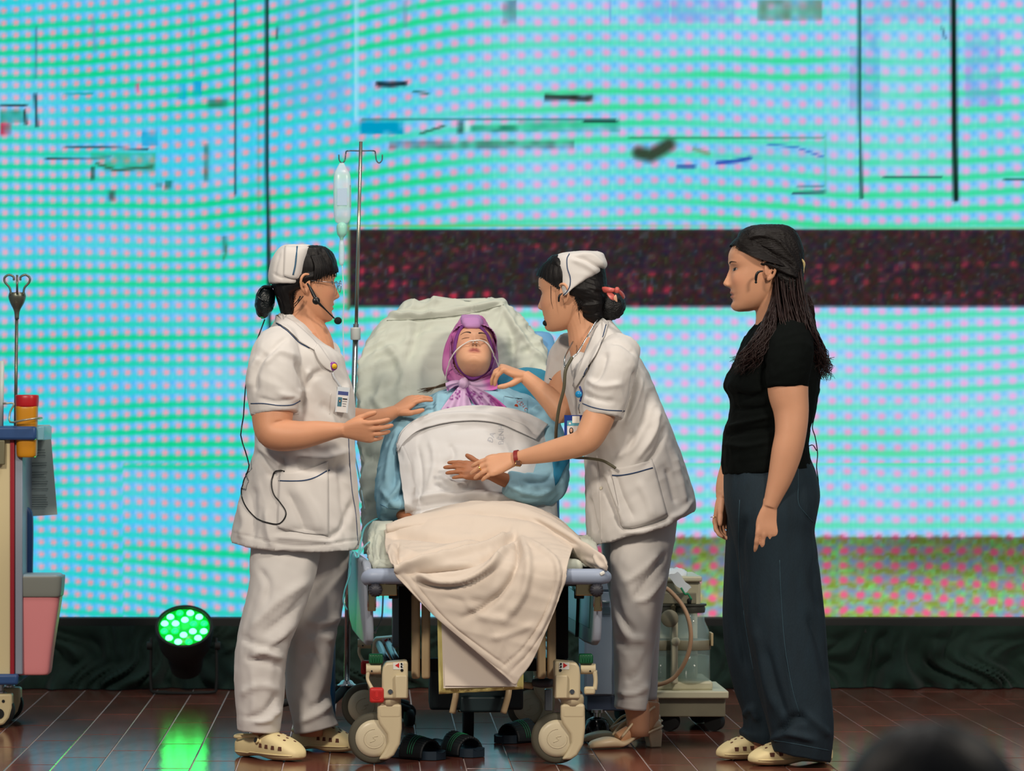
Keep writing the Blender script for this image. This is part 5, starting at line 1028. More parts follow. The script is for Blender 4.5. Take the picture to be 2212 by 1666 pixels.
# jeans
M_denim = mat('dark_denim', (15, 35, 46), .85, var=.25, vscale=40, bump=.25, bscale=300, stretch=(1, 1, .25))
def jl(name, rows, strokes, par, seed):
    g = rows_loft(rows, 84, 8, 2.35); folds(g, strokes, [((.12, 0, 1), .5, .06, .005)], seed=seed); return mk(name, g, M_denim, par)
jn = jl('jeans', [(995, 1568, 1750, 11.05, .15), (1030, 1566, 1762, 11.04, .165), (1070, 1567, 1768, 11.03, .17), (1110, 1573, 1763, 11.02, .17), (1150, 1583, 1757, 11.01, .16), (1200, 1594, 1765, 11.0, .15), (1280, 1603, 1773, 10.99, .14), (1350, 1611, 1780, 10.98, .135), (1430, 1626, 1788, 10.97, .13), (1500, 1642, 1794, 10.965, .13), (1560, 1655, 1799, 10.96, .13), (1600, 1664, 1797, 10.96, .128, 8), (1630, 1668, 1793, 10.96, .12, 24)],
   [([(1685, 1240), (1690, 1340), (1705, 1450), (1725, 1560)], 3.5, .006), ([(1745, 1330), (1770, 1400), (1785, 1480)], 9, -.008), ([(1680, 1590), (1710, 1555), (1740, 1550)], 10, -.014), ([(1665, 1600), (1700, 1585), (1760, 1600)], 8, .010), ([(1740, 1540), (1770, 1570), (1790, 1590)], 9, .008), ([(1730, 1050), (1735, 1100), (1750, 1130)], 4, -.004), ([(1630, 1350), (1650, 1450), (1675, 1540)], 12, .008), ([(1610, 1120), (1600, 1180), (1605, 1260)], 7, -.008), ([(1655, 1400), (1675, 1480), (1700, 1550)], 9, -.007), ([(1765, 1200), (1755, 1260), (1770, 1320)], 8, -.006)], wm, 33)
fl = jl('far_leg', [(1050, 1570, 1700, 11.14, .13), (1110, 1573, 1700, 11.14, .13), (1200, 1568, 1690, 11.15, .12), (1280, 1564, 1690, 11.16, .11), (1340, 1563, 1690, 11.17, .105), (1400, 1568, 1685, 11.17, .1), (1450, 1578, 1690, 11.17, .1), (1500, 1591, 1695, 11.17, .1), (1540, 1606, 1700, 11.17, .1), (1570, 1608, 1705, 11.17, .1), (1590, 1600, 1705, 11.17, .1, 20), (1606, 1602, 1700, 11.17, .095, 30)], [([(1590, 1250), (1595, 1350), (1612, 1450)], 8, -.008), ([(1608, 1550), (1625, 1530), (1640, 1560)], 8, .01)], jn, 34); fl['label'] = 'far jeans leg'
T = bvh(jn)
M_stitch = mat('denim_stitch', (44, 70, 82), .8)
for pl_ in ([(1724, 1012), (1724, 1050), (1725, 1088), (1740, 1110), (1756, 1128)], [(1684, 1210), (1688, 1300), (1696, 1400), (1712, 1490), (1728, 1545)], [(1598, 1080), (1596, 1150), (1600, 1250), (1610, 1350), (1628, 1450)]): strip('seam_stitching', T, pl_, .0012, M_stitch, jn, .0006, .6, 11)
strip('hem_seam', T, [(1672, 1600), (1710, 1606), (1792, 1622)], .0014, M_stitch, jn, .0006, .6, 11)
clog(wm, P(1790, 1636, 11.05), P(1622, 1648, 10.94), .05, 'cream clog, nearer foot', near=1, band=False, height=.078); clog(wm, P(1700, 1620, 11.2), P(1552, 1634, 11.12), .048, 'cream clog, farther foot', near=1, band=False, height=.078)
# ring
g = G(); c_ = P(1541, 1117, 11.15); g.tube([c_ + Vector((.009 * math.cos(t), .009 * math.sin(t), .001 * math.cos(t))) for t in np.linspace(0, 2 * math.pi, 19)], .001, 6); mk('finger_ring', g, mat('pale_gold', (226, 210, 170), .2, 1.0), wm)
# hair: skull cap, twisted half-up, long waves
rw = [(486, 1640, 1690, 11.05, .03), (490, 1618, 1704, 11.05, .06), (500, 1600, 1718, 11.05, .084), (515, 1594, 1727, 11.05, .09), (530, 1602, 1732, 11.05, .094), (545, 1612, 1735, 11.05, .097), (562, 1624, 1735, 11.05, .098), (580, 1634, 1735, 11.05, .100), (596, 1652, 1734, 11.05, .096), (615, 1666, 1733, 11.05, .09), (640, 1672, 1738, 11.05, .088), (670, 1674, 1745, 11.05, .09), (710, 1680, 1760, 11.06, .1), (750, 1700, 1768, 11.08, .1), (780, 1715, 1766, 11.1, .08)]
g = rows_loft(rw, 120, 6, 2.5)
folds(g, [([(1590, 540), (1630, 510), (1680, 520), (1715, 560)], 4, .006), ([(1600, 545), (1640, 535), (1690, 560), (1720, 580)], 4, -.005), ([(1625, 575), (1660, 570), (1700, 590), (1725, 600)], 5, .006), ([(1640, 590), (1680, 590), (1720, 605)], 4, -.005), ([(1660, 512), (1675, 522), (1682, 535)], 4, -.006)], [((.5, 0, -1), .1, .007, .0022)], seed=41); H3.hair_cap(g, ([-.09, -.03, -.005, .012, .03, .05, .06, .075, .2], [-.05, -.04, -.03, -.005, .016, .036, .048, .09, .2]), .008); hr = mk('hair', g, M_hairb, wm)
rs = random.Random(17); g = G()
def strand(p, amp, wav, r0, n=13):
    k = crom(p, 5); m_ = len(k); L_ = np.linspace(0, 1, m_); ph = rs.random() * 6.3; ph2 = rs.random() * 6.3
    pts = [P(k[i, 0] + amp * L_[i] ** 1.4 * math.sin(ph + wav * L_[i]), k[i, 1], k[i, 2] + .0014 * amp * L_[i] * math.cos(ph2 + wav * L_[i])) for i in range(m_)]
    g.tube(pts, r0 * np.minimum(1, L_ * 6 + .15) * (1 - .7 * L_ ** 2), 4, 1)
for i in range(520):        # back mass
    t = rs.random(); dep = 11.05 + (rs.random() - .55) * .2; x0 = 1672 + 58 * t; en = rs.random()
    strand([(x0, 556 + 20 * rs.random(), 11.05 + (dep - 11.05) * .6), (x0 + 5 + 6 * t, 640, dep - .005), (1690 + 70 * t, 710, dep + (-.05 if dep < 11.05 else .03)), (1705 + 75 * t + 8 * rs.random(), 770, dep - (.02 if dep < 11.05 else -.03)), (1712 + 80 * t, 770 + 55 * en, dep)], 6 + 8 * rs.random(), 13 + 10 * rs.random(), .0014 + .0008 * rs.random())
for i in range(230):         # lock over the front shoulder
    t = rs.random(); dep = 10.96 + .05 * rs.random(); en = rs.random()
    strand([(1672 + 12 * t, 600, dep + .03), (1662 + 14 * t, 660, dep - .015), (1640 + 34 * t, 710, dep - .06), (1606 + 46 * t, 760, dep - .08), (1584 + 52 * t - 6 * en, 772 + 40 * en, dep - .07)], 6 + 8 * rs.random(), 14 + 10 * rs.random(), .0011 + .0007 * rs.random())
for i in range(60):         # frizz at the back edge
    t = rs.random(); strand([(1728, 590 + 40 * t, 11.03 + .05 * rs.random()), (1744 + 10 * t, 650, 11.02), (1764, 720 + 10 * t, 11.03), (1774 + 8 * t, 780, 11.04), (1778 + 12 * t, 800 + 22 * rs.random(), 11.04)], 9, 24, .0009)
hw = mk('long_waves', g, mat('brown_wave', (40, 21, 18), .45, var=.35, vscale=8, spec=.4), hr); hw['kind'] = 'stuff'
g = G()
for i in range(46):
    t = i / 45; g.tube([P(1588 + 14 * t, 536 - 34 * t, 10.985 - .02 * math.sin(t * 3)), P(1640, 528 + 34 * (.9 - t), 10.945 + .03 * t), P(1690, 552 + 24 * (.9 - t), 10.946 + .03 * t), P(1724, 578 + 8 * (.9 - t), 10.99)], [.0004, .0014, .0018, .001], 5, 5)
mk('twisted_lock', g, M_hairb, hr)['kind'] = 'stuff'
g = G(); pc_ = P(1729, 572, 11.03); 
for a, b_ in (((1723, 552), (1735, 590)), ((1727, 556), (1736, 580)), ((1724, 574), (1733, 588))): g.tube([P(a[0], a[1], 10.99), P((a[0] + b_[0]) / 2 + 4, (a[1] + b_[1]) / 2, 11.0), P(b_[0], b_[1], 11.01)], [.003, .0055, .003], 8, 4)
mk('hair_clip', g, mat('cream_clip', (222, 200, 140), .35), wm)
headset('headset_microphone', None, [P(1648, 586, 10.94), P(1640, 587, 10.938), P(1635, 592, 10.938), P(1633, 600, 10.94), P(1633, 607, 10.942)], [.002, .0036, .0044, .0044, .0036], P(1633, 610, 10.943), .0042, 'short black headset arm beside the ear of the woman in black')
g = G(); g.tube([P(1764, 870, 11.05), P(1758, 905, 11.06), P(1755, 925, 11.06), P(1761, 945, 11.06), P(1766, 980, 11.06), P(1764, 1010, 11.05), P(1768, 1045, 11.05), P(1764, 1080, 11.05)], .0018, 6, 5); g.tube([P(1746, 964, 11.06), P(1756, 962, 11.06), P(1764, 974, 11.06)], .0018, 6, 4)
tag(mk('microphone_cable', g, M_black), 'thin black cable hanging down the back of the woman in jeans', 'cable')

# ================================================================ nurse bending at the right of the bed
n2 = thing('person', Vector((P(1370, 0, 11.6).x, 11.6, 0)), 'person in white nurse uniform and cap bending over the patient from the right', 'person')
H2 = Head(P(1228, 634, 11.57), (-math.cos(.42), math.sin(.42), -.1), (-.1, 0, 1), 1.06)
g = G(); H2.geo(g); limb(g, [(1246, 665, 11.57, 38), (1260, 700, 11.57, 37), (1270, 738, 11.57, 42), (1274, 775, 11.57, 40), (1280, 820, 11.57, 36)], 24, 4); a1 = remesh(g, .0024, 4)
g = G(); limb(g, [(1318, 820, 11.37, 28), (1299, 885, 11.35, 34), (1276, 938, 11.34, 32), (1254, 958, 11.35, 28), (1208, 971, 11.39, 25), (1160, 982, 11.43, 20), (1128, 988, 11.455, 15.5), (1110, 992, 11.465, 14)])
hand(g, P(1112, 992, 11.465), (-1, .12, -.3), (-.1, -.86, .5), -1, ((14, 10, 6), (16, 12, 6), (16, 12, 8), (16, 14, 8)), (4, 1, -2, -4), .98, 34, -22, (14, 14)); a2 = remesh(g, .0024, 4)
g = G(); limb(g, [(1226, 780, 11.74, 36), (1214, 840, 11.7, 31), (1216, 888, 11.64, 29), (1192, 866, 11.65, 25), (1160, 836, 11.67, 19), (1132, 812, 11.69, 14.5)])
hand(g, P(1134, 813, 11.69), (-.88, -.1, .32), (.25, -.25, .92), 1, ((64, 26, 14), (58, 30, 16), (52, 36, 18), (46, 40, 20)), (4, 0, -3, -6), .93, 42, -36, (16, 20)); a3 = remesh(g, .0024, 4)
core = rows_loft([(730, 1250, 1335, 11.57, .11), (800, 1240, 1375, 11.57, .15), (950, 1275, 1430, 11.57, .14), (1100, 1310, 1460, 11.57, .14), (1180, 1330, 1440, 11.6, .12)], 24, 3)
for x0, x1, d in ((1385, 1368, 11.52), (1375, 1385, 11.72)): limb(core, [(x0, 1150, d, 52), (x0, 1330, d, 40), (x1, 1480, d, 30), (x1 + 10, 1540, d, 27), (x1 + 10, 1590, d, 24)], 14, 3)
b = joinG(a1, a2, a3, core); o = mk('body', b, skin_mat('skin_c'), n2); paint(o, H2.colors(b.V(), (212, 158, 124), lip=(176, 96, 90))); H2.face(bvh(o), n2); body2 = o
g = rows_loft([(550, 1204, 1262, 11.57, .03), (554, 1190, 1282, 11.57, .06), (566, 1181, 1300, 11.57, .084), (582, 1178, 1306, 11.575, .093), (600, 1179, 1309, 11.58, .096), (612, 1181, 1310, 11.575, .096), (624, 1194, 1310, 11.57, .096), (634, 1204, 1308, 11.57, .094), (644, 1228, 1308, 11.57, .09), (656, 1240, 1306, 11.57, .086), (672, 1246, 1304, 11.57, .08), (690, 1254, 1302, 11.57, .066), (704, 1262, 1296, 11.57, .04)], 110, 6, 2.6)
folds(g, [([(1185, 570), (1184, 610), (1200, 640)], 4, .003), ([(1225, 645), (1260, 660), (1300, 655)], 4, .004), ([(1240, 665), (1270, 680), (1300, 672)], 4, -.004)], [((1, 0, -.35), .1, .007, .0022)], seed=52); H2.hair_cap(g, ([-.09, -.03, -.005, .012, .03, .05, .06, .075, .2], [-.05, -.045, -.035, .005, .03, .055, .07, .2, .2]), .0095); h_ = mk('hair', g, M_hair, n2)
g = G()
for x0, x1, y1 in ((1190, 1195, 668), (1248, 1254, 700), (1256, 1250, 690)): g.tube([P(x0, 618 if x0 < 1200 else 650, 11.478), P((x0 + x1) / 2 - 2, (630 + y1) / 2, 11.476), P(x1, y1, 11.485)], [.0014, .001, .0003], 5, 4)
mk('loose_strands', g, M_hair, h_)['kind'] = 'stuff'
g = G(); g.ell(P(1318, 662, 11.57), (.05, .052, .044), 44, 28, Matrix.Rotation(-.2, 3, 'Y')); folds(g, (), [((0, .3, 1), .03, .011, .005)], seed=7); g.tube([P(1298, 630, 11.57), P(1312, 645, 11.57)], .034, 14); bn = mk('bun', g, mat('hair_net2', (13, 14, 15), .5, bump=1, bscale=200), h_)
bw = G(); R = lambda pts: bw.grid(np.array([[tuple(P(*q)) for q in r] for r in pts]))
M_bow = mat('coral_satin', (196, 92, 84), .35)
def bow(nm, pts, m_):
    g = G(); g.grid(np.array([[tuple(P(*q)) for q in r] for r in pts])); mk(nm, g, m_, n2, solid=.003, sub=1)
bow('bow_loop', [[(1296, 617, 11.49), (1316, 620, 11.46), (1334, 624, 11.47)], [(1300, 630, 11.485), (1318, 628, 11.445), (1334, 628, 11.465)], [(1306, 634, 11.49), (1320, 632, 11.46), (1336, 632, 11.47)]], M_bow)
bow('bow_loop', [[(1334, 624, 11.47), (1344, 628, 11.48), (1352, 640, 11.52)], [(1335, 628, 11.46), (1344, 636, 11.47), (1350, 646, 11.51)], [(1335, 632, 11.47), (1342, 640, 11.48), (1346, 648, 11.52)]], M_bow)
bow('bow_tail', [[(1306, 630, 11.475), (1326, 632, 11.465)], [(1312, 640, 11.465), (1330, 640, 11.46)], [(1318, 648, 11.46), (1334, 652, 11.46)]], M_bow); bow('bow_tail', [[(1322, 646, 11.455), (1331, 632, 11.45)], [(1328, 650, 11.455), (1333, 642, 11.45)], [(1334, 654, 11.455), (1334, 652, 11.455)]], mat('peach_satin', (226, 170, 140), .4))
g = G(); g.ell(P(1333, 627, 11.455), (.009, .008, .011), 12, 8); mk('bow_knot', g, M_bow, n2)
# cap
g = rows_loft([(543.5, 1240, 1290, 11.57, .05), (548, 1210, 1302, 11.57, .075), (556, 1197, 1306, 11.57, .09), (572, 1193, 1311, 11.57, .1, 0), (590, 1194, 1304, 11.57, .104, -14), (606, 1199, 1290, 11.57, .106, -26), (620, 1205, 1266, 11.57, .107, -30), (632, 1211, 1238, 11.57, .106, -18), (639, 1214, 1222, 11.57, .104, -6)], 90, 6, 2.6)
folds(g, [([(1240, 555), (1262, 560), (1290, 575), (1305, 586)], 4, -.006), ([(1236, 562), (1260, 570), (1290, 590)], 5, .004), ([(1250, 550), (1280, 552), (1305, 575)], 5, .004)], [((1, 0, -.4), .1, .03, .0015)], seed=54); cp = mk('nurse_cap', g, M_cloth, n2)
T = bvh(cp); g = G(); g.tube(on_line(T, [(1230, 549), (1225, 560), (1226, 580), (1232, 600), (1231, 618), (1224, 632), (1217, 638)], .0012, 5, 11.47), .0017, 6); mk('cap_stripe', g, M_pipe, cp)
# tunic
t0 = rows_loft([(692, 1284, 1318, 11.58, .06), (706, 1274, 1330, 11.58, .085), (722, 1264, 1345, 11.58, .12), (745, 1254, 1362, 11.58, .15), (765, 1241, 1375, 11.58, .16), (792, 1215, 1391, 11.575, .167), (830, 1218, 1409, 11.57, .17), (880, 1232, 1430, 11.57, .168), (930, 1248, 1450, 11.57, .165), (985, 1263, 1470, 11.57, .165), (1040, 1266, 1487, 11.57, .17, -10), (1085, 1267, 1498, 11.57, .175, -36), (1120, 1268, 1501, 11.57, .18, -60), (1142, 1270, 1500, 11.57, .182, -78)], 90, 6, 2.3)
limb(t0, [(1345, 752, 11.46, 40), (1328, 790, 11.39, 49), (1314, 840, 11.37, 50), (1305, 880, 11.36, 46), (1302, 900, 11.355, 44)], 28, 5)
limb(t0, [(1244, 744, 11.7, 38), (1226, 780, 11.74, 42), (1212, 815, 11.73, 36), (1206, 838, 11.725, 32)], 22, 4)
tn = remesh(t0, .005, 3)
folds(tn, [([(1372, 800), (1366, 850), (1348, 905)], 6, -.014), ([(1385, 810), (1372, 870), (1350, 920)], 8, .008), ([(1405, 850), (1390, 910), (1350, 980)], 8, -.009), ([(1420, 880), (1410, 940), (1370, 1000)], 8, .009), ([(1436, 920), (1420, 970), (1390, 1010)], 7, -.008), ([(1300, 1030), (1320, 1080), (1345, 1145)], 7, -.010), ([(1315, 1030), (1330, 1080), (1352, 1140)], 7, .009), ([(1330, 1020), (1345, 1070), (1370, 1120)], 8, -.007),
   ([(1350, 1145), (1400, 1135), (1450, 1115)], 6, -.010), ([(1345, 1152), (1400, 1143), (1460, 1125)], 5, .008), ([(1440, 1120), (1470, 1110), (1495, 1080)], 7, .008), ([(1460, 1090), (1450, 1050), (1440, 1010)], 8, -.006), ([(1480, 1090), (1470, 1040), (1455, 980)], 8, .006), ([(1270, 820), (1300, 835), (1340, 830)], 8, .007), ([(1262, 850), (1290, 862), (1330, 868)], 7, -.006), ([(1320, 740), (1345, 745), (1370, 765)], 6, -.005), ([(1310, 760), (1300, 800), (1280, 830)], 8, -.007), ([(1270, 990), (1290, 1010), (1300, 1060)], 9, -.007), ([(1380, 1040), (1400, 1080), (1410, 1120)], 10, .006), ([(1380, 920), (1370, 960), (1330, 990)], 9, .006), ([(1275, 1080), (1282, 1120), (1290, 1150)], 5, -.012)],
   [((.35, 0, -1), .3, .05, .004), ((.8, 0, .5), .2, .04, .0025)], seed=56)
tu2 = mk('tunic', tn, M_cloth, n2); T2 = bvh(tu2); T2b = bvh(tu2, body2)
strip('sleeve_piping', T2, [(1259, 872), (1280, 880), (1310, 886), (1349, 888)], .0018, M_pipe, tu2); strip('sleeve_piping', T2, [(1187, 818), (1198, 823), (1214, 825)], .0018, M_pipe, tu2)
pk = sheet_on('pocket', T2, [(1318, 1012), (1360, 1006), (1408, 992)], [(1345, 1140), (1380, 1136), (1440, 1112)], M_cloth, tu2, .004, 24, 24)
strip('pocket_piping', bvh(pk), [(1322, 1027), (1342, 1027), (1370, 1022), (1410, 1011)], .0024, M_pipe, tu2, .0015)
cl = sheet_on('collar', T2b, [(1300, 690), (1284, 716), (1272, 745), (1260, 780), (1240, 832)], [(1314, 700), (1304, 735), (1290, 768), (1272, 796), (1246, 838)], M_cloth, tu2, .007, 30, 8, .002)
strip('collar_piping', bvh(cl, tu2), [(1309, 702), (1300, 735), (1286, 768), (1266, 800), (1260, 815)], .0018, M_pipe, cl, .0012)
p, n = hit(T2, 1299, 1055, .001); g = G(); g.lathe([(.0058, 0), (.0058, .002), (.004, .0026)], p, 18, n); mk('button', g, mat('button_cream', (206, 200, 180), .4), tu2)
strip('placket_seam', T2, [(1290, 985), (1296, 1060), (1299, 1120), (1300, 1170)], .0014, M_cloth, tu2, .001)
tr = leg('trousers', [(1120, 1330, 1462, 11.56, .09), (1160, 1320, 1458, 11.54, .105), (1200, 1319, 1450, 11.52, .11), (1250, 1320, 1441, 11.52, .108), (1300, 1321, 1431, 11.52, .1), (1360, 1324, 1419, 11.52, .092), (1430, 1328, 1408, 11.52, .085), (1490, 1329, 1400, 11.52, .08), (1530, 1329, 1396, 11.52, .078, 6)],
   [([(1440, 1195), (1400, 1250), (1370, 1295)], 7, -.009), ([(1425, 1190), (1390, 1230), (1350, 1260)], 8, .008), ([(1440, 1240), (1400, 1290), (1372, 1300)], 7, .008), ([(1325, 1280), (1340, 1330), (1375, 1375)], 8, -.008), ([(1330, 1320), (1355, 1370), (1395, 1385)], 8, .007), ([(1330, 1380), (1360, 1400), (1400, 1395)], 8, -.006), ([(1405, 1400), (1380, 1450), (1350, 1470)], 9, -.006), ([(1400, 1480), (1370, 1500), (1340, 1500)], 7, .006), ([(1330, 1505), (1360, 1508), (1397, 1505)], 3, -.004)], n2, 57)
lf = leg('far_leg', [(1120, 1312, 1430, 11.74, .09), (1180, 1300, 1428, 11.74, .1), (1250, 1312, 1428, 11.74, .1), (1350, 1330, 1424, 11.74, .09), (1450, 1345, 1420, 11.74, .08), (1508, 1352, 1417, 11.74, .075)], [], tr, 58); lf['label'] = 'far trouser leg'
# heeled shoes
def heel_shoe(toe, heel_, par, label, dd):
    t = Vector(toe); h = Vector(heel_); t.z = h.z = 0; x = t - h; L = x.length; x.normalize(); z = Vector((0, 0, 1)); y = z.cross(x); W = lambda a, b, c: h + x * (a * L) + y * b + z * c
    M_ = mat('beige_leather', (218, 194, 158), .4, var=.05)
    sl = lambda a: .056 * (1 - sst(.12, .62, np.array(a)))
    R = []
    for a, wf, ht in crom([(0.0, .016, .03), (.06, .026, .036), (.2, .029, .03), (.4, .032, .02), (.55, .038, .022), (.65, .04, .034), (.75, .04, .036), (.87, .035, .03), (.96, .024, .022), (1, .008, .012)], 5):
        zb = float(sl(a)) + .003; R.append([tuple(W(a, wf * math.copysign(abs(math.cos(q)) ** .8, math.cos(q)), zb + (ht / 2) * (1 + math.copysign(abs(math.sin(q)) ** .7, math.sin(q))))) for q in np.arange(22) * 2 * math.pi / 22])
    g = G(); g.rings(R); s_ = mk('heeled_shoe', g, M_, par); s_['label'] = label
    g = G(); q = [W(-.01, -.022, .058), W(-.01, .022, .058), W(.2, .024, .058), W(.2, -.024, .058)]; q2 = [W(0, -.019, 0), W(0, .019, 0), W(.15, .019, 0), W(.15, -.019, 0)]
    g.add([tuple(p_) for p_ in q + q2], [(0, 1, 2, 3), (7, 6, 5, 4)] + [(i, i + 4, (i + 1) % 4 + 4, (i + 1) % 4) for i in range(4)]); mk('block_heel', g, M_, s_, bevel=.004)
    g = G(); g.tube([W(.6, -.036, .04), W(.46, -.034, .078), W(.36, -.01, .092), W(.36, .012, .092), W(.46, .034, .078), W(.6, .036, .04)], .0042, 7, 5); mk('strap', g, M_, s_)
    g = G(); g.tube([W(.40, .034, .082), W(.28, .034, .05), W(.12, .032, .06), W(-.01, .016, .068), W(-.02, 0, .07)], .004, 7, 5); g.tube([W(.36, .034, .084), W(.22, .034, .12), W(.12, .03, .135)], .0045, 7, 4); mk('ankle_strap', g, M_, s_)
    g = G(); g.lathe([(.004, 0), (.012, .002), (.009, .006), (.003, .008)], W(.33, .036, .08), 14, y); mk('buckle', g, mat('gold', (230, 180, 70), .18, 1.0), s_)
    g = G(); g.tube([W(.6, 0, .03), W(.36, 0, .055), W(.16, 0, .085), W(.12, 0, .15)], [.022, .03, .032, .03], 16, 5); return g
ga = heel_shoe(P(1272, 1612, 11.47), P(1424, 1604, 11.56), n2, 'beige heeled shoe, nearer foot', 0); gb = heel_shoe(P(1258, 1598, 11.7), P(1424, 1590, 11.76), n2, 'beige heeled shoe, farther foot', 0)
f_ = joinG(remesh(ga, .004, 2), remesh(gb, .004, 2)); o = mk('foot', f_, skin_mat('skin_c'), n2); paint(o, np.tile(lin((210, 158, 118)), (len(o.data.vertices), 1))); o['kind'] = 'thing'
# watch, ring
def band_at(keys, r, wdt, m_, name, par, n=28):
    a, b_ = [P(*k[:3]) for k in keys]; ax = (b_ - a).normalized(); g = G(); q = Vector((0, 0, 1)).rotation_difference(ax).to_matrix()
    g.lathe([(r, -wdt / 2), (r * 1.05, -wdt / 2), (r * 1.05, wdt / 2), (r, wdt / 2)], a, n, ax); return mk(name, g, m_, par, auto=.6)
wt = band_at(((1118, 990, 11.46), (1108, 992, 11.465)), .0255, .013, mat('red_leather', (132, 34, 32), .5), 'wristwatch', n2)
g = G(); pw = P(1119, 1001, 11.437); g.box(pw, (.02, .009, .021), Matrix.Rotation(.15, 3, 'Y') @ Matrix.Rotation(-.3, 3, 'X')); mk('watch_case', g, mat('rose_gold', (190, 140, 90), .2, 1.0), wt, bevel=.002)
g = G(); g.box(pw + Vector((0, -.0046, .0014)), (.015, .002, .016), Matrix.Rotation(.15, 3, 'Y') @ Matrix.Rotation(-.3, 3, 'X')); mk('watch_dial', g, mat('dial_brown', (92, 62, 52), .2), wt, bevel=.0008)
# far headset ball, stethoscope, badge
headset('headset_microphone', None, [H2.W((.01, -.083, .012)), H2.W((.04, -.082, -.02)), H2.W((.08, -.07, -.06)), P(1181, 697, 11.575)], [.003, .004, .002, .002], P(1179, 698, 11.57), .0105, 'black headset microphone at the chin of the bending nurse')
g = G(); g.tube([P(1214, 634, 11.468), P(1208, 640, 11.466), P(1207, 652, 11.468)], [.002, .0036, .003], 8, 4); mk('ear_hook', g, M_black, bpy.data.objects['headset_microphone.002'])
sp = thing('stethoscope', P(1240, 800, 11.4), 'olive stethoscope hanging around the neck of the bending nurse', 'stethoscope')
M_st = mat('olive_rubber', (84, 80, 62), .35)
g = G(); g.tube([P(1290, 690, 11.48), P(1270, 725, 11.44), P(1248, 762, 11.42), P(1238, 772, 11.41), P(1230, 782, 11.41), P(1222, 790, 11.42)], .0026, 8, 5); mk('ear_tube', g, M_steel, sp); g = G(); g.tube([P(1238, 738, 11.5), P(1228, 756, 11.47), P(1220, 775, 11.43), P(1220, 795, 11.41)], .0026, 8, 5); mk('ear_tube', g, M_steel, sp)
g = G(); g.tube([P(1236, 772, 11.408), P(1222, 800, 11.4), P(1218, 840, 11.4), P(1208, 880, 11.41), P(1202, 920, 11.43), P(1201, 955, 11.46), P(1204, 985, 11.5)], .0055, 10, 6); mk('tube', g, M_st, sp); g = G(); g.tube([P(1222, 985, 11.44), P(1244, 989, 11.425), P(1268, 990, 11.42), P(1300, 995, 11.4), P(1318, 1004, 11.392), P(1330, 1012, 11.388)], .0048, 10, 5); mk('tube_end', g, M_st, sp)
pb_, _ = hit(T2, 1249, 852, .012, 11.42); bg = thing('id_badge', pb_, 'identity badge on a blue reel hanging from the bending nurse', 'badge')
g = G(); g.lathe([(.0105, -.003), (.0115, 0), (.0105, .004)], P(1250, 852, 11.36), 24, (-.3, -1, 0)); mk('reel', g, mat('blue_reel', (22, 130, 186), .3), bg); g = G(); g.tube([P(1252, 835, 11.37), P(1257, 850, 11.365), P(1253, 868, 11.365)], .0036, 6, 4, flat=((0, 1, 0), .4)); mk('lanyard', g, mat('navy_tape', (36, 50, 110), .6), bg)
g = G(); g.tube([P(1252, 870, 11.365), P(1250, 882, 11.365), P(1252, 893, 11.37)], .0024, 8, 4); mk('clip', g, M_steel, bg)
D_ = 11.385
def c2(nm, x0, x1, y0, y1, m_, lift): rb = rbox(nm, (P(x0 + x1, 0, D_).x / 2 + P(0, 0, D_).x / 2 - 0, D_ - lift, (P(0, y0, D_).z + P(0, y1, D_).z) / 2), ((x1 - x0) * D_ / F, .001, (y1 - y0) * D_ / F), m_, bg, .0003); return rb
def c2(nm, x0, x1, y0, y1, m_, lift):
    g = G(); xa, xb = P(x0, 0, D_).x, P(x1, 0, D_).x; za, zb = P(0, y0, D_).z, P(0, y1, D_).z; g.box(((xa + xb) / 2, D_ - lift, (za + zb) / 2), (xb - xa, .001, za - zb)); return mk(nm, g, m_, bg, smooth=False)
c2('holder', 1219, 1264, 897, 946, mat('holder_blue', (28, 56, 130), .3), 0); c2('card', 1225, 1262, 909, 942, mat('badge_white', (216, 214, 212), .5), .0012); c2('header_band', 1225, 1262, 909, 920, mat('badge_teal', (90, 160, 180), .5), .0018); c2('white_tab', 1236, 1252, 899, 914, M_white, .0024)
g = G(); g.ell(P(1234, 931, D_ - .002), (.0066, .0004, .012), 14, 8); mk('portrait_hair', g, M_black, bg); g = G(); g.ell(P(1234, 930, D_ - .0026), (.0042, .0004, .007), 14, 8); mk('portrait_face', g, mat('portrait_skin', (206, 166, 140), .6), bg)
g = G(); g.lathe([(.0035, 0), (.0035, .0005), (.0026, .0005)], P(1231, 915, D_ - .0024), 14, (0, -1, 0)); mk('printed_seal', g, M_white, bg, auto=.5)
pr_, nr_ = hit(bvh(body2), 1036, 1014, -.006, 11.45)
g = G(); g.lathe([(.0088, -.0012), (.0096, -.0012), (.0096, .0012), (.0088, .0012)], pr_, 22, (-1, .1, -.45)); mk('finger_ring', g, mat('gold', (230, 180, 70), .18, 1.0), n2, auto=.6)

# ================================================================ patient in the bed
pt_ = thing('person', Vector((P(1030, 0, 11.8).x, 11.8, .63)), 'person lying in the bed in light blue gown and lilac headscarf with eyes closed', 'person')
H4 = Head(P(1021, 769, 11.93), (.06, -.69, .72), (.03, .72, .69), .95)
g = G(); H4.geo(g, ears=(), jaw=1.02); limb(g, [(1018, 792, 11.95, 36), (1016, 815, 11.97, 36), (1014, 850, 11.98, 46)], 24, 4); a1 = remesh(g, .0024, 4)
g = G(); limb(g, [(1184, 1000, 11.76, 26), (1180, 1044, 11.66, 22), (1140, 1050, 11.6, 19), (1098, 1040, 11.58, 16), (1060, 1024, 11.572, 13.5)])
hand(g, P(1060, 1022, 11.572), (-1, .02, .12), (0, -.8, .6), -1, ((8, 8, 5), (8, 8, 5), (9, 9, 6), (10, 10, 6)), (3, 1, -2, -4), .95, 40, -6, (4, 6)); a2 = remesh(g, .0024, 4)
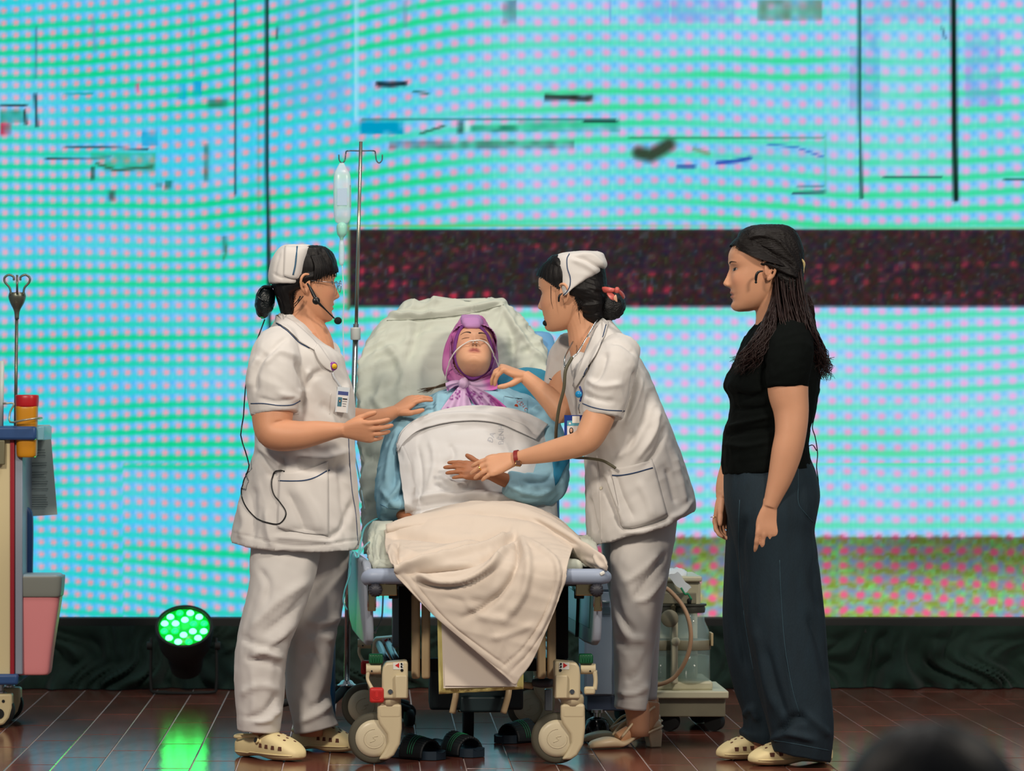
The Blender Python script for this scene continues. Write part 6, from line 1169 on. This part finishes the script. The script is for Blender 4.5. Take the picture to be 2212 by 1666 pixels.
g = G(); limb(g, [(868, 960, 11.85, 26), (862, 1060, 11.68, 24), (872, 1110, 11.6, 17), (880, 1124, 11.58, 14)]); hand(g, P(880, 1124, 11.58), (.75, -.2, -.5), (-.3, -.7, .6), 1, sc=.9); a3 = remesh(g, .003, 2)
core = rows_loft([(850, 960, 1080, 12.0, .06), (900, 900, 1150, 11.95, .08), (1000, 890, 1150, 11.87, .08), (1120, 910, 1140, 11.82, .07)], 24, 3)
for x in (950, 1110): limb(core, [(x, 1150, 11.75, 34), (x, 1170, 11.45, 26), (x + 5, 1190, 11.25, 20), (x + 5, 1196, 11.12, 18)], 14, 3)
b = joinG(a1, a2, a3, core); o = mk('body', b, skin_mat('skin_d'), pt_); col4 = H4.colors(b.V(), (212, 160, 128), lip=(166, 90, 84), cheek=.2, lipk=.95)
v4 = b.V(); hm = (v4[:, 2] < P(0, 940, 11.6).z); col4[hm] = lin((160, 104, 72)); paint(o, col4); H4.face(bvh(o), pt_, closed=True); pbody = o
# gown
M_gown = mat('light_blue_cotton', (142, 186, 204), .85, var=.06, vscale=10, bump=.06, bscale=400, sheen=.05)
t0 = rows_loft([(836, 985, 1080, 11.99, .05), (846, 946, 1118, 11.97, .08), (862, 916, 1150, 11.95, .1), (890, 890, 1178, 11.91, .112), (940, 872, 1190, 11.86, .12), (1000, 868, 1192, 11.81, .125), (1060, 872, 1194, 11.76, .125), (1120, 880, 1198, 11.72, .12), (1150, 890, 1196, 11.7, .11)], 80, 6, 2.3)
limb(t0, [(902, 884, 11.92, 34), (876, 930, 11.85, 38), (858, 1000, 11.75, 38), (850, 1060, 11.67, 40), (856, 1112, 11.6, 38)], 26, 5)
TORSO = BVHTree.FromPolygons([tuple(p) for p in t0.V()], t0.f)
limb(t0, [(1158, 895, 11.9, 38), (1182, 960, 11.83, 40), (1186, 1020, 11.74, 42), (1182, 1050, 11.66, 39), (1142, 1055, 11.6, 33), (1094, 1043, 11.58, 26)], 26, 5)
tn = remesh(t0, .006, 3)
folds(tn, [([(860, 930), (845, 980), (835, 1050)], 7, .009), ([(880, 950), (862, 1000), (850, 1060)], 7, -.010), ([(875, 1000), (860, 1050), (842, 1090)], 7, .009), ([(884, 1050), (862, 1070), (838, 1090)], 6, -.010), ([(825, 1060), (850, 1090), (885, 1090)], 6, .007), ([(920, 850), (935, 870), (930, 900)], 7, -.006), ([(950, 850), (945, 880), (950, 900)], 7, .006), ([(1110, 850), (1130, 870), (1170, 890)], 6, -.006), ([(1190, 1060), (1150, 1068), (1100, 1050)], 6, .008), ([(1205, 1000), (1180, 1040), (1130, 1040)], 7, -.008), ([(1190, 930), (1200, 980), (1195, 1030)], 7, .007)], [((.2, 0, -1), .2, .04, .005), ((1, 0, .3), .15, .03, .003)], seed=61)
gw = mk('gown', tn, M_gown, pt_); TG = bvh(gw)
gp = sheet_on('gown_pocket', TG, [(1088, 858), (1140, 865)], [(1086, 898), (1138, 905)], M_gown, gw, .004, 14, 12); strip('pocket_edge', bvh(gp, gw), [(1090, 857), (1110, 861), (1128, 862)], .0014, mat('dark_edge', (50, 66, 76), .8), gw, .001, .6, 11.83)
strip('cuff_seam', TG, [(822, 1090), (850, 1100), (888, 1092)], .0014, mat('gown_seam', (110, 150, 176), .8), gw, .001, .6, 11.6)
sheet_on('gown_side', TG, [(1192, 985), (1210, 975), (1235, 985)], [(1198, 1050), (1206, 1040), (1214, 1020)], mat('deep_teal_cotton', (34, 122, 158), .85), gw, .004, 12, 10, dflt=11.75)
# lettering on the gown pocket
def words(name, txt, px, py, h_px, rotdeg, T, m_, par, lift=.0015, dflt=11.7, arc=None, ext=1.0):
    cu = bpy.data.curves.new(name, 'FONT'); cu.body = txt; cu.size = 1; cu.align_x = 'CENTER'; cu.align_y = 'CENTER'; cu.resolution_u = 3
    ob = bpy.data.objects.new('tmp', cu); COL.objects.link(ob); dg = bpy.context.evaluated_depsgraph_get(); dg.update(); me = bpy.data.meshes.new_from_object(ob.evaluated_get(dg))
    bpy.data.objects.remove(ob); v = np.empty(len(me.vertices) * 3); me.vertices.foreach_get('co', v); v = v.reshape(-1, 3); fs = [tuple(p.vertices) for p in me.polygons]; bpy.data.meshes.remove(me)
    a = math.radians(rotdeg); out_ = []
    for x, y, _ in v:
        x *= h_px * 1.35 * ext; y *= h_px * 1.35
        if arc: t = x / arc; x, y = (arc + y) * math.sin(t), (arc + y) * math.cos(t) - arc
        X = px + x * math.cos(a) + y * math.sin(a); Y = py + x * math.sin(a) - y * math.cos(a); out_.append(tuple(hit(T, X, Y, lift, dflt)[0]))
    g = G(); g.add(out_, fs); return mk(name, g, m_, par, smooth=False)
Tgp = bvh(gp, gw)
words('pocket_lettering', 'VIỆN C', 1128, 876, 7, 42, Tgp, mat('red_thread', (190, 64, 40), .8), gw, .0022, 11.82, 34)
g = G(); p, n = hit(Tgp, 1115, 878, .0012); g.ell(p, (.0062, .0012, .0072), 12, 8); mk('pocket_emblem', g, mat('orange_red_print', (206, 80, 44), .8), gw)

# headscarf
def scarf_cols(v, seed=0):
    q = proj(v); n3 = np.stack([q[:, 0] / 26, q[:, 1] / 34, q[:, 0] * 0], 1); k = sst(-.2, .5, vnoise(n3, 70 + seed)); return lin((176, 88, 152)) * (1 - k[:, None]) + lin((204, 124, 182)) * k[:, None]
M_scarf = mat('scarf_print', (180, 90, 150), .75, attr='paint', sheen=.1)
g = rows_loft([(681, 1002, 1036, 12.03, .02), (685, 996, 1043, 12.02, .045), (695, 990, 1050, 12.01, .07), (712, 979, 1059, 12.0, .088), (735, 967, 1068, 11.99, .098), (765, 958, 1074, 11.985, .1), (790, 956, 1076, 11.985, .1), (812, 961, 1074, 11.98, .095), (832, 970, 1070, 11.97, .08), (846, 982, 1060, 11.97, .055)], 120, 7, 2.15)
folds(g, [([(985, 710), (966, 750), (962, 800), (985, 830)], 4, .005), ([(978, 730), (970, 780), (985, 820)], 3.5, -.005), ([(1060, 730), (1070, 780), (1040, 830)], 4, .005), ([(1066, 790), (1050, 815), (1020, 832)], 3.5, -.005), ([(972, 800), (985, 820), (998, 832)], 3.5, .005)], [((.2, 0, 1), .12, .014, .003)], seed=71)
sv = g.V()
# press the cloth back so that the face looks out of it
TH = bvh(pbody)
q = proj(sv); oval = [(998, 706), (1018, 701), (1038, 708), (1056, 731), (1063, 764), (1060, 788), (1042, 808), (1020, 818), (1004, 808), (990, 792), (983, 766), (984, 740), (990, 720)]
ov = crom(oval + [oval[0]], 4); cen = np.array([1021, 760.]); ang_o = np.arctan2(ov[:, 1] - cen[1], ov[:, 0] - cen[0]); rad_o = np.hypot(*(ov - cen).T); od = np.argsort(ang_o)
ra = np.interp(np.arctan2(q[:, 1] - cen[1], q[:, 0] - cen[0]), ang_o[od], rad_o[od], period=2 * math.pi); inside = sst(1.08, .9, np.hypot(*(q - cen).T) / ra)
sv[:, 1] += inside * (sv[:, 1] < 12.0) * np.clip(12.02 - sv[:, 1], 0, .2); g.setV(sv); H4.hair_cap(g, ([-.09, -.07, -.05, -.02, .02, .045, .06, .075, .2], [.0, .015, .03, .04, .042, .045, .055, .2, .2]), .012); sv = g.V(); sf = mk('headscarf', g, M_scarf, pt_); paint(sf, scarf_cols(sv))
TS = bvh(sf, pbody)
def rimp(a, b_, l): 
    h = hit(TS, a, b_, l, 11.93)[0]; return h
rim = [rimp(a, b_, .004) for a, b_ in ov]; ys = np.array([p.y for p in rim]); ys = np.minimum(ys, np.median(ys) + .03); ysm = np.array([np.mean([ys[(i + j) % len(ys)] for j in range(-5, 6)]) for i in range(len(ys))]) - .006
rim = [P(ov[i][0], ov[i][1], ysm[i]) for i in range(len(ov))]
g = G(); g.tube(rim, .0062, 8, 1, flat=((0, 1, 0), .8)); mk('scarf_edge', g, mat('deep_purple', (104, 40, 116), .7), sf)
g = rows_loft([(681, 998, 1031, 11.985, .012), (686, 996, 1038, 11.97, .03), (697, 996, 1043, 11.955, .045), (706, 998, 1042, 11.95, .048), (710, 1002, 1040, 11.952, .045)], 40, 4, 3); folds(g, [([(998, 692), (1018, 688), (1038, 694)], 3, .004)], [((1, 0, .1), .1, .012, .003)], seed=73); fb = mk('forehead_band', g, mat('pale_lilac', (178, 128, 180), .75), sf)
M_lil = mat('lilac_floral', (200, 170, 204), .8, attr='paint')
def floral(v):
    q = proj(v); c = np.tile(lin((198, 166, 202)), (len(v), 1)); rr = random.Random(4)
    for i in range(26):
        cx_, cy_ = 958 + rr.random() * 128, 842 + rr.random() * 46
        for k in range(5):
            a = k * 1.257 + rr.random(); m_ = np.exp(-(((q[:, 0] - cx_ - 4.2 * math.cos(a)) / 2.2) ** 2 + ((q[:, 1] - cy_ - 4.2 * math.sin(a)) / 2.2) ** 2) ** 2); c = c + (lin((132, 46, 132)) - c) * m_[:, None]
    st_ = sst(0, 22, q[:, 0] - 1062 + (880 - q[:, 1]) * .5); c = c + (lin((196, 84, 168)) - c) * (st_ * .85)[:, None]
    dk, _ = segdist(q, [(1008, 836), (1016, 858), (1036, 884)]); c = c + (lin((112, 44, 120)) - c) * np.exp(-(dk / 5) ** 2)[:, None]; return c
def tail(nm, left, right, d0, d1, amp, nf):
    A = crom(left, 8); B = crom(right, 8); R = []; n_ = 44
    for i in range(len(A)):
        t = i / (len(A) - 1); R.append([tuple(P(A[i, 0] + (B[i, 0] - A[i, 0]) * u, A[i, 1] + (B[i, 1] - A[i, 1]) * u, d0 + (d1 - d0) * t + amp * t * math.sin(nf * 6.28 * u + 1.5 * t))) for u in np.linspace(0, 1, n_)])
    g = G(); g.grid(R); o = mk(nm, g, M_lil, sf, solid=.003); vv_ = np.array(R).reshape(-1, 3); paint(o, floral(vv_)); return o
tail('scarf_tail', [(994, 832), (980, 848), (966, 866), (952, 886)], [(1006, 834), (1010, 850), (1016, 868), (1024, 888)], 11.86, 11.80, .010, 2.2); tail('scarf_tail', [(1000, 834), (1008, 850), (1020, 868), (1032, 888)], [(1010, 830), (1040, 842), (1068, 858), (1094, 880)], 11.86, 11.80, .012, 2.6)
tail('scarf_wrap', [(1008, 822), (1030, 822), (1055, 812), (1072, 806)], [(1010, 834), (1036, 842), (1060, 844), (1076, 840)], 11.875, 11.9, .008, 1.5); tail('scarf_wrap', [(996, 822), (984, 822), (972, 824), (962, 828)], [(996, 832), (984, 834), (974, 840), (966, 846)], 11.875, 11.89, .008, 1.5)
g = G(); g.ell(P(1001, 828, 11.855), (.016, .016, .019), 22, 14); folds(g, (), [((.2, 0, 1), .03, .008, .004)], seed=75); kn = mk('scarf_knot', g, M_lil, sf); paint(kn, np.tile(lin((196, 166, 200)), (len(kn.data.vertices), 1)))
g = G()
for i in range(26):
    t = i / 25; g.tube([P(962, 828 + 6 * t, 11.93), P(945 - 10 * t, 834 + 6 * t, 11.92), P(915 - 14 * t + 20 * ((i * 7) % 5) / 5, 844 + 5 * math.sin(i), 11.9)], [.0016, .0013, .0006], 5, 3)
mk('hair_wisp', g, mat('brown_wisp', (74, 56, 36), .6), pt_)['kind'] = 'stuff'
# nasal cannula
cn = thing('nasal_cannula', H4.W((.1, 0, -.04)), 'clear nasal oxygen cannula across the face of the patient', 'tube')
TC = bvh(sf, pbody, gw)
pl2 = [(1078, 800), (1070, 778), (1058, 752), (1048, 741), (1036, 737), (1022, 737), (1006, 743), (988, 757), (974, 778), (966, 805), (965, 822), (972, 832)]
pts = on_line(TC, pl2, .003, 5, 11.9); ys = np.array([p.y for p in pts]); ys = np.array([min(ys[max(0, i - 4):i + 5]) for i in range(len(ys))]); ys = np.convolve(np.pad(ys, 3, 'edge'), np.ones(7) / 7, 'valid')
pk2 = proj(np.array([tuple(p) for p in pts])); g = G(); g.tube([P(a[0], a[1], y - .002) for a, y in zip(pk2, ys)], .0022, 8, 1); mk('loop', g, mat('milky_tube', (226, 222, 216), .25), cn)
for yy in (-.0065, .0065): g = G(); g.tube([H4.W((.112, yy, -.05)), H4.W((.106, yy, -.044)), H4.W((.1, yy, -.040))], .0019, 7, 3); mk('prong', g, mat('milky_tube', (226, 222, 216), .25), cn)

# ================================================================ sheet over the body and the blanket
M_cotton = mat('white_cotton', (204, 203, 203), .85, var=.03, vscale=10, bump=.07, bscale=450, sheen=.05)
M_blank = mat('cream_blanket', (206, 192, 178), .88, var=.04, vscale=9, bump=.08, bscale=420, sheen=.08)
def drape(A, B, T, n, m, lift, dflt, smooth=30, off=None):
    A = crom(A, 10); B = crom(B, 10); pa = np.stack([np.interp(np.linspace(0, len(A) - 1, n), np.arange(len(A)), A[:, k]) for k in (0, 1)], 1); pb = np.stack([np.interp(np.linspace(0, len(B) - 1, n), np.arange(len(B)), B[:, k]) for k in (0, 1)], 1)
    Q = np.array([pa * (1 - t) + pb * t for t in np.linspace(0, 1, m)]); D_ = np.zeros((m, n))
    for i in range(m):
        for j in range(n):
            d = (P(Q[i, j, 0], Q[i, j, 1], 10) - CAM).normalized(); h = T.ray_cast(CAM, d); D_[i, j] = h[0].y if h[0] is not None else dflt
    D0 = D_.copy()
    for _ in range(smooth):
        p_ = np.pad(D_, 1, 'edge'); D_ = np.minimum((p_[:-2, 1:-1] + p_[2:, 1:-1] + p_[1:-1, :-2] + p_[1:-1, 2:]) / 4, D0)
    D_ -= lift
    return Q, D_
def sheet_from(Q, D_): return np.array([[tuple(P(Q[i, j, 0], Q[i, j, 1], D_[i, j])) for j in range(Q.shape[1])] for i in range(Q.shape[0])])
TB = bvh(gw, bpy.data.objects['backrest_mattress'])
Q, D_ = drape([(856, 958), (868, 930), (900, 905), (960, 884), (1020, 876), (1090, 880), (1140, 893), (1182, 916)], [(884, 1180), (930, 1180), (980, 1180), (1030, 1180), (1080, 1180), (1130, 1180), (1170, 1180), (1212, 1180)], TORSO, 130, 130, .024, 11.74)
g = G(); g.grid(sheet_from(Q, D_))
folds(g, [([(862, 960), (880, 1010), (890, 1070)], 6, .008), ([(900, 960), (910, 1020), (905, 1090)], 8, -.007), ([(930, 950), (940, 1000), (925, 1060)], 8, .006), ([(955, 1030), (990, 1050), (1020, 1035), (1015, 1050)], 6, .012), ([(940, 1045), (980, 1065), (1030, 1055)], 6, -.009), ([(890, 1080), (960, 1068), (1060, 1070), (1130, 1085)], 7, .010), ([(900, 1095), (980, 1082), (1080, 1085)], 6, -.009), ([(1040, 1020), (1090, 1030), (1140, 1060)], 7, .007), ([(980, 930), (1040, 925), (1100, 940)], 9, -.005), ([(970, 960), (980, 985), (960, 1010)], 8, -.006), ([(1060, 945), (1090, 965), (1100, 990)], 8, .005), ([(880, 1110), (960, 1090), (1040, 1085), (1120, 1095)], 5, -.008)], [((1, 0, -.2), .25, .05, .004), ((.4, 0, 1), .2, .04, .003)], seed=81)
ws = mk('top_sheet', g, M_cotton, solid=.003); tag(ws, 'white cotton sheet with faint printed letters over the patient from chest to lap', 'sheet')
TW_ = bvh(ws)
A2 = [(857, 962), (869, 934), (900, 908), (960, 886), (1020, 878), (1090, 882), (1140, 895), (1184, 917)]; B2 = [(858, 976), (874, 954), (905, 930), (960, 914), (1020, 908), (1075, 914), (1120, 932), (1158, 950)]
Q, D2 = drape(A2, B2, TW_, 90, 22, .014, 11.86, 6); g = G(); g.grid(sheet_from(Q, D2)); folds(g, [([(900, 920), (960, 898), (1060, 900), (1150, 930)], 6, .005), ([(1100, 905), (1130, 915), (1160, 940)], 5, -.005)], [((1, 0, -.15), .3, .03, .003)], seed=83); mk('turned_down_edge', g, M_cotton, ws, solid=.004)
M_faint = mat('faint_print', (176, 178, 184), .85); TW2 = bvh(ws)
words('sheet_lettering', 'BỆNH', 1083, 940, 12, -90, TW2, M_faint, ws, .0022, 11.7, None, 1.0); words('sheet_lettering', 'ĐA', 1062, 946, 12, -72, TW2, M_faint, ws, .0022, 11.7)

# blanket: control net (px, py, depth) from the lap to the hanging corner
cols = [
 [(822, 1160, 11.55), (832, 1150, 11.3), (832, 1180, 11.1), (838, 1206, 10.92), (846, 1226, 10.848), (852, 1238, 10.836), (856, 1246, 10.834)],
 [(880, 1126, 11.62), (876, 1128, 11.35), (878, 1172, 11.1), (884, 1206, 10.91), (894, 1232, 10.845), (915, 1285, 10.834), (936, 1328, 10.834)],
 [(950, 1104, 11.62), (945, 1106, 11.36), (945, 1166, 11.1), (952, 1206, 10.91), (968, 1236, 10.843), (1000, 1335, 10.832), (1024, 1404, 10.832)],
 [(1030, 1088, 11.62), (1025, 1090, 11.36), (1028, 1162, 11.1), (1038, 1204, 10.91), (1052, 1236, 10.842), (1085, 1370, 10.831), (1112, 1480, 10.83)],
 [(1115, 1090, 11.6), (1112, 1094, 11.36), (1115, 1160, 11.1), (1126, 1203, 10.91), (1140, 1234, 10.843), (1150, 1340, 10.832), (1152, 1424, 10.831)],
 [(1190, 1112, 11.55), (1186, 1118, 11.34), (1188, 1160, 11.1), (1196, 1200, 10.92), (1204, 1230, 10.846), (1206, 1276, 10.835), (1198, 1318, 10.834)],
 [(1258, 1168, 11.45), (1250, 1165, 11.3), (1240, 1178, 11.12), (1232, 1200, 10.95), (1226, 1222, 10.86), (1224, 1236, 10.843), (1222, 1248, 10.84)]]
def mixcol(a, b_, t): return [tuple(np.array(p) * (1 - t) + np.array(q) * t) for p, q in zip(a, b_)]
cols = cols[:3] + [mixcol(cols[2], cols[3], .75), cols[3], mixcol(cols[3], cols[4], .28)] + cols[4:]
N1, N2 = 150, 170
A_ = np.array(cols, float); Cc = np.array([crom(A_[i], 24) for i in range(len(cols))]); Cc = np.array([Cc[:, j] for j in range(Cc.shape[1])]); Cc = np.array([crom(Cc[j], 18) for j in range(len(Cc))])
Rb = np.array([[tuple(P(*Cc[j, i])) for i in range(Cc.shape[1])] for j in range(Cc.shape[0])])
g = G(); g.grid(Rb)
folds(g, [([(838, 1160), (880, 1158), (960, 1166), (1040, 1164), (1100, 1152)], 7, -.024), ([(834, 1145), (900, 1135), (1000, 1128), (1100, 1138), (1180, 1150)], 14, .014), ([(845, 1235), (900, 1222), (980, 1205), (1060, 1180), (1108, 1155)], 6, .020), ([(850, 1222), (900, 1205), (960, 1198), (1040, 1180), (1090, 1160)], 6.5, -.018), ([(845, 1185), (900, 1200), (960, 1190), (1040, 1172)], 7, .011), ([(880, 1240), (940, 1232), (1010, 1222), (1080, 1190), (1112, 1160)], 6.5, -.016), ([(895, 1236), (940, 1258), (1000, 1256), (1060, 1225), (1110, 1172)], 8, .018), ([(900, 1258), (950, 1268), (1010, 1262), (1070, 1230)], 6, -.010),
   ([(1112, 1158), (1120, 1200), (1100, 1260), (1050, 1310), (1000, 1335)], 9, -.014), ([(1120, 1160), (1140, 1210), (1130, 1280), (1090, 1340)], 10, .012), ([(1130, 1168), (1170, 1190), (1205, 1230), (1190, 1310), (1150, 1400)], 7, .008), ([(1216, 1235), (1196, 1310), (1150, 1400), (1100, 1455)], 3, -.004), ([(1204, 1240), (1180, 1320), (1130, 1400), (1080, 1445)], 3, -.004), ([(862, 1240), (950, 1345), (1030, 1412), (1105, 1465)], 4, -.003), ([(880, 1240), (960, 1335), (1040, 1400), (1095, 1440)], 3, -.003), ([(1000, 1290), (1040, 1330), (1100, 1340)], 10, .005), ([(960, 1290), (1020, 1300), (1080, 1290)], 9, -.005), ([(1060, 1380), (1100, 1370), (1150, 1350)], 8, .005), ([(850, 1180), (840, 1210), (852, 1235)], 6, .010), ([(862, 1175), (858, 1205), (870, 1225)], 5, -.010)],
   [((1, 0, -.3), .2, .05, .004), ((.5, 0, 1), .16, .03, .0022)], seed=91)
bl = mk('blanket', g, M_blank, solid=.005); tag(bl, 'cream cotton blanket over the lap hanging in a point over the bed foot', 'blanket')
# its thick rolled upper fold reaching the right bed corner
rk = crom([(836, 1146, 11.3, 12), (870, 1138, 11.28, 18), (950, 1128, 11.27, 24), (1040, 1118, 11.26, 29), (1120, 1124, 11.25, 29), (1180, 1146, 11.2, 28), (1235, 1178, 11.1, 26), (1275, 1202, 11.0, 22), (1300, 1216, 10.92, 17), (1311, 1224, 10.89, 10)], 12)
R = []; th = np.linspace(0, 2 * math.pi, 61)[:-1]
for i, (a, b_, d, r) in enumerate(rk):
    t = i / (len(rk) - 1); rr = r * d / F; c_ = P(a, b_, d); R.append([(c_.x, c_.y + .06 * math.cos(q) * (1 - .5 * t), c_.z + rr * math.sin(q) * (1 + .05 * math.sin(3 * q + 9 * t))) for q in th])
g = G(); g.rings(R); folds(g, [([(860, 1140), (960, 1130), (1060, 1122), (1140, 1135)], 8, .006), ([(1060, 1140), (1120, 1148), (1200, 1180), (1280, 1212)], 5, -.008), ([(1110, 1128), (1180, 1160), (1240, 1195), (1300, 1222)], 5, .007), ([(1150, 1120), (1200, 1150), (1250, 1180)], 6, -.006), ([(1285, 1200), (1295, 1215), (1305, 1228)], 3, .006)], [((1, 0, -.4), .18, .04, .005)], seed=93); mk('rolled_fold', g, M_blank, bl)
# bunched bottom sheet at the left edge of the mattress
g = rows_loft([(1128, 806, 846, 11.5, .06), (1150, 796, 850, 11.42, .1), (1180, 795, 850, 11.3, .14), (1205, 796, 858, 11.18, .17), (1222, 802, 862, 11.12, .17)], 60, 6, 2.4); folds(g, [([(810, 1140), (800, 1180), (805, 1215)], 4, -.008), ([(822, 1150), (815, 1190), (822, 1220)], 4, .008), ([(835, 1165), (826, 1200), (838, 1220)], 4, -.008)], [((.1, .3, 1), .1, .03, .008)], seed=95)
bs_ = mk('bottom_sheet', g, M_sheet); tag(bs_, 'pale bottom sheet bunched at the left edge of the mattress', 'sheet')
g = rows_loft([(1158, 1240, 1268, 11.5, .06), (1172, 1232, 1284, 11.4, .1), (1195, 1228, 1290, 11.3, .12), (1220, 1230, 1292, 11.2, .14)], 40, 5, 2.4); folds(g, (), [((.1, .3, 1), .1, .03, .008)], seed=96); tag(mk('bottom_sheet', g, M_sheet), 'pale bottom sheet bunched at the right edge of the mattress', 'sheet')

# ================================================================ spectator's head in the hall, close to the camera
au = thing('person', Vector(((2005 - CX) * 4.15 / F, 4.15, -.66)), 'person in the audience, only the dark back of the head visible', 'person')
cx_ = (2005 - CX) * 4.15 / F; HA = Head((cx_, 4.15, .615), (0, 1, 0), (0, 0, 1), 1.06)
g = G(); HA.geo(g); g.tube([(cx_, 4.13, .6), (cx_, 4.12, .5), (cx_, 4.1, .4)], [.055, .055, .07], 16, 3)
tor = [(.42, .08, .06), (.36, .19, .09), (.25, .215, .11), (.0, .19, .12), (-.16, .2, .13)]
g.rings([[(cx_ + a * math.cos(t), 4.1 + b_ * math.sin(t), z) for t in np.arange(24) * 2 * math.pi / 24] for z, a, b_ in crom(tor, 4)])
for s_ in (-1, 1):
    g.tube([(cx_ + s_ * .2, 4.1, .33), (cx_ + s_ * .25, 4.12, .05), (cx_ + s_ * .2, 4.36, -.04)], [.05, .042, .03], 12, 4); hand(g, (cx_ + s_ * .2, 4.36, -.04), (-s_ * .3, 1, -.05), (0, .05, 1), s_)
    g.tube([(cx_ + s_ * .1, 4.1, -.16), (cx_ + s_ * .12, 4.52, -.14), (cx_ + s_ * .12, 4.55, -.4), (cx_ + s_ * .12, 4.52, -.6)], [.09, .07, .055, .04], 14, 4); g.tube([(cx_ + s_ * .12, 4.48, -.625), (cx_ + s_ * .13, 4.6, -.628), (cx_ + s_ * .13, 4.7, -.635)], [.035, .035, .022], 12, 4)
ab = remesh(g, .008, 2); o = mk('body', ab, mat('dark_clothes', (40, 40, 46), .8, attr='paint'), au); vz = ab.V(); paint(o, np.where((vz[:, 2:3] > .46), lin((170, 120, 92)), lin((44, 46, 54))))
g = G(); g.ell((cx_, 4.13, .617), (.118, .125, .128), 40, 26); folds(g, (), [((0, .3, 1), .1, .012, .004)], front=False, seed=99); g.setV(g.V()); mk('hair', g, M_hair, au)
ch = thing('hall_chair', Vector((cx_, 4.1, -.66)), 'dark hall chair under the seated spectator', 'chair')
rbox('seat', (cx_, 4.2, -.27), (.44, .44, .04), M_dark, ch, .01); rbox('backrest', (cx_, 3.95, .0), (.42, .03, .3), M_dark, ch, .01)
for a in (-.19, .19):
    for y in (4.02, 4.38): g = G(); g.tube([(cx_ + a, y, -.28), (cx_ + a, y, -.66)], .012, 8); mk('leg', g, M_steel, ch)
    g = G(); g.tube([(cx_ + a, 4.0, -.28), (cx_ + a, 3.955, -.1)], .012, 8); mk('back_post', g, M_steel, ch)
